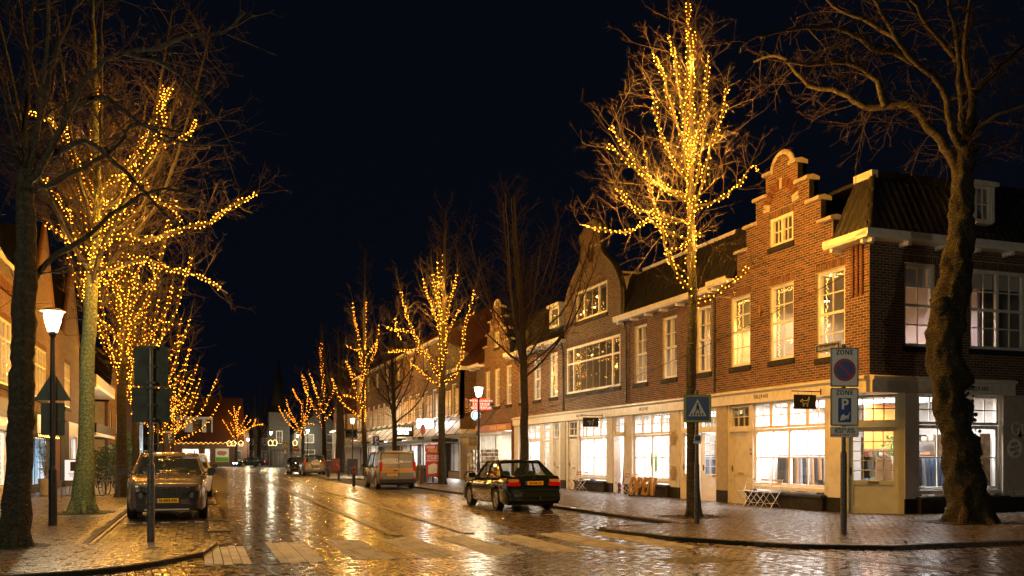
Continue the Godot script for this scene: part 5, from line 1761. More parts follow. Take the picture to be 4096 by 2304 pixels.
const LIMBS := {
	"R0": [[16.2, 15.6], [0.15, 0, 0.05, 0.09, 0.85, 0.03, -0.06, 1.69, -0.02, -0.24, 2.53, -0.09, -0.31, 3.37, -0.11, -0.4, 4.04, -0.14, -0.32, 4.77, -0.11, -0.19, 5.5, -0.07, -0.06, 6.28, -0.02, -0.01, 7.01, -0.01, -0, 7.74, -0, 0.06, 8.41, 0.02], [
		[-0.16, 8.06, -0.06, -0.26, 8.46, -0.25, -0.4, 8.96, -0.51, -0.57, 9.48, -0.79, -0.8, 9.67, -1.08, -1.19, 9.73, -1.55, -1.43, 9.99, -1.85, -1.73, 10.32, -2.22, -2.1, 10.54, -2.65, -2.27, 10.95, -2.89, -2.55, 11.49, -3.26, -2.94, 11.45, -3.71],
		[-0.01, 8.29, -0, -0.4, 8.76, 0.08, -0.59, 9.16, 0.18, -0.93, 9.64, 0.28, -1.66, 9.96, 0.35, -2.14, 10.3, 0.42, -2.73, 10.78, 0.52, -3.16, 11.17, 0.6, -3.58, 11.54, 0.68],
		[-1, 10.34, -0.35, -1.54, 10.49, -0.33, -2.17, 10.46, -0.32, -2.56, 10.62, -0.3, -3.03, 10.73, -0.28, -3.54, 10.68, -0.27, -4.44, 10.47, -0.24, -5.22, 10.17, -0.21],
		[0.06, 8.29, 0.02, -0.15, 9.25, 0.08, -0.27, 10.13, 0.15, -0.47, 11.03, 0.21, -0.64, 11.56, 0.23, -0.8, 12.44, 0.29],
		[0.06, 8.29, 0.02, 0.4, 9.08, -0.11, 0.61, 9.79, -0.26, 1.2, 10.37, -0.33, 1.68, 10.78, -0.38, 2.32, 11.27, -0.43, 3.01, 11.9, -0.5],
		[0.21, 9.38, 0.07, 0.27, 10.53, -0.18, 0.65, 12.07, -0.39, 0.88, 12.97, -0.51],
		[-1.62, 9.36, -0.57, -1.84, 9.89, -0.58, -2.21, 10.14, -0.65, -2.61, 10.26, -0.73, -3.45, 10.17, -0.89, -4.4, 10.22, -1.07],
		[-0.12, 10.38, -0.04, -0.47, 10.71, -0.04, -0.8, 10.9, -0.05, -1.29, 11.39, -0.04, -1.59, 11.74, -0.03],
		[0.13, 8.6, 0.05, 0.34, 8.95, 0.46, 0.59, 9.05, 0.9, 0.91, 9.17, 1.47],
		[-1.32, 10.81, -0.47, -1.83, 11.31, -0.81, -2.32, 11.61, -1.13, -2.75, 12.15, -1.43],
	]],
	"R1": [[11.45, 19.2], [0.02, 0, 0.01, -0.02, 1.7, -0.01, -0.04, 3.54, -0.01, -0.01, 5.37, -0, -0.06, 7.2, -0.02, -0.06, 9.03, -0.02, -0.04, 10.87, -0.01, -0.1, 12.09, -0.03, -0.13, 13.07, -0.04], [
		[0.01, 5.3, 0, -0.38, 5.88, -0.02, -0.68, 6.35, -0.03, -0.88, 7.04, -0, -1.04, 7.5, 0.01, -1.24, 8.18, 0.04, -1.42, 9.1, 0.11],
		[-0.74, 7.05, -0.26, -0.99, 7.29, -0.42, -1.17, 7.14, -0.54, -1.5, 7.02, -0.74, -1.97, 7.11, -1.03, -2.45, 7.27, -1.32],
		[-0.04, 7.66, -0.01, -0.66, 7.84, 0.09, -1.2, 8.03, 0.19, -1.72, 8.21, 0.29, -2.25, 8.54, 0.41, -2.66, 8.67, 0.49],
		[-0.09, 7.77, -0.03, -0.68, 8, -0.09, -1.14, 8.24, -0.13, -1.61, 8.73, -0.16, -2.02, 9.18, -0.18, -2.14, 9.38, -0.18],
		[-0.87, 7.44, -0.31, -1.4, 7.42, -0.22, -1.74, 7.64, -0.15, -2.11, 7.9, -0.06],
		[-0.09, 8.1, -0.03, -0.67, 8.65, 0.11, -0.97, 9.11, 0.22, -1.23, 9.67, 0.37, -1.44, 10.21, 0.53],
		[-0.07, 8.75, -0.02, -0.31, 9.7, -0.3, -0.47, 10.89, -0.58, -0.58, 11.32, -0.71, -0.69, 11.63, -0.82],
		[-0.07, 9.14, -0.02, -0.37, 9.98, 0.12, -0.64, 10.85, 0.27, -0.76, 11.18, 0.33, -0.94, 11.51, 0.38],
		[-0.04, 7.66, -0.01, -0.28, 8.81, 0.08, -0.33, 10.09, 0.27, -0.36, 11.1, 0.42, -0.45, 11.8, 0.49],
		[0.06, 7.66, 0.02, 0.13, 8.23, 0.33, 0.12, 8.94, 0.64, 0.2, 9.34, 0.89, 0.19, 9.84, 1.11, 0.19, 10.11, 1.24],
		[0.01, 8.97, 0, 0.31, 10.03, -0.08, 0.46, 10.8, -0.16, 0.58, 11.58, -0.25],
		[0.01, 7.55, 0, 0.57, 7.76, 0.02, 1.01, 8.02, 0.03, 1.34, 8.33, 0.03, 1.67, 8.76, 0.02, 1.97, 8.57, 0.02],
		[0.04, 5.27, 0.01, 0.36, 5.34, 0.25, 0.66, 5.64, 0.47, 0.91, 5.84, 0.66, 1.14, 6.12, 0.84],
		[-0.61, 6.4, -0.21, -0.19, 6.59, -0.19, 0, 6.94, -0.2, 0.43, 6.94, -0.16],
		[-0.01, 7.16, -0.01, -0.74, 7.15, 0.02, -1.23, 7.21, 0.04],
		[-0.01, 7.88, -0.01, 0.22, 8.79, -0.03, 0.38, 9.7, -0.08],
		[0.01, 9.41, 0, 0.15, 10.65, -0.31, 0.51, 12.5, -0.72],
	]],
	"L0": [[-2.8, 16.6], [-0.03, 0, -0.01, 0.04, 1.04, 0.01, 0.08, 2.06, 0.03, 0.12, 3.09, 0.04, 0.14, 3.71, 0.05, 0.15, 4.53, 0.05, 0.17, 5.35, 0.06, 0.17, 5.84, 0.06, 0.15, 6.21, 0.05], [
		[0.14, 4.52, 0.05, 0.23, 4.3, -0.01, 0.37, 4.63, -0.08, 0.64, 4.91, -0.15, 1.04, 5.24, -0.25, 1.48, 5.73, -0.37, 1.88, 6.08, -0.45, 2.15, 6.23, -0.51, 2.49, 6.26, -0.57, 2.84, 6.18, -0.63, 3.35, 5.91, -0.73],
		[0.14, 6.22, 0.05, -0.02, 6.78, 0.16, -0.17, 7.38, 0.28, -0.33, 7.82, 0.36],
		[0.16, 5.68, 0.06, 0.34, 5.87, 0.16, 0.57, 5.96, 0.29, 1, 6.17, 0.52, 1.39, 6.35, 0.74, 1.71, 6.62, 0.92, 1.87, 6.81, 1.02, 2.34, 6.71, 1.28, 2.81, 6.48, 1.54],
		[0.16, 5.98, 0.06, 0.38, 6.57, 0.41, 0.53, 7.43, 0.83, 0.68, 8.5, 1.37, 0.76, 9.01, 1.63],
		[0.15, 6.26, 0.05, 0.13, 7.48, -0.32, 0.11, 8.88, -0.74, 0.13, 9.51, -0.92, 0.11, 10.35, -1.17],
		[0.18, 5.98, 0.06, 0.38, 6.09, 0.23, 0.66, 6.61, 0.51, 0.9, 7.05, 0.76, 1.2, 7.47, 1.04, 1.62, 7.75, 1.39, 2.24, 7.73, 1.88, 2.66, 7.81, 2.21, 3.18, 7.79, 2.64, 3.49, 8, 2.9],
		[0.39, 7.21, 0.14, 0.6, 8.1, 0.03, 0.78, 8.86, -0.07, 1.06, 9.27, -0.09, 1.31, 9.86, -0.14],
		[0.14, 4.62, 0.05, -0.03, 4.64, 0.07, -0.2, 4.96, 0.11, -0.43, 5.29, 0.16],
		[0.5, 6.39, 0.18, 1.07, 6.57, 0.65, 1.4, 6.36, 0.93, 1.89, 5.79, 1.36, 2.23, 5.38, 1.67, 2.66, 4.88, 2.06],
		[0.85, 7.21, 0.3, 1.37, 7.33, 0.6, 1.7, 7.07, 0.8, 2.49, 6.54, 1.27, 3.27, 6.41, 1.72],
		[1.68, 8.13, 0.59, 2.34, 7.75, 1.24, 2.84, 7.12, 1.78, 2.96, 6.67, 1.98],
	]],
	"L1": [[-2.83, 25.9], [0.03, 0, 0.01, 0.11, 1.71, 0.04, 0.14, 3.68, 0.05, 0.2, 4.99, 0.07, 0.25, 5.97, 0.09, 0.36, 6.95, 0.13, 0.39, 8.26, 0.14, 0.36, 9.57, 0.13, 0.33, 10.88, 0.12, 0.3, 12.52, 0.1, 0.27, 13.83, 0.09], [
		[0.26, 5.91, 0.09, -0.05, 7.05, -0.25, -0.38, 7.91, -0.56, -0.72, 8.51, -0.83, -1.11, 9.11, -1.13],
		[0.23, 6.56, 0.08, -0.03, 8.22, -0.56, -0.17, 8.96, -0.85, -0.37, 9.96, -1.25, -0.56, 10.73, -1.57],
		[0.33, 7.54, 0.12, 0.3, 8.72, -0.24, 0.16, 9.81, -0.61, 0.29, 10.93, -0.89, 0.32, 11.82, -1.13],
		[0.23, 5.8, 0.08, 0.57, 6.92, 0.55, 0.94, 7.65, 0.95, 1.31, 8.37, 1.34, 1.72, 9.12, 1.77, 2.02, 9.57, 2.07, 2.12, 10.21, 2.3, 2.36, 10.65, 2.56],
		[1.05, 8.08, 0.37, 1.13, 9.16, 0.06, 1.48, 9.92, -0.13, 1.83, 10.82, -0.36, 1.93, 11.4, -0.5, 1.89, 12.18, -0.75],
		[0.28, 6.29, 0.1, 0.86, 6.36, 0.52, 1.54, 6.57, 1.02, 2.09, 6.26, 1.44, 2.59, 6.12, 1.81, 3.08, 5.93, 2.18, 3.57, 5.53, 2.55],
		[0.44, 6.89, 0.15, 0.96, 7.23, 0.49, 1.48, 7.09, 0.81, 2.09, 7.16, 1.19, 2.59, 7.34, 1.51, 3.14, 7.43, 1.86, 3.58, 7.74, 2.15, 4.07, 7.97, 2.46, 4.35, 8.15, 2.65],
		[1.51, 8.73, 0.53, 1.71, 8.35, 0.4, 2.21, 8.11, 0.23, 2.52, 7.78, 0.1],
		[1.66, 9.49, 0.59, 2.48, 9.9, 0.61, 2.74, 10.15, 0.62, 2.79, 10.5, 0.58],
		[0.38, 6.24, 0.14, 0.54, 6.06, 0.25, 0.62, 5.95, 0.31],
		[0.36, 6.99, 0.13, 0.73, 7.57, 0.1, 1.02, 8.56, 0, 1.32, 9.55, -0.09, 1.73, 10.52, -0.16],
		[0.36, 8.08, 0.13, 0.66, 8.56, 0.43, 1.03, 8.73, 0.75, 1.34, 8.47, 1.01],
		[0.33, 8.08, 0.12, -0.13, 9.32, -0.54, -0.9, 10.64, -1.43, -1.74, 11.14, -2.25],
		[0.36, 6.72, 0.13, -0.05, 6.94, 0.23, -0.42, 7.16, 0.33, -0.88, 7.46, 0.46],
		[1.51, 6.64, 0.53, 1.37, 6.26, 0.65, 1.33, 5.74, 0.82],
		[1.71, 6.56, 0.6, 1.82, 6.19, 0.6, 1.76, 5.82, 0.54],
	]],
	"R3": [[12.25, 46], [0.04, 0, 0.01, 0.02, 1.22, 0.01, 0, 3.2, 0, 0.04, 5.06, 0.01, 0.07, 6.51, 0.02, 0.1, 8.5, 0.04, 0.14, 10.48, 0.05, 0.17, 12.47, 0.06, 0.19, 14.45, 0.07], [
		[-0.02, 5.16, -0.01, -0.46, 5.55, -0.49, -0.87, 6.02, -0.95, -1.23, 6.42, -1.35, -1.48, 6.51, -1.61],
		[-0.02, 5.38, -0.01, -0.43, 6.67, -0.59, -0.92, 7.29, -1.08, -1.14, 8.07, -1.41, -1.43, 9, -1.82, -1.53, 9.63, -2.04, -1.72, 10.66, -2.41, -1.84, 11.78, -2.76],
		[-0.33, 6.04, -0.12, -0.91, 6.9, -0.18, -1.63, 7.03, -0.29, -2.2, 7.02, -0.38, -2.69, 6.97, -0.46, -3.12, 6.89, -0.53],
		[-1.36, 7.94, -0.48, -1.98, 8.11, -0.37, -2.51, 8.08, -0.29, -3.19, 8.35, -0.16],
		[-2.26, 8.16, -0.79, -2.27, 8.54, -0.92, -2.28, 8.92, -1.05],
		[-2.26, 8.16, -0.79, -2.15, 7.85, -0.61, -2.07, 7.54, -0.46],
		[0.02, 5.23, 0.01, -0.18, 6.58, 0.32, -0.36, 8.67, 0.86, -0.75, 10.37, 1.23, -0.98, 11.7, 1.55],
		[0.05, 5.53, 0.02, 0.28, 7.38, -0.13, 0.41, 9.25, -0.32, 0.88, 10.84, -0.37, 1.07, 12.28, -0.48],
		[-0.09, 8.08, -0.03, -0.4, 9.44, -0.44, -0.69, 10.44, -0.77, -0.9, 11.9, -1.15],
		[-0.09, 8.81, -0.03, -0.34, 10.6, 0.52, -0.55, 12.2, 1.03],
		[0.09, 8.81, 0.03, 0.15, 10.76, -0.21, 0.27, 13.33, -0.5],
		[0.05, 5.27, 0.02, 0.53, 5.71, 0.61, 0.76, 6.61, 1.11, 0.76, 7.91, 1.63, 0.89, 9.04, 2.17, 1.05, 9.89, 2.61, 1.22, 11.17, 3.23],
		[0.22, 7.94, 0.08, 0.83, 8.96, -0.18, 1.26, 9.59, -0.34],
		[1.33, 8.96, 0.47, 1.56, 9.05, 0.46, 1.71, 9.13, 0.46],
	]],
	"R5": [[12.4, 69], [-0.08, 0, -0.03, -0.12, 2.03, -0.04, -0.21, 3.96, -0.07, -0.24, 5.89, -0.09, -0.21, 8.78, -0.07, -0.17, 11.68, -0.06, -0.12, 14.57, -0.04, -0.06, 17.47, -0.02], [
		[-0.24, 4.21, -0.08, -0.98, 5.02, -0.72, -1.74, 5.79, -1.36, -2.2, 7.11, -1.88, -2.38, 7.67, -2.09],
		[-0.29, 5.54, -0.1, -1.07, 6.06, -0.19, -1.9, 6.15, -0.3],
		[-0.24, 4.9, -0.08, -0.99, 6.77, 0.27, -1.34, 8.01, 0.52, -1.73, 8.82, 0.67],
		[-0.24, 7.24, -0.08, -0.6, 7.58, -0.48, -0.96, 7.93, -0.87],
		[-0.24, 6.82, -0.08, -0.48, 8.92, 0.09, -0.72, 11.01, 0.27, -0.99, 11.94, 0.3, -1.18, 13.6, 0.44],
		[-0.19, 7.88, -0.07, -0.05, 10.07, -0.54, 0.08, 12.07, -0.96, 0.25, 13.98, -1.35],
		[-0.24, 7.24, -0.08, 0.3, 8.75, -0.09, 0.72, 9.73, -0.08, 0.84, 10.43, -0.12, 1.08, 12.23, -0.24],
		[-0.19, 8.73, -0.07, 0.32, 9.62, -0.23, 0.89, 10.41, -0.37],
		[-0.24, 9.16, -0.08, -0.57, 9.56, 0.01, -1.12, 9.74, 0.1, -1.77, 10.02, 0.22],
		[-0.24, 4.15, -0.08, -0.09, 5.23, -0.31, -0.07, 7.09, -0.76],
	]],
	"R7": [[12.4, 94], [0.09, 0, 0.03, 0.07, 3.49, 0.02, 0.02, 5.3, 0.01, -0.01, 8.4, -0, -0.08, 11.25, -0.03, -0.2, 15.13, -0.07], [
		[-0.07, 4.61, -0.02, -0.6, 6.07, -0.81, -1.33, 7.84, -1.82, -1.64, 8.73, -2.28, -1.92, 10.38, -2.95],
		[-0, 5.76, -0, -0.69, 8.68, -1.25, -1.05, 9.73, -1.77],
		[-0, 6.47, -0, 0.06, 9.41, -1.03, -0.04, 11.66, -1.88, -0.04, 13.32, -2.47],
		[-0, 5.76, -0, 0.75, 7.5, -0.32, 1.21, 8.68, -0.54, 0.98, 9.72, -0.94],
		[-0, 5.04, -0, 0.63, 5.74, 0.54, 1.06, 6.58, 0.97],
		[-0, 5.33, -0, -0.49, 7.5, -0.61, -0.86, 8.66, -1, -1.36, 10.57, -1.57],
		[-0, 6.47, -0, 0.1, 10.11, -0.78, 0.1, 12.32, -1.27],
	]],
	"R8": [[12.4, 112], [-0.08, 0, -0.03, -0.1, 2.93, -0.04, -0.13, 4.76, -0.05, -0.13, 8.43, -0.05], [
		[-0.12, 3.49, -0.04, -1.04, 4.85, -0.79, -1.96, 5.88, -1.5, -2.58, 7.09, -2.04, -2.81, 7.78, -2.27],
		[-0.12, 3.49, -0.04, -0.84, 5.71, -1.1, -1.58, 7.27, -2, -1.86, 8.84, -2.6],
		[-0.12, 3.99, -0.04, -0.05, 7.4, -0.68, -0.81, 8.96, -1.35, -1.19, 10, -1.73],
		[-0.12, 4.84, -0.04, 0.26, 7.32, 1.01, 0.24, 9.78, 1.87, -0.55, 11.54, 2.36],
		[-0.12, 3.65, -0.04, -0.69, 5.2, -0.95, -1.43, 6.24, -1.87, -2.17, 7.47, -2.83],
		[-0.12, 4.5, -0.04, 0.58, 6.55, -0.36, 1.11, 8.27, -0.64],
		[-0.12, 5.17, -0.04, 0.65, 5.5, 0.45, 1.27, 5.33, 0.84],
	]],
	"F0": [[5.6, 140.3], [0.05, 0, 0.02, 0.05, 2.49, 0.02, 0.05, 4.36, 0.02, 0.08, 6.6, 0.03, 0.15, 8.47, 0.05], [
		[0, 3.83, 0, -1.02, 4.66, -1.09, -1.88, 5.15, -1.99, -2.75, 5.87, -2.92],
		[0, 4.07, 0, -0.7, 4.89, -0.51, -1.46, 6.29, -1.12, -2, 7.12, -1.54],
		[0.06, 4.42, 0.02, 0.14, 6.26, 0.61, -0.2, 7.85, 1.01, -0.38, 9.1, 1.34],
		[0.17, 5.58, 0.06, 0.4, 8.38, -0.27, 0.74, 8.97, -0.27],
		[0.17, 4.88, 0.06, 1.06, 5.59, 0.06, 1.95, 6.65, 0.04, 2.12, 7, 0.01],
		[0.28, 4.53, 0.1, 1.52, 5.36, -0.15, 2.65, 6.32, -0.4, 2.84, 7.27, -0.64],
		[0.39, 4.76, 0.14, 1.79, 5.68, 1.04, 2.97, 6.13, 1.78, 3.93, 6.24, 2.38],
		[0.17, 5.11, 0.06, 1.07, 6.53, -0.19, 1.64, 7.83, -0.43],
		[0.06, 4.88, 0.02, -0.5, 5.8, 0.04, -0.83, 6.72, 0.09],
		[0.11, 5.35, 0.04, -0.29, 7.18, 0.44, -1.29, 8.43, 0.68],
	]],
}

# ---------------------------------------------------------------- trees and fairy lights
func V3(a: Array) -> PackedVector3Array:
	var o := PackedVector3Array()
	for k in range(0, a.size(), 3):
		o.append(Vector3(a[k], a[k + 1], a[k + 2]))
	return o

func smooth(p: PackedVector3Array, sub: int, jit: float) -> PackedVector3Array:
	var o := PackedVector3Array()
	var m := p.size()
	for k in m - 1:
		var a := p[maxi(k - 1, 0)]
		var b := p[k]
		var c := p[k + 1]
		var d := p[mini(k + 2, m - 1)]
		for q in sub:
			var t := float(q) / sub
			var r := b.cubic_interpolate(c, a, d, t)
			if k + q > 0: r += Vector3(rnd(-jit, jit), rnd(-jit, jit) * .5, rnd(-jit, jit))
			o.append(r)
	o.append(p[m - 1])
	return o

func path_len(p: PackedVector3Array) -> float:
	var l := 0.0
	for k in p.size() - 1:
		l += p[k].distance_to(p[k + 1])
	return l

func at_path(p: PackedVector3Array, t: float) -> Array:
	var f := clampf(t, 0, .9999) * (p.size() - 1)
	var k := int(f)
	return [p[k].lerp(p[k + 1], f - k), (p[k + 1] - p[k]).normalized()]

func rdir() -> Vector3:
	return Vector3(rnd(-1, 1), rnd(-1, 1), rnd(-1, 1)).normalized()

# spec: per (branches per metre), len, sub (twigs per branch metre), up, r
func twigs(mb: MB, path: PackedVector3Array, spec: Dictionary, from := .15) -> void:
	var L := path_len(path)
	var n := maxi(2, int(L * spec.per))
	for k in n:
		var t := from + (1.0 - from) * pow((k + rng.randf()) / n, .85)
		var e := at_path(path, t)
		var dir: Vector3 = e[1]
		var perp := rdir()
		perp = (perp - dir * perp.dot(dir)).normalized()
		var d := (dir * rnd(.35, .9) + perp * .8 + Vector3(0, spec.up, 0)).normalized()
		var ln: float = spec.len * rnd(.45, 1.1) * (1.2 - .55 * t)
		var pts := PackedVector3Array([e[0]])
		var rad := PackedFloat32Array([spec.r])
		var cur: Vector3 = e[0]
		var segs := 4
		for q in segs:
			d = (d + rdir() * .22 + Vector3(0, spec.bend, 0)).normalized()
			cur += d * ln / segs
			pts.append(cur)
			rad.append(lerpf(spec.r, spec.r * .35, (q + 1.0) / segs))
		mb.tube(pts, rad, 3, false)
		var m := int(ln * spec.sub)
		for q in m:
			var e2 := at_path(pts, rnd(.12, 1.0))
			var d2: Vector3 = e2[1]
			var p2 := rdir()
			d2 = (d2 * .7 + p2 * .75 + Vector3(0, spec.up * .6, 0)).normalized()
			var l2: float = ln * rnd(.2, .5)
			var c2: Vector3 = e2[0]
			var mid := c2 + d2 * l2 * .5 + rdir() * l2 * .08
			var end := mid + (d2 + rdir() * .4 + Vector3(0, spec.bend, 0)).normalized() * l2 * .5
			mb.tube(PackedVector3Array([c2, mid, end]), PackedFloat32Array([spec.r * .5, spec.r * .38, spec.r * .22]), 3, false)
			if spec.get("fine", 0) > 0:
				for w in spec.fine:
					var e3: Vector3 = mid.lerp(end, rnd(0, 1))
					mb.tube(PackedVector3Array([e3, e3 + (d2 + rdir() * 1.1).normalized() * l2 * rnd(.25, .5)]), PackedFloat32Array([spec.r * .3, spec.r * .15]), 3, false)

func radii(n: int, a: float, b: float) -> PackedFloat32Array:
	var r := PackedFloat32Array()
	for k in n:
		r.append(lerpf(a, b, pow(float(k) / (n - 1), .8)))
	return r

func random_limbs(trunk: PackedVector3Array, fork: float, top: float, spread: float, count: int, curl := .5) -> Array:
	var out := []
	for k in count:
		var y := lerpf(fork, top * .62, pow(float(k) / count, 1.1))
		var t := 0.0
		var p0 := Vector3.ZERO
		for q in trunk.size() - 1:
			if trunk[q].y <= y and trunk[q + 1].y >= y:
				p0 = trunk[q].lerp(trunk[q + 1], (y - trunk[q].y) / maxf(.01, trunk[q + 1].y - trunk[q].y))
		if p0 == Vector3.ZERO: p0 = trunk[trunk.size() - 1]
		var a := k * 2.4 + rnd(-.4, .4)
		var reach := spread * rnd(.7, 1.05) * (1.0 - .45 * float(k) / count)
		var rise := (top - y) * rnd(.55, .9) * (1.0 if curl > .3 else .6)
		var dir := Vector3(cos(a), 0, sin(a))
		out.append(PackedVector3Array([p0, p0 + dir * reach * .3 + Vector3(0, rise * .16, 0), p0 + dir * reach * .62 + Vector3(0, rise * (.45 - .15 * curl), 0), p0 + dir * reach * .86 + Vector3(0, rise * .72, 0), p0 + dir * reach + Vector3(0, rise, 0)]))
	return out

# carries a limb that starts at the trunk down into the middle of it
func rooted(l: PackedVector3Array, trunk: PackedVector3Array) -> PackedVector3Array:
	var best := -1
	for k in trunk.size():
		var d := trunk[k].distance_to(l[0] - Vector3(0, .45, 0))
		if d < .9 and (best < 0 or d < trunk[best].distance_to(l[0] - Vector3(0, .45, 0))):
			best = k
	if best < 0:
		return l
	var o := PackedVector3Array([trunk[best]])
	o.append_array(l)
	return o

# trunk with a noise-shaped surface
func bark_trunk(mb: MB, path: PackedVector3Array, rr: PackedFloat32Array, sides: int, lump_: float) -> void:
	var f := FastNoiseLite.new()
	f.frequency = 1.0
	f.seed = int(path[1].x * 1000.0) + sides
	var g := []
	var side := Vector3.RIGHT
	for k in path.size():
		var d := (path[mini(k + 1, path.size() - 1)] - path[maxi(k - 1, 0)]).normalized()
		side = (side - d * side.dot(d)).normalized()
		var o := d.cross(side)
		var row := PackedVector3Array()
		for q in sides + 1:
			var a := -TAU * (q % sides) / sides
			var e := side * cos(a) + o * sin(a)
			var p := path[k] + e * rr[k]
			var w := f.get_noise_3d(p.x * 2.2, p.y * 1.2, p.z * 2.2) * 1.5 + f.get_noise_3d(p.x * 6, p.y * 2.5, p.z * 6 + 40.0) * .8
			row.append(path[k] + e * rr[k] * (1.0 + lump_ * w))
		g.append(row)
	surface(mb, g)

# trunk radii given at its points
func make_tree(label: String, at: Vector2, y: float, trunk: PackedVector3Array, trad: PackedFloat32Array, limbs: Array, spec: Dictionary, bark: Material, group: String) -> Array:
	var t := thing("street_tree", label, "tree", Vector3(at.x, y, -at.y), 0, group)
	var sub := 7 if spec.get("sides", 0) > 15 else 4
	var path := smooth(trunk, sub, .018)
	var rr := PackedFloat32Array()
	for k in path.size():
		var f := float(k) / sub
		var q := mini(int(f), trad.size() - 2)
		rr.append(lerpf(trad[q], trad[q + 1], f - q))
	var mb := MB.new()
	bark_trunk(mb, path, rr, spec.get("sides", 14), spec.get("lump", .1))
	# root flare
	for k in 6:
		var a := k * 1.05 + at.x
		var o := Vector3(cos(a), 0, sin(a))
		mb.tube(PackedVector3Array([path[0] + o * trad[0] * 1.3 + Vector3(0, -.06, 0), path[0] + o * trad[0] * .95 + Vector3(0, .1, 0), path[0] + o * trad[0] * .5 + Vector3(0, .5, 0)]), PackedFloat32Array([trad[0] * .14, trad[0] * .26, trad[0] * .26]), 7)
	part(t, "trunk", mb, bark)
	var lm := MB.new()
	var tw := MB.new()
	var paths := []
	for l in limbs:
		var lp: PackedVector3Array = smooth(rooted(l, path), 3, .03)
		var L := path_len(lp)
		# thickness from where the limb leaves the trunk
		var base_r: float = clampf(spec.limb_r * (.55 + L * .12), .02, spec.limb_r * 1.6)
		var lr := radii(lp.size(), base_r, maxf(.012, base_r * .22))
		lm.tube(lp, lr, 7, false, .08, int(L * 10))
		paths.append([lp, lr])
		twigs(tw, lp, spec)
	twigs(tw, path, spec, spec.get("trunk_from", .6))
	part(t, "limbs", lm, spec.get("limb_mat", mats.bark_dark))
	part(t, "crown", tw, spec.get("twig_mat", mats.twig))
	return [t, path, rr, paths]

var bulb_mesh: ArrayMesh

func light_string(tree: Array, label: String, group: String, step: float, bulb_r: float, energy: float, lamps: int, singles: int, trunk_span: Vector2, limb_from := .0, limb_to := .95) -> void:
	var t: Node3D = tree[0]
	var ls := thing("light_string", label, "fairy lights", t.position, 0, group)
	var pos := PackedVector3Array()
	var wire := MB.new()
	var runs := []
	for e in tree[3]:
		runs.append([e[0], e[1], limb_from, limb_to])
	if trunk_span.y > trunk_span.x:
		runs.append([tree[1], tree[2], trunk_span.x, trunk_span.y])
	var lamp_spots := []
	for r in runs:
		var p: PackedVector3Array = r[0]
		var rad: PackedFloat32Array = r[1]
		var L: float = path_len(p) * (r[3] - r[2])
		for strand in 2:
			var n := maxi(2, int(L / step))
			var wp := PackedVector3Array()
			for k in n:
				var f := lerpf(r[2], r[3], (k + .5 + rnd(-.2, .2)) / n)
				var e := at_path(p, f)
				var d: Vector3 = e[1]
				var s := d.cross(Vector3(.3, .1, 1)).normalized()
				var u := d.cross(s)
				var a: float = f * L * 5.0 + strand * PI + rnd(-.5, .5)
				var rr := rad[mini(int(f * rad.size()), rad.size() - 1)] + rnd(.02, .05)
				var q: Vector3 = e[0] + (s * cos(a) + u * sin(a)) * rr
				wp.append(q)
				pos.append(q)
			if wp.size() > 1:
				wire.tube(wp, radii(wp.size(), .004, .004), 3, false)
		var m := maxi(1, int(L / 1.4))
		if r[0] == tree[1]: m = 0
		for k in m:
			lamp_spots.append(at_path(p, lerpf(maxf(r[2], .35), r[3], (k + .5) / m))[0] + Vector3(rnd(-1, 1), rnd(-.5, .5), rnd(-1, 1)).normalized() * .5)
	part(ls, "wire", wire, mats.black_plastic)
	if bulb_mesh == null:
		var b := MB.new()
		bulb(b, Vector3.ZERO, 1.0)
		bulb_mesh = b.mesh()
	var list := []
	for q in pos:
		list.append([(ls.position + q).distance_squared_to(eye), q])
	list.sort_custom(func(a, b): return a[0] < b[0])
	var rest := []
	for k in list.size():
		if k < singles:
			var o := MeshInstance3D.new()
			o.mesh = bulb_mesh
			o.material_override = mats.fairy_bulb
			o.name = "bulb"
			o.transform = Transform3D(Basis().scaled(Vector3.ONE * bulb_r), list[k][1])
			ls.add_child(o, true)
		else:
			rest.append(list[k][1])
	if rest.size():
		var mm := MultiMesh.new()
		mm.transform_format = MultiMesh.TRANSFORM_3D
		mm.mesh = bulb_mesh
		mm.instance_count = rest.size()
		for k in rest.size():
			mm.set_instance_transform(k, Transform3D(Basis().scaled(Vector3.ONE * bulb_r), rest[k]))
		var mi := MultiMeshInstance3D.new()
		mi.multimesh = mm
		mi.material_override = mats.fairy_bulb
		mi.name = "bulbs"
		ls.add_child(mi, true)
		mi.set_meta("kind", "stuff")
	# light of the strings, gathered in a few bulbs' places
	var nl := mini(lamps, lamp_spots.size())
	for k in nl:
		var l := OmniLight3D.new()
		l.name = "string_light"
		ls.add_child(l, true)
		l.position = lamp_spots[int((k + .5) * lamp_spots.size() / nl)]
		l.light_color = kelvin_warm()
		l.light_energy = energy / nl
		l.light_size = bulb_r
		l.omni_range = 25.0
		l.shadow_enabled = true

func from_data(key: String, y: float, label: String, trad: Array, spec: Dictionary, bark: Material, group: String, extra: Array = []) -> Array:
	var d: Array = LIMBS[key]
	var limbs := []
	for l in d[2]:
		limbs.append(V3(l))
	var r := PackedFloat32Array(trad)
	var trunk := V3(d[1])
	while r.size() < trunk.size():
		r.append(r[r.size() - 1] * .6)
	return make_tree(label, Vector2(d[0][0], d[0][1]), y, trunk, r, limbs + extra, spec, bark, group)

func straight_trunk(h: float, lean := .25) -> PackedVector3Array:
	var o := PackedVector3Array()
	var dx := rnd(-lean, lean)
	var dz := rnd(-lean, lean)
	for k in 7:
		var f := k / 6.0
		o.append(Vector3(dx * f * f + rnd(-.05, .05) * f, h * f, dz * f * f + rnd(-.05, .05) * f))
	return o

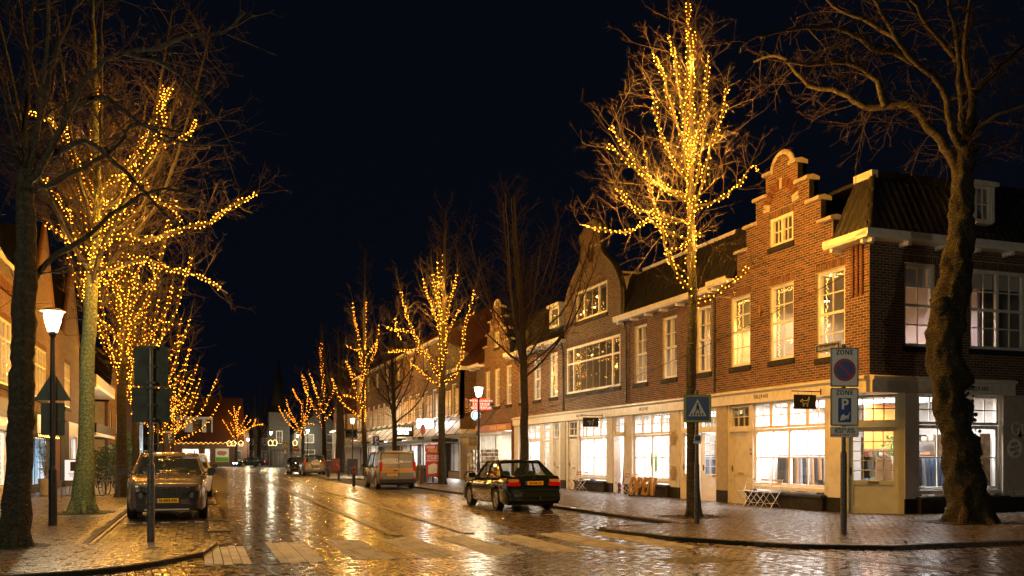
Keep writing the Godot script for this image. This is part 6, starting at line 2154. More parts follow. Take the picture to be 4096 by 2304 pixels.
func build_trees() -> void:
	var g1 := "bare street trees"
	var g2 := "warm fairy lights wound round the street trees"
	var near_spec := {"per": 3.2, "len": 1.6, "sub": 6.5, "up": .25, "bend": .05, "r": .009, "limb_r": .042, "fine": 3, "trunk_from": .5}
	# right, lit, beside the crossing sign
	var t := from_data("R1", .06, "slender lit tree behind the blue pedestrian crossing sign", [.19, .135, .12, .11, .09, .07, .045, .03, .012], near_spec, mats.bark_dark, g1)
	light_string(t, "fairy lights on the slender tree behind the crossing sign", g2, .12, .0135, 72.0, 34, 300, Vector2(.42, .93))
	# right, old knotted tree at the corner
	var old := {"per": 3.4, "len": 1.7, "sub": 6.0, "up": -.05, "bend": -.06, "r": .013, "limb_r": .1, "fine": 2, "trunk_from": .93, "lump": .26, "sides": 36}
	t = from_data("R0", .04, "old knotted thick tree leaning in front of the corner shop", [.5, .41, .37, .36, .35, .36, .36, .33, .29, .25, .23, .2], old, mats.bark_moss, g1)
	knots(t[0])
	# left foreground, dark
	var lf := {"per": 3.0, "len": 1.6, "sub": 6.0, "up": .1, "bend": -.02, "r": .011, "limb_r": .06, "fine": 1, "trunk_from": .93, "lump": .16, "sides": 20}
	t = from_data("L0", .06, "dark unlit tree at the left edge, nearest of all", [.26, .2, .185, .18, .18, .165, .15, .13, .1], lf, mats.bark_dark, g1)
	# left lit
	var l1 := near_spec.duplicate()
	l1.merge({"per": 3.0, "len": 1.8, "limb_r": .06}, true)
	var tr: PackedVector3Array = V3(LIMBS["L1"][1])
	var up := random_limbs(tr, 6.0, 14.0, 3.6, 12)
	t = from_data("L1", .06, "tall lit tree with pale green lichen on its trunk", [.34, .2, .185, .17, .15, .13, .11, .09, .06, .04, .02], l1, mats.bark_lichen, g1, up)
	t[3].resize(16)
	light_string(t, "fairy lights on the tall tree with lichen on the left", g2, .11, .0135, 46.0, 34, 300, Vector2(.38, .6))
	# middle right, dark and tall, between the parked cars
	var dk := {"per": 3.6, "len": 1.7, "sub": 6.0, "up": .3, "bend": .04, "r": .01, "limb_r": .045, "fine": 2, "trunk_from": .5}
	tr = straight_trunk(11.4, .5)
	make_tree("tall dark tree behind the black saloon", Vector2(11.9, 32.3), .06, tr, PackedFloat32Array([.2, .165, .15, .125, .09, .06, .03]), random_limbs(tr, 4.4, 11.4, 3.8, 17), dk, mats.bark_dark, g1)
	var mid := {"per": 3.0, "len": 1.8, "sub": 5.0, "up": .3, "bend": .05, "r": .014, "limb_r": .06, "fine": 1, "trunk_from": .5}
	t = from_data("R3", .06, "lit tree beside the red advertising stand", [.23, .19, .18, .17, .14, .11, .08, .05, .02], mid, mats.bark_moss, g1)
	light_string(t, "fairy lights on the tree beside the red advertising stand", g2, .17, .018, 48.0, 26, 0, Vector2(.5, .62), 0.0, .86)
	tr = straight_trunk(11.0, .4)
	make_tree("dark tree right behind the grey van", Vector2(12.3, 58.0), .06, tr, PackedFloat32Array([.2, .17, .15, .12, .09, .06, .03]), random_limbs(tr, 3.6, 11.5, 3.0, 13), mid, mats.bark_dark, g1)
	t = from_data("R5", .06, "lit tree behind the bicycle rack, left of the grey van", [.22, .19, .17, .15, .12, .09, .06, .03], mid, mats.bark_dark, g1)
	light_string(t, "fairy lights on the tree left of the grey van", g2, .22, .021, 38.0, 18, 0, Vector2(.3, .6))
	tr = straight_trunk(13.0, .4)
	make_tree("thick mossy dark tree beside the silver off-road car", Vector2(12.5, 83.0), .06, tr, PackedFloat32Array([.45, .4, .36, .28, .18, .1, .04]), random_limbs(tr, 5.0, 14.0, 3.2, 12), mid, mats.bark_moss, g1)
	var far := {"per": 2.0, "len": 1.9, "sub": 4.0, "up": .3, "bend": .05, "r": .018, "limb_r": .06, "fine": 0, "trunk_from": .4}
	t = from_data("R7", .06, "lit tree behind the silver off-road car", [.25, .2, .18, .14, .1, .05], far, mats.bark_dark, g1)
	light_string(t, "fairy lights on the tree behind the silver off-road car", g2, .3, .024, 18.0, 12, 0, Vector2(.5, .9))
	t = from_data("R8", .06, "last lit tree on the right before the crossing", [.24, .2, .16, .1], far, mats.bark_dark, g1)
	light_string(t, "fairy lights on the last tree on the right", g2, .28, .026, 12.0, 12, 0, Vector2(.6, .95))
	t = from_data("F0", .06, "small round lit tree standing beyond the crossing", [.25, .2, .16, .12, .06], far, mats.bark_dark, g1)
	light_string(t, "fairy lights on the small round tree beyond the crossing", g2, .28, .03, 7.0, 10, 0, Vector2(.6, .95))
	# left row beyond the lichen tree
	var rows := [
		[-2.55, 35.3, 12.0, 4.4, 3.0, "lit dark-trunked tree behind the bicycle stand", "fairy lights on the tree behind the bicycle stand", .17, .017, 26.0, 20, mats.bark_dark],
		[-2.6, 44.5, 11.5, 3.6, 3.2, "lit mossy tree third behind the lichen tree", "fairy lights on the third tree of the left row", .19, .019, 25.0, 18, mats.bark_moss],
		[-2.6, 59.0, 11.0, 3.2, 3.6, "lit tree beside the blue parking sign on the left", "fairy lights on the tree beside the left parking sign", .24, .021, 25.0, 18, mats.bark_dark],
		[-2.2, 72.0, 10.0, 2.8, 4.2, "broad lit tree beyond the left parking sign", "fairy lights on the broad tree beyond the left parking sign", .26, .023, 25.0, 18, mats.bark_dark],
		[-2.0, 86.0, 9.5, 2.6, 4.4, "farthest broad lit tree of the left row", "fairy lights on the farthest tree of the left row", .28, .025, 22.0, 14, mats.bark_dark],
	]
	for e in rows:
		tr = straight_trunk(e[2], .3)
		var sp := mid if e[1] < 50 else far
		t = make_tree(e[5], Vector2(e[0], e[1]), .06, tr, PackedFloat32Array([.22, .17, .15, .12, .09, .05, .02]), random_limbs(tr, e[3], e[2], e[4], 10, .7), sp, e[11], g1)
		light_string(t, e[6], g2, e[7], e[8], e[9], e[10], 0, Vector2(.4, .9), .1, .9)
	# dark trees closing the view
	var n := 0
	for e in [[9.5, 150.0, 13.0], [-9.0, 116.0, 12.0], [20.0, 128.0, 15.0], [-1.0, 158.0, 12.0]]:
		tr = straight_trunk(e[2], .4)
		make_tree(["dark tree between the lamps at the end of the street", "dark tree behind the far left houses", "dark tree behind the narrow brick house", "dark tree behind the shop at the crossing"][n], Vector2(e[0], e[1]), 0, tr, PackedFloat32Array([.3, .26, .2, .16, .12, .07, .03]), random_limbs(tr, 3.0, e[2], 4.5, 14), far, mats.bark_dark, "dark trees round the crossing")
		n += 1

func knots(t: Node3D) -> void:
	# burls and mossy lumps on the old trunk
	for e in [[-.66, 4.85, .05, .22], [-.5, 4.62, .08, .2], [-.06, 3.2, .06, .24], [-.02, 2.6, .06, .22], [-.36, 2.1, .04, .17], [.1, 1.5, .05, .26]]:
		var b := MB.new()
		lump(b, Vector3(e[0], e[1], e[2]), e[3])
		part(t, "burl", b, mats.bark_moss)
	var ms := MB.new()
	for k in 60:
		var y := rnd(.15, 3.2)
		lump(ms, Vector3(lerpf(.35, -.15, y / 3.0) + rnd(-.12, .16), y, rnd(.2, .32)), rnd(.02, .06))
	part(t, "moss_tufts", ms, mats.moss)

func lump(b: MB, c: Vector3, r: float) -> void:
	var prof := []
	for k in 6:
		var a := -PI / 2 + PI * k / 5.0
		prof.append(Vector2(maxf(.001, cos(a) * r * rnd(.85, 1.15)), sin(a) * r * rnd(.8, 1.2)))
	b.lathe(prof, 9, Transform3D(Basis.from_euler(Vector3(rnd(-.5, .5), rnd(0, 6), rnd(-.5, .5))), c))

# ---------------------------------------------------------------- street lamps
func street_lamp(label: String, at: Vector2, energy: float, h := 4.15, y := .06) -> Node3D:
	var t := thing("street_lamp", label, "street lamp", Vector3(at.x, y, -at.y), 0, "lantern street lamps")
	var p := MB.new()
	p.lathe([Vector2(.1, -.05), Vector2(.1, 0), Vector2(.085, .03), Vector2(.085, 1.2), Vector2(.06, 1.28), Vector2(.055, 3.2), Vector2(.045, h - .12), Vector2(.075, h - .06), Vector2(.08, h)], 14)
	part(t, "post", p, mats.metal_dark)
	var g := MB.new()
	g.lathe([Vector2(.1, h + .005), Vector2(.16, h + .2), Vector2(.2, h + .4), Vector2(.245, h + .44)], 18)
	part(t, "lantern_glass", g, mats.lamp_glass)
	var c := MB.new()
	c.lathe([Vector2(.255, h + .44), Vector2(.255, h + .455), Vector2(.15, h + .5), Vector2(.02, h + .52)], 18)
	part(t, "lantern_cap", c, mats.metal_dark)
	var b := MB.new()
	b.lathe([Vector2(.001, h + .03), Vector2(.085, h + .05), Vector2(.14, h + .22), Vector2(.17, h + .38), Vector2(.15, h + .43), Vector2(.001, h + .432)], 14)
	part(t, "lamp_diffuser", b, mats.lamp_glow)
	var l := OmniLight3D.new()
	l.name = "lamp_light"
	t.add_child(l)
	l.position = Vector3(0, h + .24, 0)
	l.light_color = lc(1, .86, .56)
	l.light_energy = energy
	l.light_size = .12
	l.omni_range = 40
	l.shadow_enabled = true
	return t

func build_lamps() -> void:
	pane_mat("lamp_glass", lc(.8, .82, .85), .12)
	street_lamp("street lamp on the left pavement with two sign backs on its post", Vector2(-2.9, 21.4), 10)
	street_lamp("street lamp in front of the souvenir shop", Vector2(12.0, 38.6), 11)
	street_lamp("street lamp beside the bicycle rack on the right", Vector2(12.1, 73.8), 11)
	street_lamp("street lamp behind the silver off-road car", Vector2(12.2, 106.0), 11)
	street_lamp("street lamp beside the left parking sign", Vector2(-2.4, 64.0), 9)
	street_lamp("tall street lamp at the crossing, right of the lit round tree", Vector2(10.2, 134.0), 18, 4.6)
	street_lamp("farthest small street lamp at the end of the street", Vector2(8.6, 165.0), 18)
	street_lamp("street lamp behind the left church railings", Vector2(14.6, 140.0), 18, 4.3)
	# lamps of the side street, out of the picture, whose light falls on the corner
	street_lamp("street lamp of the side street opposite the corner shop", Vector2(9.6, 2.0), 8, 4.6)
	street_lamp("street lamp of the side street on the near left corner", Vector2(-6.5, 8.5), 18, 4.6)

# ---------------------------------------------------------------- cars
func surface(mb: MB, g: Array) -> void:
	# g[i][j] points; smooth normals, outward = d/di x d/dj
	var ni := g.size()
	var nj: int = g[0].size()
	var nm := []
	for i in ni:
		var row := PackedVector3Array()
		for j in nj:
			var a: Vector3 = g[mini(i + 1, ni - 1)][j] - g[maxi(i - 1, 0)][j]
			var b: Vector3 = g[i][mini(j + 1, nj - 1)] - g[i][maxi(j - 1, 0)]
			var n := a.cross(b)
			row.append(n.normalized() if n.length() > 1e-9 else Vector3.UP)
		nm.append(row)
	for i in ni - 1:
		for j in nj - 1:
			mb.quadn(g[i][j], g[i + 1][j], g[i + 1][j + 1], g[i][j + 1], nm[i][j], nm[i + 1][j], nm[i + 1][j + 1], nm[i][j + 1])

func prof(list: Array, z: float) -> float:
	for k in list.size() - 1:
		if z <= list[k + 1][0]:
			return lerpf(list[k][1], list[k + 1][1], clampf((z - list[k][0]) / maxf(1e-5, list[k + 1][0] - list[k][0]), 0, 1))
	return list[list.size() - 1][1]

func wheel(t: Node3D, c: Vector3, r: float, w: float, side: float) -> void:
	var g := group_node(t, "wheel", c)
	var b := Basis(Vector3.BACK, -PI / 2 * side)
	var ty := MB.new()
	var h := w * .5
	ty.lathe([Vector2(r * .62, h * .9), Vector2(r * .8, h), Vector2(r * .95, h * .9), Vector2(r, h * .6), Vector2(r, -h * .6), Vector2(r * .95, -h), Vector2(r * .7, -h * .94)].map(func(p): return p), 26, Transform3D(b * Basis(Vector3.RIGHT, PI), Vector3.ZERO))
	part(g, "tyre", ty, mats.rubber)
	var rim := MB.new()
	var tx := Transform3D(b, Vector3.ZERO)
	rim.lathe([Vector2(r * .66, h * .86), Vector2(r * .6, h * .9), Vector2(r * .58, h * .5)].map(func(p): return p), 26, tx)
	for k in 5:
		var a := TAU * k / 5.0 + .3
		for e in [-.1, .1]:
			var t2 := tx * Transform3D(Basis(Vector3.UP, a + e), Vector3.ZERO)
			rim.xbox(t2 * Transform3D(Basis(), Vector3(r * .34, h * .78, 0)), Vector3(r * .52, .03, r * .11))
	rim.lathe([Vector2(r * .16, h * .7), Vector2(r * .15, h * .88), Vector2(.001, h * .92)], 12, tx)
	part(g, "rim", rim, mats.alloy)
	var hub := MB.new()
	hub.lathe([Vector2(r * .6, h * .3), Vector2(.001, h * .3)], 20, tx)
	part(g, "brake_disc", hub, mats.black_plastic)

func plate(t: Node3D, text: String, c: Vector3, turn: float) -> void:
	var g := group_node(t, "number_plate", c, turn)
	part(g, "plate", boxm(Vector3(-.26, -.055, -.006), Vector3(.26, .055, .004)), mats.yellow_plate)
	part(g, "band", boxm(Vector3(-.258, -.053, .004), Vector3(-.215, .053, .006)), mats.blue_sign)
	letters(g, text, .066, Vector3(.022, 0, .006), mats.black_ink, "lettering", .003)

func car(label: String, at: Vector3, turn: float, c: Dictionary) -> Node3D:
	var t := thing(c.get("name", "parked_car"), label, c.get("cat", "car"), at, turn, "cars parked along the street" if not c.has("name") else "")
	var hl: float = c.L * .5
	var hw: float = c.W * .5
	var zs := []
	for k in 33:
		zs.append(lerpf(-hl, hl, k / 32.0))
	for w in c.axles:
		for k in 13:
			zs.append(w + (c.wr + .07) * cos(PI * k / 12.0))
	for e in c.top:
		zs.append(e[0])
	zs.sort()
	var g := []
	var last := -99.0
	for z in zs:
		if z - last < .012: continue
		last = z
		var yt := prof(c.top, z)
		var yb: float = c.sill
		if z < -hl + .25: yb = lerpf(c.sill + .06, c.sill, (z + hl) / .25)
		if z > hl - .25: yb = lerpf(c.sill + .1, c.sill, (hl - z) / .25)
		for w in c.axles:
			var dz: float = absf(z - w)
			var ra: float = c.wr + .07
			if dz < ra:
				yb = maxf(yb, c.wr + sqrt(ra * ra - dz * dz))
		yb = minf(yb, yt - .05)
		var e1: float = clampf((z + hl) / c.get("nose", .55), 0, 1)
		var e2 := clampf((hl - z) / .45, 0, 1)
		var nw: float = c.get("nose_w", .8)
		var w2: float = hw * (nw + (1.0 - nw) * sqrt(1.0 - pow(1.0 - e1, 2.4))) * (.86 + .14 * sqrt(1.0 - pow(1.0 - e2, 2.4)))
		var hgt := yt - yb
		var row := PackedVector3Array()
		var half := [[.93, 0.0], [.985, .1], [1.0, .42], [.99, .6], [.985, .7], [.955, .9], [.9, .985], [.78, 1.0], [.4, 1.02], [0.0, 1.03]]
		for q in half:
			row.append(Vector3(w2 * q[0], yb + hgt * q[1], z))
		for k in range(half.size() - 2, -1, -1):
			row.append(Vector3(-w2 * half[k][0], yb + hgt * half[k][1], z))
		g.append(row)
	var body := MB.new()
	# outward: along +z crossed with the ring direction must point out
	var flip := []
	for r in g:
		var rr: PackedVector3Array = r.duplicate()
		rr.reverse()
		flip.append(rr)
	surface(body, flip)
	for e in [0, g.size() - 1]:
		var r: PackedVector3Array = g[e]
		var m := r.size()
		for k in range(0, m / 2):
			var a := r[k]
			var b := r[k + 1]
			var d := r[m - 2 - k]
			var f := r[m - 1 - k]
			if e == 0: body.quad(a, f, d, b)
			else: body.quad(f, a, b, d)
	part(t, "body", body, c.paint)
	var inner := MB.new()
	inner.box(Vector3(-hw * .8, c.sill - .02, -hl + .25), Vector3(hw * .8, minf(prof(c.top, 0) - .12, .85), hl - .3))
	part(t, "underbody", inner, mats.black_plastic)
	# glass house
	var A := Vector2(c.gh[0][0], c.gh[0][1])
	var B := Vector2(c.gh[1][0], c.gh[1][1])
	var C := Vector2(c.gh[2][0], c.gh[2][1])
	var D := Vector2(c.gh[3][0], c.gh[3][1])
	var wb := hw * .9
	var wt: float = hw * c.get("tumble", .7)
	var rg := []
	for i in 9:
		var f := clampf((i - 1) / 6.0, 0, 1)
		var z := lerpf(B.x - .02, C.x + .02, f)
		var y := lerpf(B.y, C.y, f) + .03 * sin(PI * f)
		if i == 0 or i == 8:
			# the headers over both screens
			z += -.1 if i == 0 else .1
			y -= .075
		var row := PackedVector3Array()
		for q in [-1.0, -.96, -.8, -.4, 0.0, .4, .8, .96, 1.0]:
			row.append(Vector3(wt * 1.03 * q, y + .03 * (1 - q * q) - (.045 if absf(q) > .98 else 0.0), z))
		rg.append(row)
	var roof := MB.new()
	surface(roof, rg)
	part(t, "roof", roof, c.get("roof_paint", c.paint))
	var ws := MB.new()
	ws.quad(Vector3(wb * .95, A.y, A.x), Vector3(-wb * .95, A.y, A.x), Vector3(-wt * .96, B.y, B.x), Vector3(wt * .96, B.y, B.x))
	part(t, "windscreen", ws, mats.car_glass)
	var rw := MB.new()
	rw.quad(Vector3(-wb * .93, D.y, D.x), Vector3(wb * .93, D.y, D.x), Vector3(wt * .95, C.y, C.x), Vector3(-wt * .95, C.y, C.x))
	part(t, "rear_panel" if c.get("rear_solid", false) else "rear_window", rw, c.paint if c.get("rear_solid", false) else mats.car_glass)
	var pil := MB.new()
	for side in [-1.0, 1.0]:
		var a := Vector3(wb * side, A.y - .02, A.x)
		var b := Vector3(wt * side, B.y, B.x)
		var cc := Vector3(wt * side, C.y, C.x)
		var d := Vector3(wb * side, D.y - .02, D.x)
		pil.tube(PackedVector3Array([a, b, cc, d]), PackedFloat32Array([.045, .04, .04, .06]), 6)
		# door pillars
		for f in c.get("posts", [.5]):
			var lo := a.lerp(d, f)
			var hi := b.lerp(cc, f)
			pil.tube(PackedVector3Array([lo, hi]), PackedFloat32Array([.04, .035]), 5)
		# solid rear quarter
		var fq: float = c.get("quarter", .86)
		var lo2 := a.lerp(d, fq)
		var hi2 := b.lerp(cc, fq)
		if side > 0: pil.quad(lo2, hi2, cc, d)
		else: pil.quad(d, cc, hi2, lo2)
		var sg := MB.new()
		if side > 0: sg.quad(a, b, hi2, lo2)
		else: sg.quad(lo2, hi2, b, a)
		part(t, "side_glass", sg, mats.car_glass)
	part(t, "pillars", pil, c.paint)
	# seats
	var st := MB.new()
	for x in [-.36, .36]:
		st.cbox(Vector3(x - .23, .5, -.1), Vector3(x + .23, .95, .12), .05)
		st.cbox(Vector3(x - .13, .97, -.02), Vector3(x + .13, 1.2, .1), .05)
	st.cbox(Vector3(-.62, .5, .75), Vector3(.62, .96, .95), .05)
	for x in [-.4, 0.0, .4]:
		st.cbox(Vector3(x - .12, .96, .82), Vector3(x + .12, 1.12, .93), .05)
	part(t, "seats", st, mats.black_plastic)
	for w in c.axles:
		for side in [-1.0, 1.0]:
			wheel(t, Vector3(side * (hw - .11), c.wr, w), c.wr, .21, side)
	for side in [-1.0, 1.0]:
		var mi := MB.new()
		mi.cbox(Vector3(side * (hw + .1) - .1, A.y + .0, A.x + .18), Vector3(side * (hw + .1) + .1, A.y + .15, A.x + .28), .04)
		mi.bar(Vector3(side * (hw - .1), A.y + .02, A.x + .25), Vector3(side * (hw + .05), A.y + .06, A.x + .24), .02)
		part(t, "mirror", mi, c.get("mirror_paint", c.paint))
	# door seams and handles
	var sm := MB.new()
	for side in [-1.0, 1.0]:
		for z in c.get("seams", [-.75, .3, 1.15]):
			sm.box(Vector3(side * hw * .985 - .006, c.sill + .12, z - .005), Vector3(side * hw * .985 + .012, prof(c.top, z) - .08, z + .005))
	part(t, "door_seams", sm, mats.black_plastic)
	for side in [-1.0, 1.0]:
		for z in c.get("handles", [.12, .98]):
			part(t, "door_handle", boxm(Vector3(side * hw * .985 - .02, prof(c.top, z) - .17, z - .09), Vector3(side * hw * .985 + .02, prof(c.top, z) - .13, z + .09)), c.paint)
	return t

func lamp_pod(t: Node3D, called: String, lo: Vector3, hi: Vector3, m: Material) -> void:
	var b := MB.new()
	b.cbox(lo, hi, minf(hi.x - lo.x, hi.y - lo.y) * .3)
	part(t, called, b, m)

func clear_coat(key: String, c: Color, rough := .1, metal := .0) -> StandardMaterial3D:
	var m := mat(key, c, rough, metal)
	m.clearcoat_enabled = true
	m.clearcoat = 1.0
	m.clearcoat_roughness = .03
	return m

func build_cars() -> void:
	mat("alloy", lc(.5, .49, .46), .35, .25)
	var tail := mat("tail_red", lc(.45, .01, .008), .15)
	var amber := mat("tail_amber", lc(.55, .22, .06), .15)
	var lampw := mat("head_lens", lc(.16, .16, .155), .08, .5)
	lampw.clearcoat_enabled = true
	# black-green saloon on the right, seen from behind
	var sal := {"L": 4.52, "W": 1.71, "sill": .2, "wr": .31, "axles": [-1.36, 1.27], "paint": clear_coat("paint_black_green", lc(.008, .014, .011)), "tumble": .72,
		"top": [[-2.26, .42], [-2.22, .6], [-2.0, .7], [-1.2, .84], [-.85, .9], [1.3, .95], [1.6, 1.0], [2.1, 1.01], [2.17, .98], [2.2, .66], [2.235, .62], [2.25, .5], [2.26, .4]], "gh": [[-.9, .9], [-.12, 1.4], [.92, 1.4], [1.68, .99]], "posts": [.46], "quarter": .8}
	var t := car("black saloon car parked on the right, seen from behind", Vector3(8.92, 0, -25.65), 0, sal)
	for s in [-1.0, 1.0]:
		var x0 := .42 if s > 0 else -.8
		lamp_pod(t, "tail_light", Vector3(x0, .72, 2.14), Vector3(x0 + .38, .82, 2.225), tail)
		lamp_pod(t, "indicator", Vector3(x0 + .03, .825, 2.13), Vector3(x0 + .34, .91, 2.215), amber)
	var bump := MB.new()
	bump.prism(P2([-.84, 1.9, .84, 1.9, .83, 2.12, .7, 2.24, .4, 2.285, -.4, 2.285, -.7, 2.24, -.83, 2.12]), -.6, -.42, Transform3D(Basis(Vector3.RIGHT, Vector3.BACK, Vector3.DOWN), Vector3.ZERO))
	part(t, "bumper", bump, sal.paint)
	part(t, "bumper_trim", boxm(Vector3(-.7, .602, 2.2), Vector3(.7, .618, 2.252)), mats.black_plastic)
	plate(t, "26-HB-ZX", Vector3(.0, .8, 2.222), 0)
	var em := MB.new()
	for k in 2:
		var pts := PackedVector3Array()
		for q in 15:
			var a := TAU * q / 14.0
			pts.append(Vector3(cos(a) * (.055 if k == 0 else .022), .93 + sin(a) * .036, 2.2))
		em.tube(pts, radii(15, .005, .005), 4)
	part(t, "emblem", em, mats.chrome)
	var tb := MB.new()
	tb.bar(Vector3(.12, .3, 2.2), Vector3(.12, .34, 2.36), .02)
	tb.bar(Vector3(.12, .34, 2.36), Vector3(.12, .42, 2.36), .022)
	part(t, "tow_bar", tb, mats.metal_dark)
	# taupe sport-utility car facing the camera on the left
	var suv := {"L": 4.5, "W": 1.86, "sill": .24, "wr": .36, "axles": [-1.35, 1.33], "paint": clear_coat("paint_taupe", lc(.125, .1, .082), .22, .4), "tumble": .72, "nose": .95, "nose_w": .72, "mirror_paint": mats.black_plastic,
		"top": [[-2.25, .5], [-2.23, .76], [-2.16, .87], [-2.0, .95], [-1.7, 1.02], [-1.35, 1.07], [-.95, 1.1], [1.7, 1.14], [2.1, 1.12], [2.2, .85], [2.24, .6], [2.25, .45]], "gh": [[-1.0, 1.1], [-.25, 1.6], [1.55, 1.6], [2.12, 1.12]], "posts": [.4, .72], "quarter": .9}
	t = car("taupe sport-utility car facing the camera behind the sign pole", Vector3(-.66, 0, -25.25), PI, suv)
	var gr := MB.new()
	for r in 5:
		for q in 9:
			var w := .075
			var x := -.6 + q * .15
			var o := Vector3(x, .585 + r * .05, -2.268)
			if absf(x) > .56 - (4 - r) * .04 : continue
			gr.xbox(Transform3D(Basis(Vector3.BACK, .2 * signf(x)), o), Vector3(w * 1.6, .014, .03))
			gr.xbox(Transform3D(Basis(Vector3.BACK, .5 * signf(x + .01)), o + Vector3(w, .03, 0)), Vector3(.014, .055, .02))
	part(t, "grille_bars", gr, mat("dark_chrome", lc(.32, .31, .3), .25, .9))
	var gb := MB.new()
	gb.prism(P2([-.42, .56, .42, .56, .56, .68, .62, .82, -.62, .82, -.56, .68]), -2.262, -2.2)
	part(t, "grille", gb, mats.black_plastic)
	for s in [-1.0, 1.0]:
		var x: float = s * .57
		var rc := MB.new()
		rc.prism(P2([x - .06 * s, .43, x + .1 * s, .42, x + .15 * s, .7, x + .02 * s, .735, x - .1 * s, .68]), -2.262, -2.1)
		part(t, "lamp_recess", rc, mats.black_plastic)
		lamp_pod(t, "headlight", Vector3(x - .03, .55, -2.28), Vector3(x + .06, .68, -2.2), lampw)
		var dl := MB.new()
		for k in 4:
			dl.xbox(Transform3D(Basis(Vector3.BACK, .25 * s), Vector3(s * (.46 + k * .075), .8 + k * .018, -2.25 + k * .03)), Vector3(.07, .045, .03))
		part(t, "running_light", dl, lampw)
	part(t, "lower_bumper", boxm(Vector3(-.68, .24, -2.262), Vector3(.68, .4, -2.0)), mats.black_plastic)
	part(t, "skid_plate", boxm(Vector3(-.5, .26, -2.285), Vector3(.5, .29, -2.1)), mats.alloy)
	plate(t, "N-993-FN", Vector3(.0, .49, -2.27), PI)
	em = MB.new()
	var ep := PackedVector3Array()
	for q in 17:
		var a := TAU * q / 16.0
		ep.append(Vector3(cos(a) * .085, .75 + sin(a) * .045, -2.3))
	em.tube(ep, radii(17, .006, .006), 4)
	em.bar(Vector3(.045, .718, -2.3), Vector3(.025, .782, -2.3), .008, 4)
	em.bar(Vector3(-.025, .718, -2.3), Vector3(-.045, .782, -2.3), .008, 4)
	em.bar(Vector3(.035, .75, -2.3), Vector3(-.035, .75, -2.3), .007, 4)
	part(t, "emblem", em, mats.chrome)
	var rr := MB.new()
	for s in [-1.0, 1.0]:
		rr.tube(PackedVector3Array([Vector3(s * .62, 1.64, -.1), Vector3(s * .62, 1.69, .1), Vector3(s * .62, 1.69, 1.3), Vector3(s * .62, 1.63, 1.5)]), PackedFloat32Array([.015, .018, .018, .015]), 5)
	part(t, "roof_rails", rr, mats.black_plastic)
	# two cars parked behind it
	var hat := suv.duplicate()
	hat.merge({"L": 4.2, "W": 1.78, "wr": .31, "sill": .2, "axles": [-1.28, 1.25], "paint": clear_coat("paint_graphite", lc(.025, .027, .03)), "top": [[-2.1, .42], [-2.05, .62], [-1.85, .75], [-1.0, .9], [-.7, .93], [1.7, .98], [1.98, .95], [2.06, .7], [2.1, .45]], "gh": [[-.85, .92], [0.0, 1.42], [1.3, 1.43], [1.95, .97]]}, true)
	t = car("graphite hatchback parked right behind the taupe car", Vector3(-.55, 0, -31.2), PI, hat)
	var wht := suv.duplicate()
	wht.merge({"paint": clear_coat("paint_white", lc(.6, .6, .58), .3, .0)}, true)
	t = car("white sport-utility car third in the row of parked cars on the left", Vector3(-.35, 0, -37.4), PI, wht)
	lamp_pod(t, "headlight", Vector3(-.66, .7, -2.24), Vector3(-.4, .8, -2.15), lampw)
	lamp_pod(t, "headlight", Vector3(.4, .7, -2.24), Vector3(.66, .8, -2.15), lampw)
	# delivery van
	var van := {"name": "delivery_van", "cat": "van", "L": 4.25, "W": 1.83, "sill": .22, "wr": .32, "axles": [-1.3, 1.35], "paint": clear_coat("paint_silver", lc(.15, .15, .148), .3, .3), "tumble": .82, "mirror_paint": mats.black_plastic, "rear_solid": true,
		"top": [[-2.12, .45], [-2.05, .75], [-1.85, .9], [-1.35, 1.02], [1.9, 1.1], [2.05, 1.1], [2.1, 1.05], [2.125, .4]], "gh": [[-1.4, 1.03], [-.75, 1.7], [1.95, 1.78], [2.09, 1.06]], "posts": [.42], "quarter": .75, "seams": [-.6, .35, 1.7], "handles": [.2]}
	t = car("grey delivery van with gold band and lettering on its rear doors", Vector3(8.92, 0, -43.6), 0, van)
	part(t, "gold_band", boxm(Vector3(-.78, .78, 2.1), Vector3(.78, 1.0, 2.132)), mat("gold_band", lc(.42, .22, .05), .35))
	part(t, "door_gap", boxm(Vector3(.05, .4, 2.08), Vector3(.062, 1.72, 2.14)), mats.black_plastic)
	part(t, "bumper", boxm(Vector3(-.86, .3, 1.98), Vector3(.86, .48, 2.17)), mats.black_plastic)
	for s in [-1.0, 1.0]:
		lamp_pod(t, "tail_light", Vector3(s * .8 - .06, .85, 2.06), Vector3(s * .8 + .06, 1.3, 2.14), tail)
		lamp_pod(t, "reflector", Vector3(s * .78 - .05, .5, 2.1), Vector3(s * .78 + .05, .6, 2.15), tail)
	part(t, "brake_light", boxm(Vector3(-.2, 1.68, 1.98), Vector3(0, 1.71, 2.03)), tail)
	plate(t, "VHF-46-D", Vector3(-.28, .68, 2.14), 0)
	part(t, "door_handle", boxm(Vector3(-.2, .86, 2.13), Vector3(0, .9, 2.155)), mats.black_plastic)
	var f := letters(t, "DUINVERMAAK", .11, Vector3(-.33, 1.3, 2.1), mats.white_sign, "lettering", .004, 0, "Droid Serif", 400)
	f.rotation.x = -.18
	f = letters(t, "PANNENKOEKEN", .06, Vector3(-.33, 1.41, 2.08), mats.white_sign, "lettering", .004, 0, "Droid Serif", 400)
	f.rotation.x = -.18
	f = letters(t, "'T VROUWTJE VAN DUIN", .05, Vector3(-.33, 1.21, 2.115), mats.white_sign, "lettering", .004, 0, "Droid Serif", 400)
	f.rotation.x = -.18
	f = letters(t, "BOSCHFEEST", .06, Vector3(.4, 1.29, 2.1), mats.white_sign, "lettering", .004, 0, "Droid Serif", 400)
	f.rotation.x = -.18
	# silver off-road car with a spare wheel, and the car facing it
	var jeep := suv.duplicate()
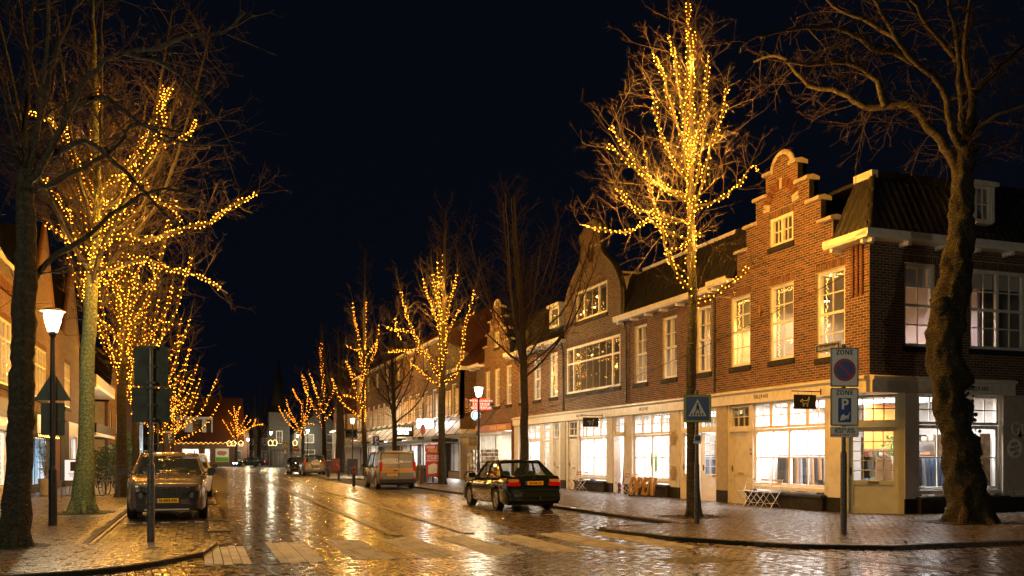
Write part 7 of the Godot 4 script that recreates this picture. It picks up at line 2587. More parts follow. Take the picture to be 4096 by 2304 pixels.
	jeep.merge({"L": 4.2, "W": 1.8, "paint": clear_coat("paint_steel", lc(.12, .12, .12), .3, .6), "gh": [[-.95, 1.1], [-.3, 1.62], [1.8, 1.64], [2.08, 1.1]], "top": [[-2.1, .5], [-2.05, .85], [-1.8, 1.0], [-.95, 1.1], [1.9, 1.12], [2.05, 1.1], [2.1, .5]]}, true)
	t = car("silver off-road car with a spare wheel on its back door", Vector3(8.98, 0, -75.2), 0, jeep)
	var sp := MB.new()
	sp.lathe([Vector2(.36, 0), Vector2(.36, .16), Vector2(.3, .2), Vector2(.001, .21)], 24, Transform3D(Basis(Vector3.RIGHT, PI / 2), Vector3(.02, .95, 2.09)))
	part(t, "spare_wheel", sp, mat("spare_cover", lc(.25, .25, .25), .3, .6))
	letters(t, "SUZUKI", .13, Vector3(.02, .95, 2.305), mats.white_sign)
	for s in [-1.0, 1.0]:
		lamp_pod(t, "tail_light", Vector3(s * .78 - .07, .85, 2.0), Vector3(s * .78 + .07, 1.2, 2.12), tail)
	part(t, "number_plate", boxm(Vector3(-.15, .5, 2.1), Vector3(.37, .61, 2.13)), mats.white_sign)
	var hat2 := hat.duplicate()
	hat2.merge({"paint": clear_coat("paint_navy", lc(.02, .02, .025))}, true)
	t = car("dark hatchback parked nose out in front of the silver off-road car", Vector3(8.55, 0, -81.4), PI, hat2)
	lamp_pod(t, "headlight", Vector3(-.64, .52, -2.1), Vector3(-.38, .63, -2.0), lampw)
	lamp_pod(t, "headlight", Vector3(.38, .52, -2.1), Vector3(.64, .63, -2.0), lampw)
	# car driving through the crossing, lamps on
	var pas := hat.duplicate()
	pas.merge({"name": "driving_car", "paint": clear_coat("paint_dusk", lc(.03, .035, .04))}, true)
	t = car("dark car crossing the end of the street with its headlamps on", Vector3(7.2, 0, -135), PI / 2 + .38, pas)
	for s in [-1.0, 1.0]:
		lamp_pod(t, "headlight", Vector3(s * .5 - .14, .5, -2.14), Vector3(s * .5 + .14, .62, -2.05), glow("headlamp_glow", .75, .9, 1.0, 30.0))
		lamp_pod(t, "tail_light", Vector3(s * .65 - .14, .7, 2.0), Vector3(s * .65 + .14, .85, 2.1), glow("tail_glow", 1.0, .03, .02, 6.0))
		var l := SpotLight3D.new()
		l.name = "headlamp_light"
		t.add_child(l, true)
		l.position = Vector3(s * .5, .56, -2.2)
		l.rotation = Vector3(-.06, 0, 0)
		l.light_color = lc(.7, .88, 1)
		l.light_energy = 400
		l.spot_angle = 38
		l.spot_range = 50
		l.light_size = .08
		l.shadow_enabled = true

# ---------------------------------------------------------------- street furniture
func post(t: Node3D, h: float, r := .038, thick_to := 0.0, y := 0.0) -> void:
	var p := MB.new()
	if thick_to > 0.0:
		p.lathe([Vector2(r * 1.55, -.05), Vector2(r * 1.55, thick_to), Vector2(r, thick_to + .06), Vector2(r, h), Vector2(.001, h + .005)], 12)
	else:
		p.lathe([Vector2(r, -.05), Vector2(r, h), Vector2(.001, h + .005)], 12)
	part(t, "post", p, mats.metal_grey)

func rounded(w: float, h: float, r: float) -> PackedVector2Array:
	var o := PackedVector2Array()
	for c in [[w - r, h - r, 0], [-w + r, h - r, 1], [-w + r, -h + r, 2], [w - r, -h + r, 3]]:
		for k in 5:
			var a: float = PI / 2 * (c[2] + k / 4.0)
			o.append(Vector2(c[0] + cos(a) * r, c[1] + sin(a) * r))
	return o

# sign plate: face towards local +z, back is bare metal
func sign_plate(t: Node3D, called: String, y: float, poly: PackedVector2Array, face_mat: Material, z := .05) -> Node3D:
	var g := group_node(t, called, Vector3(0, y, z))
	var b := MB.new()
	b.prism(poly, -.012, 0)
	part(g, "sheet", b, mats.sign_back)
	var f := MB.new()
	var inner := PackedVector2Array()
	for p in poly:
		inner.append(p * .97)
	f.prism(inner, .0, .003)
	part(g, "face", f, face_mat)
	var cl := MB.new()
	cl.box(Vector3(-.07, -.02, -.06), Vector3(.07, .02, -.013))
	part(g, "clamp", cl, mats.metal_grey)
	return g

func disc_mesh(r: float, z0: float, z1: float, c := Vector2.ZERO, n := 28) -> MB:
	var b := MB.new()
	var p := PackedVector2Array()
	for k in n:
		p.append(c + Vector2(cos(TAU * k / n), sin(TAU * k / n)) * r)
	b.prism(p, z0, z1)
	return b

func build_signs() -> void:
	# two sign backs on a post, left foreground
	var t := thing("sign_post", "tall post on the left kerb carrying two square sign backs", "sign post", Vector3(-.74, .05, -16.72))
	post(t, 3.42, .04, 1.35)
	var g := sign_plate(t, "upper_sign", 3.06, rounded(.275, .35, .03), mats.blue_sign, -.06)
	g.rotation.y = PI
	g = sign_plate(t, "lower_sign", 2.39, rounded(.31, .3, .03), mats.white_sign, -.06)
	g.rotation.y = PI
	var ch := MB.new()
	for y in [2.12, 2.66, 2.75, 3.36]:
		ch.box(Vector3(-.07, y, -.06), Vector3(.07, y + .045, .05))
	part(t, "brackets", ch, mats.metal_grey)
	var rib := MB.new()
	rib.box(Vector3(-.05, 2.12, -.058), Vector3(.05, 3.38, -.036))
	part(t, "channel", rib, mats.metal_dark)
	# sign backs on the left street lamp
	t = thing("warning_sign", "triangular sign back on the left street lamp", "sign", Vector3(-2.9, 2.78, -21.4), .12)
	g = sign_plate(t, "sign_sheet", .2, P2([-.36, -.23, .36, -.23, .03, .36, -.03, .36]), mats.white_sign, -.09)
	g.rotation.y = PI
	t = thing("plate_sign", "rectangular sign back under the triangle on the left street lamp", "sign", Vector3(-2.9, 2.35, -21.4), .12)
	g = sign_plate(t, "sign_sheet", .0, rounded(.23, .35, .03), mats.blue_sign, -.09)
	g.rotation.y = PI
	var st := boxm(Vector3(.07, .0, -.075), Vector3(.17, .03, -.072))
	part(t, "sticker", st, mats.metal_grey)
	# parking zone signs
	t = thing("zone_sign_post", "post with parking zone signs in front of the corner shop", "sign post", Vector3(11.56, .05, -13.93), -.3)
	post(t, 3.62, .038, 1.55)
	g = sign_plate(t, "no_parking_sign", 3.18, rounded(.27, .37, .03), mats.white_sign)
	part(g, "border", ring_rect(.255, .355, .012, .0035), mats.black_ink)
	letters(g, "ZONE", .09, Vector3(0, .28, .004), mats.black_ink)
	part(g, "red_disc", disc_mesh(.215, .003, .005, Vector2(0, -.05)), mats.red_sign)
	part(g, "blue_disc", disc_mesh(.165, .005, .007, Vector2(0, -.05)), mats.blue_sign)
	var bar := MB.new()
	bar.xbox(Transform3D(Basis(Vector3.BACK, -PI / 4), Vector3(0, -.05, .0075)), Vector3(.35, .04, .002))
	part(g, "red_bar", bar, mats.red_sign)
	g = sign_plate(t, "paid_parking_sign", 2.43, rounded(.27, .36, .03), mats.white_sign)
	part(g, "border", ring_rect(.255, .345, .012, .0035), mats.black_ink)
	letters(g, "ZONE", .09, Vector3(0, .27, .004), mats.black_ink)
	var pn := MB.new()
	pn.prism(Transform2D(0, Vector2(.0, -.06)) * rounded(.125, .23, .02), .003, .005)
	part(g, "blue_panel", pn, mats.blue_sign)
	letters(g, "P", .2, Vector3(0, .05, .006), mats.white_sign)
	var hand := MB.new()
	hand.prism(P2([-.09, -.26, .0, -.24, .07, -.19, .09, -.15, .06, -.15, .02, -.17, -.03, -.13, -.07, -.17]), .005, .007)
	hand.prism(P2([.05, -.24, .065, -.24, .1, -.1, .085, -.1]), .005, .007)
	part(g, "hand_symbol", hand, mats.white_sign)
	g = sign_plate(t, "hours_plate", 1.96, rounded(.27, .1, .02), mats.white_sign)
	letters(g, "gehele jaar", .05, Vector3(0, .055, .004), mats.black_ink, "lettering", .002)
	letters(g, "10.00 - 19.00", .05, Vector3(0, 0, .004), mats.black_ink, "lettering", .002)
	letters(g, "zone A max. 1½ u", .046, Vector3(0, -.055, .004), mats.red_sign, "lettering", .002)
	# street name plate
	t = thing("street_name_plate", "dark blue street name plate fixed to the top of the zone sign post", "sign", Vector3(11.54, 3.66, -14.0), -PI / 2)
	var np := MB.new()
	np.prism(Transform2D(0, Vector2(-.36, 0)) * rounded(.37, .085, .01), -.008, .0)
	part(t, "plate", np, mat("navy_enamel", lc(.006, .012, .04), .25))
	part(t, "border", ring_rect(.36, .075, .007, .001, Vector2(-.36, 0)), mats.white_sign)
	letters(t, "Stationsstraat", .06, Vector3(-.36, -.01, .001), mats.white_sign, "lettering", .002)
	# pedestrian crossing sign
	t = thing("crossing_sign", "blue and yellow pedestrian crossing sign in front of the slender lit tree", "sign", Vector3(10.4, .05, -17.28), -.25)
	post(t, 2.95, .038, 1.3)
	g = sign_plate(t, "sign_board", 2.55, rounded(.31, .31, .03), mat("lime_border", lc(.5, .5, .02), .4))
	var bp := MB.new()
	bp.prism(rounded(.255, .255, .02), .003, .006)
	part(g, "blue_panel", bp, mats.blue_sign)
	var tri := MB.new()
	tri.prism(P2([-.205, -.17, .205, -.17, 0, .205]), .006, .008)
	part(g, "white_triangle", tri, mats.white_sign)
	var man := disc_mesh(.022, .008, .01, Vector2(.0, .1), 14)
	man.prism(P2([-.03, .07, .03, .07, .035, -.01, .06, -.05, .045, -.06, .0, -.01, -.05, -.1, -.07, -.1, -.025, .0]), .008, .01)
	man.prism(P2([.02, -.01, .035, -.01, .05, -.1, .03, -.1]), .008, .01)
	for k in 5:
		man.prism(P2([-.15 + k * .065, -.155, -.12 + k * .065, -.155, -.1 + k * .055, -.1, -.125 + k * .055, -.1]), .008, .01)
	part(g, "walking_figure", man, mats.black_ink)
	g = sign_plate(t, "small_plate", 1.87, rounded(.08, .1, .015), mats.white_sign, .06)
	part(g, "blue_panel", boxm(Vector3(-.06, -.03, .003), Vector3(.06, .08, .005)), mats.blue_sign)
	# blue parking signs
	for e in [[Vector3(11.6, .05, -61.0), "blue ticket parking sign before the shuttered block"], [Vector3(-1.5, .05, -57.5), "blue ticket parking sign among the left trees"]]:
		t = thing("parking_sign", e[1], "sign", e[0], 0, "blue parking signs")
		post(t, 3.0, .035)
		g = sign_plate(t, "sign_board", 2.55, rounded(.22, .32, .02), mats.blue_sign)
		letters(g, "P", .26, Vector3(0, .13, .004), mats.white_sign)
		letters(g, "PIN", .09, Vector3(.06, -.06, .004), mats.white_sign)
		var ar := MB.new()
		ar.prism(P2([-.03, -.15, .03, -.15, .03, -.2, .07, -.2, 0, -.27, -.07, -.2, -.03, -.2]), .003, .005)
		part(g, "arrow", ar, mats.white_sign)
		g = sign_plate(t, "top_plate", 2.95, rounded(.22, .06, .01), mats.white_sign)
	# signs near the far crossing
	t = thing("crossing_sign", "small yellow edged crossing sign near the far end of the street", "sign", Vector3(11.3, .05, -124))
	post(t, 3.5, .04)
	g = sign_plate(t, "sign_board", 3.1, rounded(.42, .42, .03), mat("lime_border", Color.WHITE))
	bp = MB.new()
	bp.prism(rounded(.26, .26, .02), .003, .006)
	part(g, "blue_panel", bp, mats.blue_sign)
	tri = MB.new()
	tri.prism(P2([-.2, -.17, .2, -.17, 0, .2]), .006, .008)
	part(g, "white_triangle", tri, mats.white_sign)
	t = thing("no_entry_sign", "red round no entry sign near the far end of the street", "sign", Vector3(12.8, .05, -124.5))
	post(t, 2.95, .04)
	g = sign_plate(t, "sign_board", 2.55, rounded(.4, .4, .399), mats.red_sign)
	part(g, "white_bar", boxm(Vector3(-.28, -.07, .003), Vector3(.28, .07, .006)), mats.white_sign)
	sign_plate(t, "under_plate", 1.98, rounded(.36, .13, .01), mats.white_sign)
	t = thing("warning_sign", "red edged triangular warning sign below the far crossing sign", "sign", Vector3(11.3, 1.9, -123.9))
	g = sign_plate(t, "sign_sheet", .25, P2([-.42, -.3, .42, -.3, 0, .42]), mats.red_sign, .04)
	tri = MB.new()
	tri.prism(P2([-.27, -.22, .27, -.22, 0, .25]), .003, .006)
	part(g, "white_triangle", tri, mats.white_sign)
	t = thing("route_sign", "white backed route sign before the shop at the crossing", "sign", Vector3(.6, .05, -110))
	post(t, 2.9, .04)
	g = sign_plate(t, "sign_board", 2.3, rounded(.36, .5, .02), mats.white_sign)
	g.rotation.y = PI
	# sign post seen edge-on beside the van
	t = thing("round_sign_post", "thin post with a round sign seen edge on, right of the grey van", "sign post", Vector3(11.57, .05, -47.4))
	post(t, 4.4, .03)
	g = sign_plate(t, "round_sign", 2.95, rounded(.3, .3, .299), mats.red_sign, 0)
	g.rotation.y = -PI / 2 + .25

func ring_rect(w: float, h: float, th: float, z: float, c := Vector2.ZERO) -> MB:
	var b := MB.new()
	for e in [[-w, -h, w, -h + th], [-w, h - th, w, h], [-w, -h + th, -w + th, h - th], [w - th, -h + th, w, h - th]]:
		b.box(Vector3(e[0] + c.x, e[1] + c.y, z - .001), Vector3(e[2] + c.x, e[3] + c.y, z + .001))
	return b

func folding_chair(label: String, at: Vector3, turn: float, m: Material) -> void:
	var t := thing("folding_chair", label, "chair", at, turn, "slatted folding chairs along the shop fronts")
	# faces +z
	for s in [-.19, .19]:
		var l := MB.new()
		l.tube(PackedVector3Array([Vector3(s, 0, .2), Vector3(s, .44, -.16), Vector3(s, .82, -.28)]), PackedFloat32Array([.011, .011, .01]), 5)
		part(t, "leg", l, m)
		l = MB.new()
		l.tube(PackedVector3Array([Vector3(s * .88, 0, -.22), Vector3(s * .88, .44, .18)]), PackedFloat32Array([.011, .011]), 5)
		part(t, "leg", l, m)
	var se := group_node(t, "seat")
	for k in 6:
		part(se, "slat", boxm(Vector3(-.19, .44, -.17 + k * .063), Vector3(.19, .455, -.125 + k * .063)), m)
	var ba := group_node(t, "backrest")
	for k in 2:
		var b := MB.new()
		b.xbox(Transform3D(Basis(Vector3.RIGHT, -.3), Vector3(0, .68 + k * .1, -.235 - k * .03)), Vector3(.4, .05, .012))
		part(ba, "slat", b, m)
	var br := MB.new()
	br.bar(Vector3(-.19, .12, .1), Vector3(.19, .12, .1), .008, 4)
	br.bar(Vector3(-.17, .12, -.11), Vector3(.17, .12, -.11), .008, 4)
	part(t, "stretcher", br, m)

func hanging_sign(label: String, at: Vector3, turn: float) -> void:
	# hangs from a bracket that leaves the wall along local -z ... the board faces +-x of the wall; built facing +z
	var t := thing("hanging_sign", label, "sign", at, turn, "black hanging signs of the clothes shop")
	part(t, "board", boxm(Vector3(-.35, -.19, -.012), Vector3(.35, .19, .012)), mats.dark_paint)
	var br := MB.new()
	br.bar(Vector3(-.42, .28, 0), Vector3(.5, .28, 0), .014)
	br.box(Vector3(.5, .2, -.02), Vector3(.52, .36, .02))
	for x in [-.22, .22]:
		br.bar(Vector3(x, .19, 0), Vector3(x, .28, 0), .006, 4)
	part(t, "bracket", br, mats.metal_dark)
	# line drawing of a dog on both faces
	for z in [-.014, .014]:
		var d := MB.new()
		for l in [[-.13, .04, -.1, .05, -.07, .03, .05, .03, .09, .06, .12, .14], [.12, .14, .13, .06, .09, .0, .08, -.12], [.08, -.12, .055, -.12, .05, -.04, -.03, -.04, -.035, -.12, -.06, -.12, -.07, -.02], [-.07, -.02, -.1, .0, -.14, .0, -.15, .015, -.13, .04], [-.1, .05, -.09, .075, -.075, .04]]:
			var pts := PackedVector3Array()
			for k in range(0, l.size(), 2):
				pts.append(Vector3(l[k], l[k + 1], z))
			d.tube(pts, radii(pts.size(), .006, .006), 4)
		part(t, "dog_drawing", d, mats.white_sign)

func bicycle(label: String, at: Vector3, turn: float, m: Material) -> void:
	var t := thing("bicycle", label, "bicycle", at, turn, "parked bicycles")
	for z in [-.53, .53]:
		var g := group_node(t, "wheel", Vector3(0, .34, z))
		var w := MB.new()
		var pts := PackedVector3Array()
		for k in 25:
			pts.append(Vector3(0, sin(TAU * k / 24) * .32, cos(TAU * k / 24) * .32))
		w.tube(pts, radii(25, .018, .018), 5, false)
		part(g, "tyre", w, mats.rubber)
		var sp := MB.new()
		for k in 10:
			var a := TAU * k / 10.0
			sp.bar(Vector3.ZERO, Vector3(0, sin(a), cos(a)) * .31, .0025, 3)
		part(g, "spokes", sp, mats.metal_grey)
	var f := MB.new()
	var bb := Vector3(0, .3, .05)
	var seat := Vector3(0, .85, .2)
	var head := Vector3(0, .88, -.38)
	for e in [[bb, seat], [bb, head], [seat, head + Vector3(0, -.05, 0)], [seat, Vector3(0, .34, .53)], [bb, Vector3(0, .34, .53)], [head, Vector3(0, .34, -.53)]]:
		f.bar(e[0], e[1], .016)
	part(t, "frame", f, m)
	var h := MB.new()
	h.bar(head, head + Vector3(0, .2, .04), .014)
	h.tube(PackedVector3Array([Vector3(-.28, 1.05, -.22), Vector3(-.2, 1.1, -.34), Vector3(0, 1.08, -.36), Vector3(.2, 1.1, -.34), Vector3(.28, 1.05, -.22)]), radii(5, .012, .012), 5)
	part(t, "handlebar", h, mats.metal_grey)
	var s := MB.new()
	s.bar(seat, seat + Vector3(0, .12, .02), .013)
	s.cbox(Vector3(-.08, .97, .1), Vector3(.08, 1.02, .36), .03)
	part(t, "saddle", s, mats.black_plastic)
	var mg := MB.new()
	for z in [-.53, .53]:
		var pts := PackedVector3Array()
		for k in 9:
			var a := PI * (.1 + .8 * k / 8.0)
			pts.append(Vector3(0, .34 + sin(a) * .36, z + cos(a) * .36))
		mg.tube(pts, radii(9, .02, .02), 4)
	part(t, "mudguards", mg, m)

func bike_rack(label: String, at: Vector3, turn: float, n: int) -> void:
	var t := thing("bicycle_rack", label, "bicycle rack", at, turn, "bicycle racks")
	var b := MB.new()
	b.bar(Vector3(-n * .2, .62, 0), Vector3(n * .2, .62, 0), .025)
	b.bar(Vector3(-n * .2, .1, 0), Vector3(n * .2, .1, 0), .02)
	for x in [-n * .2, n * .2]:
		b.bar(Vector3(x, 0, 0), Vector3(x, .62, 0), .025)
	part(t, "rail", b, mats.metal_grey)
	for k in n:
		var h := MB.new()
		var pts := PackedVector3Array()
		for q in 17:
			var a := TAU * q / 16.0
			pts.append(Vector3(-n * .2 + .2 + k * .4 + cos(a) * .07, .36 + sin(a) * .25, .0))
		h.tube(pts, radii(17, .012, .012), 4, false)
		part(t, "hoop", h, mats.metal_grey)

func build_furniture() -> void:
	var pale := mat("chair_pale", lc(.55, .52, .45), .5)
	var red := mat("chair_red", lc(.35, .09, .05), .5)
	folding_chair("pale folding chair nearest the corner shop window, rightmost of three", Vector3(15.62, .07, -21.9), -PI / 2 + .15, pale)
	folding_chair("pale folding chair in the middle of three by the corner shop", Vector3(15.6, .07, -22.55), -PI / 2 - .05, pale)
	folding_chair("pale folding chair next to the panelled door, leftmost of three", Vector3(15.6, .07, -23.2), -PI / 2 + .1, pale)
	folding_chair("pale folding chair beside the wooden letters", Vector3(15.55, .07, -30.75), -PI / 2 + .1, pale)
	folding_chair("reddish folding chair under the cactus window", Vector3(15.55, .07, -31.4), -PI / 2 - .1, red)
	folding_chair("pale folding chair under the bell gable shop window", Vector3(15.55, .07, -35.3), -PI / 2, pale)
	folding_chair("reddish folding chair under the bell gable shop window", Vector3(15.55, .07, -36.0), -PI / 2 + .15, red)
	# wooden letters
	var t := thing("wooden_letters", "big golden wooden letters leaning on the plinth of the cactus shop", "letters", Vector3(15.5, .07, -29.6), -PI / 2 + .55)
	var x := -.4
	for c in ["O", "P", "E", "N"]:
		var l := letters(t, c, .66, Vector3(x, .36, -.02), mat("letter_wood", lc(.42, .24, .08), .6), "letter", .1, 0, "Droid Sans", 800)
		l.rotation = Vector3(-.16, 0, -.12)
		l.scale.x = .52
		x += .265
	part(t, "base", boxm(Vector3(-.55, 0, -.06), Vector3(.55, .03, .06)), mats.dark_paint)
	# sun ornaments
	for e in [[2.2, "upper wooden sun ornament on the white pillar"], [.95, "lower wooden sun ornament on the white pillar"]]:
		t = thing("sun_ornament", e[1], "ornament", Vector3(16.03, e[0], -28.19), -PI / 2, "sun ornaments on the pillar")
		part(t, "disc", disc_mesh(.17, .0, .03), mat("sun_wood", lc(.42, .33, .2), .7))
		for k in 12:
			var b := MB.new()
			var a := TAU * k / 12.0
			b.prism(Transform2D(a, Vector2.ZERO) * P2([.16, -.035, .16, .035, .27 if k % 2 else .31, .0]), .0, .02)
			part(t, "ray", b, mats.sun_wood)
		part(t, "face", disc_mesh(.09, .03, .045), mats.sun_wood)
	hanging_sign("black hanging dog sign over the corner shop window", Vector3(15.3, 3.0, -19.95), .0)
	hanging_sign("black hanging dog sign under the bell gable", Vector3(15.3, 2.95, -33.7), .0)
	hanging_sign("black hanging dog sign on the side wall behind the knotted tree", Vector3(17.55, 3.0, -17.65), .5)
	# star ornament between the upper windows
	t = thing("star_ornament", "small gilded star on the brick between the upper corner windows", "ornament", Vector3(15.99, 5.9, -22.95), -PI / 2)
	var sb := MB.new()
	sb.prism(P2([0, .2, .03, .03, .14, 0, .03, -.03, 0, -.2, -.03, -.03, -.14, 0, -.03, .03]), 0, .03)
	part(t, "star", sb, mats.brass)
	# planter with bamboo on the left
	t = thing("planter", "tall tapered planter pot with a bamboo on the left pavement", "planter", Vector3(-5.5, .07, -38.6))
	var pot := MB.new()
	pot.lathe([Vector2(.19, 0), Vector2(.24, .5), Vector2(.25, .62), Vector2(.22, .62), Vector2(.2, .55), Vector2(.001, .55)], 18)
	part(t, "pot", pot, mats.plaster_beige)
	bush(t, "bamboo", Vector3(0, .6, 0), Vector3(.5, 1.7, .5), 420, mat("bamboo_leaf", lc(.14, .17, .05), .6), true)
	# hedges at the balcony building
	var n := 0
	for e in [[-5.2, 56.0, 1.3, 1.9], [-4.9, 62.0, 1.4, 2.4], [-5.0, 70.0, 1.6, 2.6], [-4.6, 66.0, .8, 3.4]]:
		t = thing("hedge_shrub", ["low dark shrub at the end of the twin gabled house", "dark shrub before the balconies", "dark shrub beyond the balconies", "tall upright evergreen behind the left trees"][n], "shrub", Vector3(e[0], .05, -e[1]), 0, "evergreen shrubs on the left")
		bush(t, "foliage", Vector3(0, .1, 0), Vector3(e[2], e[3], e[2]), 1500, mat("hedge_leaf", lc(.035, .07, .015), .6), false)
		n += 1
	# bicycles, racks
	bike_rack("long bicycle rack on the left pavement behind the lichen tree", Vector3(-3.1, .06, -35.2), .25, 7)
	bike_rack("bicycle rack in front of the pink lit shop", Vector3(11.6, .06, -66.5), .2, 5)
	bicycle("black bicycle in the left rack, nearest the lichen tree", Vector3(-3.55, .06, -37.0), .5, mats.black_plastic)
	bicycle("black bicycle in the left rack beside the dark trunk", Vector3(-3.0, .06, -37.2), .4, mats.black_plastic)
	bicycle("bicycle with a bright pink frame in the left rack", Vector3(-2.75, .06, -38.2), .3, mat("pink_frame", lc(.35, .015, .06), .3))
	bicycle("bicycle beside the dark trunk, right of the left rack", Vector3(-2.0, .06, -36.6), 1.2, mats.black_plastic)
	bicycle("bicycle leaning behind the black saloon by the card racks", Vector3(14.4, .06, -46.0), 1.3, mats.metal_grey)
	bicycle("bicycle by the mossy tree next to the black poster board", Vector3(12.4, .06, -79.5), .2, mats.black_plastic)
	# bollards
	for e in [[8.78, 63.9, "bollard farthest from the grey van"], [8.43, 56.6, "middle bollard of three"], [7.62, 46.0, "bollard nearest the grey van"]]:
		t = thing("bollard", e[2], "bollard", Vector3(e[0], .0, -e[1]), 0, "dark bollards with red bands")
		var b := MB.new()
		b.lathe([Vector2(.1, 0), Vector2(.09, .04), Vector2(.085, .85), Vector2(.07, .9), Vector2(.001, .91)], 14)
		part(t, "post", b, mats.metal_dark)
		b = MB.new()
		b.lathe([Vector2(.0875, .68), Vector2(.0875, .72)], 14)
		b.lathe([Vector2(.0875, .76), Vector2(.0875, .8)], 14)
		part(t, "band", b, mats.red_sign)
	# litter bins of concrete
	for e in [[11.75, 47.9, "concrete litter bin beside the round sign post"], [12.6, 52.5, "concrete litter bin behind the grey van"]]:
		t = thing("litter_bin", e[2], "bin", Vector3(e[0], .06, -e[1]), 0, "concrete litter bins")
		var b := MB.new()
		b.lathe([Vector2(.3, 0), Vector2(.26, .1), Vector2(.22, .85), Vector2(.14, 1.0), Vector2(.001, 1.03)], 10)
		part(t, "shell", b, mats.kerbstone)
		part(t, "opening", boxm(Vector3(-.12, .66, .1), Vector3(.12, .8, .235)), mats.black_plastic)
	# red advertising stand
	t = thing("advertising_stand", "red advertising stand with rounded header beside the lit tree", "advertising stand", Vector3(11.85, .06, -46.3), -.15)
	var hb := MB.new()
	hb.prism(P2([-.42, 1.72, .42, 1.72, .42, 2.05, .2, 2.12, -.2, 2.12, -.42, 2.05]), -.02, .02)
	part(t, "header", hb, mat("ad_red", lc(.45, .02, .04), .45))
	part(t, "panel", boxm(Vector3(-.36, .42, -.02), Vector3(.36, 1.66, .02)), mats.ad_red)
	part(t, "frame", ring_rect(.39, .65, .03, .0, Vector2(0, 1.04)), mats.blue_sign)
	letters(t, "KOOP ZE", .12, Vector3(0, 1.96, .021), mats.white_sign)
	letters(t, "HIER!", .15, Vector3(0, 1.8, .021), mat("ad_yellow", lc(.7, .45, .05), .5))
	letters(t, "KOOP HIER", .09, Vector3(0, 1.5, .021), mats.white_sign)
	letters(t, "31 DAGEN", .09, Vector3(0, 1.38, .021), mats.white_sign)
	letters(t, "KRASPLEZIER", .08, Vector3(0, 1.26, .021), mats.white_sign)
	var pk := MB.new()
	pk.prism(P2([-.25, .55, .22, .6, .24, 1.05, .05, 1.12, -.24, 1.0]), .02, .03)
	part(t, "printed_pack", pk, mats.cream_paint)
	var bs := MB.new()
	bs.lathe([Vector2(.4, 0), Vector2(.36, .08), Vector2(.05, .12), Vector2(.04, .42)], 18)
	part(t, "foot", bs, mat("ad_foot", lc(.02, .03, .08), .4))
	# black poster board and a red one
	for e in [[Vector3(11.4, .05, -69.5), "black poster board with a night picture left of the lit tree", mat("night_print", lc(.02, .025, .05), .3), .38], [Vector3(11.6, .05, -80.0), "dark red poster board leaning by the mossy tree", mat("dark_red_print", lc(.12, .015, .01), .4), .3]]:
		t = thing("poster_board", e[1], "poster board", e[0], -.1, "pavement poster boards")
		part(t, "frame", ring_rect(.4, .6, .04, .0, Vector2(0, .7)), mats.metal_dark)
		part(t, "sheet", boxm(Vector3(-.36, .14, -.02), Vector3(.36, 1.26, .0)), e[2])
		part(t, "moon_print", disc_mesh(.09, .0, .004, Vector2(.15, .75)), mats.red_sign)
		for s in [-1.0, 1.0]:
			var lg := MB.new()
			lg.bar(Vector3(s * .36, .0, .0), Vector3(s * .36, .12, 0), .02)
			lg.bar(Vector3(s * .36, .0, -.4), Vector3(s * .36, 1.2, -.03), .015)
			part(t, "leg", lg, mats.metal_dark)
	# lit poster pillar on the left
	t = thing("poster_light_box", "lit poster box with a small photograph beside the left pavement", "light box", Vector3(-5.75, .06, -49.5), .15)
	part(t, "poster_light_panel", boxm(Vector3(-.42, .25, -.05), Vector3(.42, 1.3, .0)), glow("poster_glow", .85, .92, 1.0, .45))
	part(t, "case", boxm(Vector3(-.46, 0, -.14), Vector3(.46, 1.36, -.051)), mats.metal_grey)
	part(t, "photo_print", boxm(Vector3(-.18, .75, .0), Vector3(.2, 1.22, .004)), mats.black_ink)
	letters(t, "GOED", .09, Vector3(-.1, .62, .002), mats.black_ink)
	letters(t, "ET", .09, Vector3(-.12, .5, .002), mats.black_ink)
	letters(t, "5-5!", .1, Vector3(.1, .36, .002), mats.black_ink)
	# card racks of the souvenir shop
	for e in [[15.0, 49.4, "card rack nearest the lamp by the souvenir shop"], [15.2, 47.6, "pale card rack beside the souvenir shop door"], [15.3, 46.6, "card rack at the right end of the souvenir shop"], [14.9, 59.0, "dark card rack under the canopy"], [15.0, 57.4, "pale card rack under the canopy"]]:
		t = thing("card_rack", e[2], "card rack", Vector3(e[0], .06, -e[1]), rnd(-.4, .4), "postcard racks")
		var fr := MB.new()
		fr.bar(Vector3(0, 0, 0), Vector3(0, 1.95, 0), .02)
		fr.box(Vector3(-.3, 0, -.03), Vector3(.3, .04, .03))
		fr.box(Vector3(-.03, 0, -.3), Vector3(.03, .04, .3))
		part(t, "frame", fr, mats.metal_grey)
		for s in 4:
			for r in 8:
				for q in 2:
					var b := MB.new()
					b.xbox(Transform3D(Basis(Vector3.UP, s * PI / 2), Vector3.ZERO) * Transform3D(Basis(Vector3.RIGHT, -.2), Vector3(-.12 + q * .24, .38 + r * .2, .25)), Vector3(.15, .17, .01))
					part(t, "card", b, mat("card_%d" % (rng.randi() % 5), [lc(.6, .57, .5), lc(.25, .2, .15), lc(.4, .3, .2), lc(.5, .5, .52), lc(.2, .1, .06)][rng.randi() % 5], .4))
	# plant stand under the canopy
	t = thing("plant_stand", "tall dark stand with a pot plant behind the lit tree", "plant stand", Vector3(13.6, .06, -53.0))
	var ps := MB.new()
	for e in [[-.25, -.2], [.25, -.2], [-.25, .2], [.25, .2]]:
		ps.bar(Vector3(e[0], 0, e[1]), Vector3(e[0], 1.05, e[1]), .015, 5)
	ps.box(Vector3(-.3, 1.05, -.24), Vector3(.3, 1.08, .24))
	part(t, "stand", ps, mats.metal_dark)
	var po := MB.new()
	po.lathe([Vector2(.16, 1.08), Vector2(.22, 1.4), Vector2(.2, 1.4), Vector2(.001, 1.36)], 12)
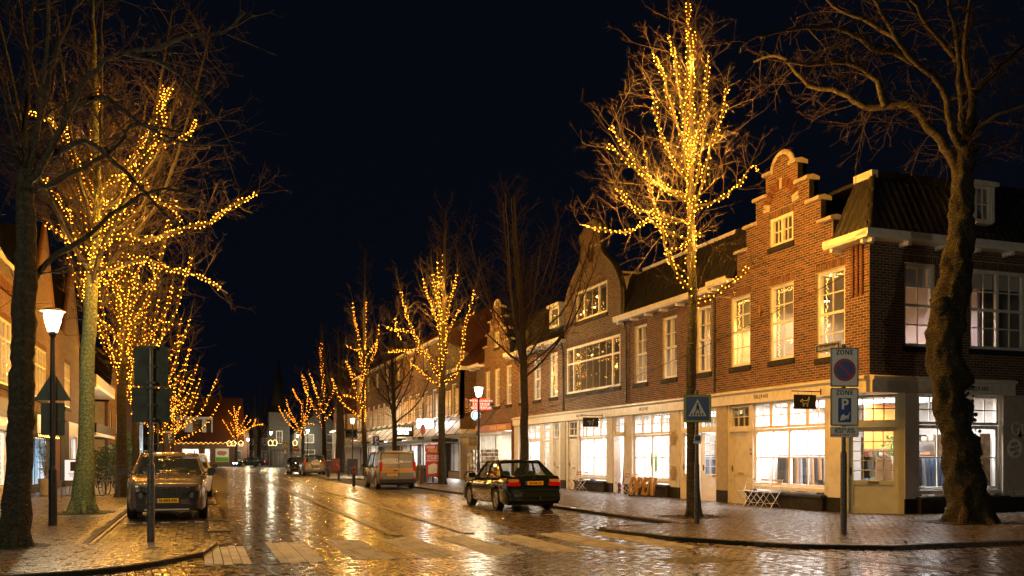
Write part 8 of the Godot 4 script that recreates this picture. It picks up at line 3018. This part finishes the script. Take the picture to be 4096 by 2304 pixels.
	part(t, "pot", po, mats.wood)
	bush(t, "leaves", Vector3(0, 1.35, 0), Vector3(.35, .35, .35), 160, mat("pot_leaf", lc(.12, .2, .03), .6), false)
	# house-shaped light frames on posts near the crossing
	n = 0
	for e in [[13.0, 128.0, "first"], [10.3, 128.5, "second"], [9.75, 129.0, "third"], [6.1, 135.5, "fourth"], [5.1, 136.0, "fifth"], [4.5, 136.0, "sixth"]]:
		t = thing("lantern_decoration", "%s house-shaped light frame on a post counted from the church tower" % e[2], "decoration", Vector3(e[0], .05, -e[1]), 0, "house-shaped light frames")
		post(t, 3.0, .04)
		var lf := MB.new()
		lf.tube(PackedVector3Array([Vector3(-.22, 3.0, 0), Vector3(-.34, 3.5, 0), Vector3(0, 3.8, 0), Vector3(.34, 3.5, 0), Vector3(.22, 3.0, 0), Vector3(-.22, 3.0, 0)]), radii(6, .035, .035), 5)
		part(t, "light_outline", lf, glow("frame_glow", 1.0, .62, .22, 1.6))
		var l := OmniLight3D.new()
		l.name = "outline_light"; t.add_child(l); l.position = Vector3(0, 3.4, 0); l.light_energy = .8; l.light_size = .1; l.light_color = lc(1, .7, .35); l.shadow_enabled = true
	# glass shelter and railing at the crossing
	t = thing("glass_shelter", "glass shelter with iron railings near the church tower", "shelter", Vector3(12.2, .05, -131))
	var fr := MB.new()
	for k in 9:
		fr.bar(Vector3(-2 + k * .5, 0, 0), Vector3(-2 + k * .5, 2.3 if k % 4 == 0 else 1.1, 0), .03, 5)
	fr.box(Vector3(-2.2, 2.3, -1.5), Vector3(2.2, 2.42, .2))
	part(t, "frame", fr, mats.metal_dark)
	part(t, "glazing", boxm(Vector3(-2, .3, -1.4), Vector3(2, 2.2, -1.38)), mats.glass)
	# iron drains in the left gutter and tufts of grass round the trunks
	for e in [[19.6, "iron drain in the left gutter nearest the crossing"], [22.9, "iron drain in the left gutter beside the taupe car"], [30.5, "iron drain in the left gutter beside the graphite hatchback"]]:
		t = thing("gutter_drain", e[1], "drain", Vector3(.45, .0, -e[0]), 0, "iron drains in the gutter")
		part(t, "frame", boxm(Vector3(-.22, -.01, -.24), Vector3(.22, .012, .24)), mats.metal_dark)
		for k in 5:
			part(t, "bar", boxm(Vector3(-.17, .012, -.2 + k * .085), Vector3(.17, .018, -.15 + k * .085)), mats.metal_grey)
	n = 0
	for e in [[-2.83, 25.75, .5, .3], [-2.8, 16.45, .42, .2], [11.45, 19.1, .6, .35], [16.3, 15.4, .8, .4]]:
		var gr := MB.new()
		for k in 240:
			var a := rnd(0, TAU)
			var r: float = rnd(.18, 1.0) * e[2]
			var p := Vector3(e[0] + cos(a) * r, .075, -e[1] - sin(a) * r)
			var d := Vector3(rnd(-.04, .04), rnd(.03, .09), rnd(-.04, .04))
			var w := Vector3(rnd(-1, 1), 0, rnd(-1, 1)).normalized() * .006
			gr.tri(p - w, p + w, p + d)
		var go := part(self, "grass_tufts", gr, mats.moss)
		tag(go, ["short grass round the foot of the lichen tree", "short grass round the foot of the nearest dark tree", "short grass round the slender lit tree", "short grass round the old knotted tree"][n], "grass", "", "stuff")
		n += 1
	# wires across the facades
	n = 0
	for e in [[Vector3(15.98, 6.3, -19.0), Vector3(15.98, 3.75, -44), "thin cable sagging along the brick facades"], [Vector3(15.95, 5.0, -52), Vector3(12.0, 4.6, -73.8), "thin cable running to the lamp by the bicycle rack"]]:
		t = thing("cable", e[2], "cable")
		var w := MB.new()
		var pts := PackedVector3Array()
		for k in 15:
			var f := k / 14.0
			pts.append((e[0] as Vector3).lerp(e[1], f) + Vector3(0, -.9 * f * (1 - f) * 2, 0))
		w.tube(pts, radii(15, .01, .01), 4)
		part(t, "strand", w, mats.black_plastic)
		n += 1

func bush(t: Node3D, called: String, base: Vector3, ext: Vector3, leaves: int, m: Material, stems: bool) -> void:
	var b := MB.new()
	if stems:
		var s := MB.new()
		for k in 14:
			var a := rnd(0, TAU)
			s.tube(PackedVector3Array([base, base + Vector3(cos(a) * ext.x * .3, ext.y * .6, sin(a) * ext.z * .3), base + Vector3(cos(a) * ext.x * .8, ext.y * rnd(.85, 1.1), sin(a) * ext.z * .8)]), PackedFloat32Array([.008, .006, .003]), 4)
		part(t, "stems", s, m)
	for k in leaves:
		var d := rdir() * pow(rng.randf(), .4)
		var y := base.y + ext.y * (d.y * .5 + .5)
		var taper := 1.0 - .4 * (d.y * .5 + .5) if not stems else .4 + .6 * (d.y * .5 + .5)
		var p := Vector3(base.x + d.x * ext.x * taper, y, base.z + d.z * ext.z * taper)
		var u := rdir() * (.07 if not stems else .1)
		var v := u.cross(rdir()).normalized() * (.04 if not stems else .012)
		b.quad(p - u, p + v, p + u, p - v)
	part(t, called, b, m)

# ---------------------------------------------------------------- what stands in the shop windows
func garment(parent: Node, called: String, at: Vector3, w: float, h: float, d: float, m: Material) -> void:
	var b := MB.new()
	var rings := []
	for k in 5:
		var f := k / 4.0
		var ww := lerpf(w * .55, w, pow(f, .5)) * .5
		var row := PackedVector3Array()
		for q in 15:
			var a := TAU * q / 14.0
			var r := 1.0 + .12 * sin(q * 4.5) * f
			row.append(at + Vector3(cos(a) * ww * r, -f * h, sin(a) * d * .5 * r))
		rings.append(row)
	surface(b, rings)
	part(parent, called, b, m)

func mannequin(label: String, at: Vector3, turn: float, cloth: Material, head := true) -> void:
	var t := thing("mannequin", label, "mannequin", at, turn, "mannequins in the shop windows")
	var b := MB.new()
	b.lathe([Vector2(.1, .85), Vector2(.17, .95), Vector2(.13, 1.1), Vector2(.18, 1.3), Vector2(.19, 1.4), Vector2(.07, 1.46), Vector2(.05, 1.54)], 14)
	if head:
		b.lathe([Vector2(.03, 1.52), Vector2(.08, 1.58), Vector2(.1, 1.66), Vector2(.085, 1.74), Vector2(.001, 1.78)], 12)
	b.bar(Vector3(0, 0, 0), Vector3(0, .9, 0), .02)
	b.lathe([Vector2(.18, 0), Vector2(.18, .02), Vector2(.001, .025)], 14)
	part(t, "figure", b, mats.white_paint)
	garment(t, "garment", Vector3(0, 1.45, 0), .52, 1.15, .32, cloth)

func clothes_rack(label: String, at: Vector3, turn: float, n: int, tones: Array) -> void:
	var t := thing("clothes_rack", label, "clothes rack", at, turn, "clothes racks in the shops")
	var b := MB.new()
	var w := n * .075
	b.bar(Vector3(-w, 1.5, 0), Vector3(w, 1.5, 0), .015)
	for s in [-w, w]:
		b.bar(Vector3(s, 0, 0), Vector3(s, 1.5, 0), .015)
		b.bar(Vector3(s, .02, -.22), Vector3(s, .02, .22), .015)
	part(t, "frame", b, mats.metal_dark)
	for k in n:
		garment(t, "garment", Vector3(-w + .1 + k * (2 * w - .2) / maxi(1, n - 1), 1.44, 0), .12, rnd(.7, 1.1), .42, tones[rng.randi() % tones.size()])

func build_shop_goods() -> void:
	var black := mat("cloth_black", lc(.02, .02, .022), .9)
	var brown := mat("cloth_fur", lc(.28, .15, .07), .95)
	var denim := mat("cloth_denim", lc(.07, .1, .16), .9)
	var purple := mat("cloth_purple", lc(.12, .02, .13), .7)
	var stripe := mat("cloth_grey", lc(.2, .2, .22), .9)
	mannequin("black dressed figure in the widest corner shop window", Vector3(16.7, .3, -20.35), -1.3, black, false)
	mannequin("dark checked figure beside the black one in the corner window", Vector3(17.0, .3, -20.75), -1.5, stripe, false)
	clothes_rack("rack of fur and brown coats behind the corner door", Vector3(17.9, .08, -19.9), .8, 9, [brown, brown, mat("cloth_rust", lc(.3, .08, .03), .9)])
	clothes_rack("rack of dark trousers behind the side window", Vector3(19.2, .08, -19.3), 0, 14, [denim, black, denim, stripe])
	clothes_rack("rack of pale clothes at the back of the corner shop", Vector3(18.6, .08, -23.0), 1.57, 12, [stripe, mats.cream_paint, black])
	mannequin("figure in a purple dress standing in the shop doorway", Vector3(16.5, .08, -32.75), -1.4, purple)
	mannequin("dark figure at the right end of the cactus window", Vector3(16.6, .45, -28.95), -1.4, stripe, false)
	mannequin("figure in striped clothes behind the shop window by the dormer house", Vector3(16.8, .3, -41.9), -1.4, stripe, false)
	clothes_rack("rack of clothes behind the open shop door", Vector3(18.0, .08, -26.3), .3, 10, [black, stripe, denim])
	clothes_rack("rack of clothes deep in the bell gable shop", Vector3(18.6, .08, -35.0), 1.57, 12, [stripe, mats.cream_paint, denim])
	clothes_rack("rack of mixed clothes by the left wall of the corner shop", Vector3(17.6, .08, -23.2), 0.0, 10, [stripe, black, brown])
	clothes_rack("rack of dark clothes in the cactus shop", Vector3(18.6, .08, -30.2), 1.57, 12, [black, denim, stripe])
	clothes_rack("rack of brown clothes in the shop below the dormer", Vector3(18.2, .08, -42.6), 1.57, 12, [brown, stripe, black])
	mannequin("white shirted figure in the bell gable shop window", Vector3(16.8, .3, -34.3), -1.4, mats.cream_paint, false)
	mannequin("dark coated figure in the corner shop side window", Vector3(19.9, .1, -18.95), .3, black)
	# display steps
	for e in [[Vector3(16.75, .06, -21.6), 2.6, "long white display step in the corner window"], [Vector3(16.75, .06, -30.0), 2.2, "white display step in the cactus window"], [Vector3(16.75, .06, -35.2), 2.4, "white display step in the bell gable shop"]]:
		var t := thing("display_step", e[2], "display", e[0], 0, "display steps in the windows")
		part(t, "top", boxm(Vector3(-.3, .3, -e[1] * .5), Vector3(.3, .34, e[1] * .5)), mats.room_white)
		part(t, "base", boxm(Vector3(-.27, 0, -e[1] * .5 + .03), Vector3(.27, .3, e[1] * .5 - .03)), mats.room_white)
	# boots and bags
	for e in [[Vector3(16.6, .41, -21.0), "pair of black boots in the corner window"], [Vector3(16.6, .41, -29.4), "pair of dark boots in the cactus window"]]:
		var t := thing("boots", e[1], "boots", e[0], -1.4)
		for s in [-.07, .07]:
			var b := MB.new()
			b.tube(PackedVector3Array([Vector3(s, .36, -.04), Vector3(s, .12, -.04), Vector3(s, .05, 0), Vector3(s, .04, .16)]), PackedFloat32Array([.05, .045, .05, .03]), 8)
			part(t, "boot", b, black)
	var bag := thing("blue_bag", "blue shoulder bag in the bell gable shop window", "bag", Vector3(16.5, .41, -36.1), -1.5)
	part(bag, "pouch", boxm(Vector3(-.16, 0, -.06), Vector3(.16, .24, .06)), mat("cloth_blue", lc(.02, .06, .4), .6))
	var hd := MB.new()
	hd.tube(PackedVector3Array([Vector3(-.12, .24, 0), Vector3(-.08, .38, 0), Vector3(.08, .38, 0), Vector3(.12, .24, 0)]), radii(4, .012, .012), 5)
	part(bag, "handle", hd, mats.cloth_blue)
	# cactus
	var c := thing("cactus", "tall green cactus in a woven pot behind the shop window", "cactus", Vector3(16.65, .38, -30.85))
	var st := MB.new()
	st.tube(PackedVector3Array([Vector3(0, .2, 0), Vector3(0, 1.0, 0), Vector3(.02, 1.6, 0), Vector3(.02, 1.66, 0)]), PackedFloat32Array([.075, .08, .06, .01]), 8, true, .1)
	st.tube(PackedVector3Array([Vector3(0, .6, 0), Vector3(.02, .62, .16), Vector3(.02, .9, .2), Vector3(.02, 1.3, .2)]), PackedFloat32Array([.05, .055, .055, .02]), 7, true, .1)
	st.tube(PackedVector3Array([Vector3(0, .8, 0), Vector3(.0, .84, -.14), Vector3(.0, 1.3, -.17)]), PackedFloat32Array([.045, .05, .02]), 7, true, .1)
	part(c, "stem", st, mat("cactus_green", lc(.1, .22, .05), .7))
	var pt := MB.new()
	pt.lathe([Vector2(.14, 0), Vector2(.18, .25), Vector2(.15, .25), Vector2(.001, .22)], 14)
	part(c, "pot", pt, mats.wood)
	# plant behind the corner door
	var p := thing("house_plant", "leafy house plant hanging behind the corner door", "plant", Vector3(17.6, 1.55, -19.15))
	bush(p, "leaves", Vector3(0, 0, 0), Vector3(.4, .7, .4), 110, mat("plant_leaf", lc(.12, .25, .04), .5), false)
	var pp := MB.new()
	pp.lathe([Vector2(.1, -.2), Vector2(.13, 0), Vector2(.001, -.02)], 12)
	part(p, "pot", pp, mats.white_paint)
	# orange panel and shelves deep in the side window
	var sh := thing("wall_shelf", "orange backed wall shelf inside the corner shop", "shelf", Vector3(18.7, .06, -21.0), 0)
	part(sh, "back", boxm(Vector3(-.5, 1.7, -.06), Vector3(.6, 3.0, 0)), mat("orange_panel", lc(.5, .18, .03), .6))
	part(sh, "shelf", boxm(Vector3(-.55, 1.62, -.06), Vector3(.65, 1.68, .3)), mats.wood)

# shelving along the back wall with folded stock, and framed prints
func shelf_unit(label: String, at: Vector3, turn: float, w: float) -> void:
	var t := thing("stock_shelf", label, "shelf", at, turn, "stock shelves in the shops")
	var b := MB.new()
	b.box(Vector3(-w * .5, 0, 0), Vector3(-w * .5 + .03, 2.1, .35))
	b.box(Vector3(w * .5 - .03, 0, 0), Vector3(w * .5, 2.1, .35))
	part(t, "uprights", b, mats.wood)
	for r in 5:
		part(t, "shelf", boxm(Vector3(-w * .5 + .031, .12 + r * .45, .01), Vector3(w * .5 - .031, .15 + r * .45, .35)), mats.wood)
		var x := -w * .5 + .08
		while x < w * .5 - .25:
			var ww := rnd(.14, .28)
			var hh := rnd(.08, .3)
			if rng.randf() < .85:
				var q := MB.new()
				q.cbox(Vector3(x, .151 + r * .45, .04), Vector3(x + ww, .15 + r * .45 + hh, .3), .02)
				var tone: Array = [[.03, .03, .035], [.25, .12, .06], [.08, .1, .16], [.4, .36, .3], [.16, .03, .03], [.1, .12, .07]][rng.randi() % 6]
				part(t, "stock", q, mat("stock_%d" % int(tone[0] * 1000 + tone[1] * 100), lc(tone[0], tone[1], tone[2]), .85))
			x += ww + rnd(.02, .1)

func build_more() -> void:
	var shelves := [
		["stock shelf on the back wall of the corner shop, left", 20.6, -22.9, 1.4], ["stock shelf on the back wall of the corner shop, middle", 20.6, -21.2, 1.4],
		["stock shelf at the back behind the corner door", 20.6, -19.5, 1.2], ["stock shelf at the back of the cactus shop, right", 20.1, -29.0, 1.4],
		["stock shelf at the back of the cactus shop, left", 20.1, -30.8, 1.3], ["stock shelf behind the open shop door", 20.1, -26.6, 1.4],
		["stock shelf at the back of the bell gable shop, right", 19.6, -33.8, 1.4], ["stock shelf at the back of the bell gable shop, left", 19.6, -35.8, 1.4],
		["stock shelf at the back of the shop below the dormer, right", 19.6, -41.2, 1.4], ["stock shelf at the back of the shop below the dormer, left", 19.6, -43.6, 1.4],
		["stock shelf at the back of the souvenir shop, right", 19.6, -46.6, 1.6], ["stock shelf at the back of the souvenir shop, left", 19.6, -49.4, 1.6],
	]
	for e in shelves:
		shelf_unit(e[0], Vector3(e[1], .07, e[2]), -PI / 2, e[3])
	build_cars()
	build_signs()
	build_furniture()
	build_shop_goods()

func _ready() -> void:
	rng.seed = 20231
	# camera
	var cam := Camera3D.new()
	cam.name = "camera"
	add_child(cam)
	cam.position = eye
	cam.rotation_degrees = Vector3(0, -YAW, 0)
	cam.projection = Camera3D.PROJECTION_FRUSTUM
	cam.near = .1
	cam.far = 900.0
	cam.size = .1 * 2304.0 / 3587.0
	cam.frustum_offset = Vector2(0, .1 * (1825.0 - 1152.0) / 3587.0)
	cam.current = true
	# night sky and exposure
	var env := Environment.new()
	env.background_mode = Environment.BG_SKY
	var sm := ProceduralSkyMaterial.new()
	sm.sky_top_color = Color(.012, .019, .038)
	sm.sky_horizon_color = Color(.015, .023, .045)
	sm.sky_curve = .25
	sm.ground_bottom_color = Color(.01, .01, .012)
	sm.ground_horizon_color = Color(.02, .022, .03)
	sm.sun_angle_max = 0.0
	var sky := Sky.new()
	sky.sky_material = sm
	env.sky = sky
	env.tonemap_mode = Environment.TONE_MAPPER_LINEAR
	env.tonemap_exposure = 1.6
	env.sdfgi_enabled = true
	env.ssao_enabled = true
	env.ssil_enabled = true
	var we := WorldEnvironment.new()
	we.name = "environment"
	we.environment = env
	add_child(we)
	make_materials()
	build_ground()
	build_row()
	build_far_right()
	build_left()
	build_lamps()
	build_trees()
	build_more()
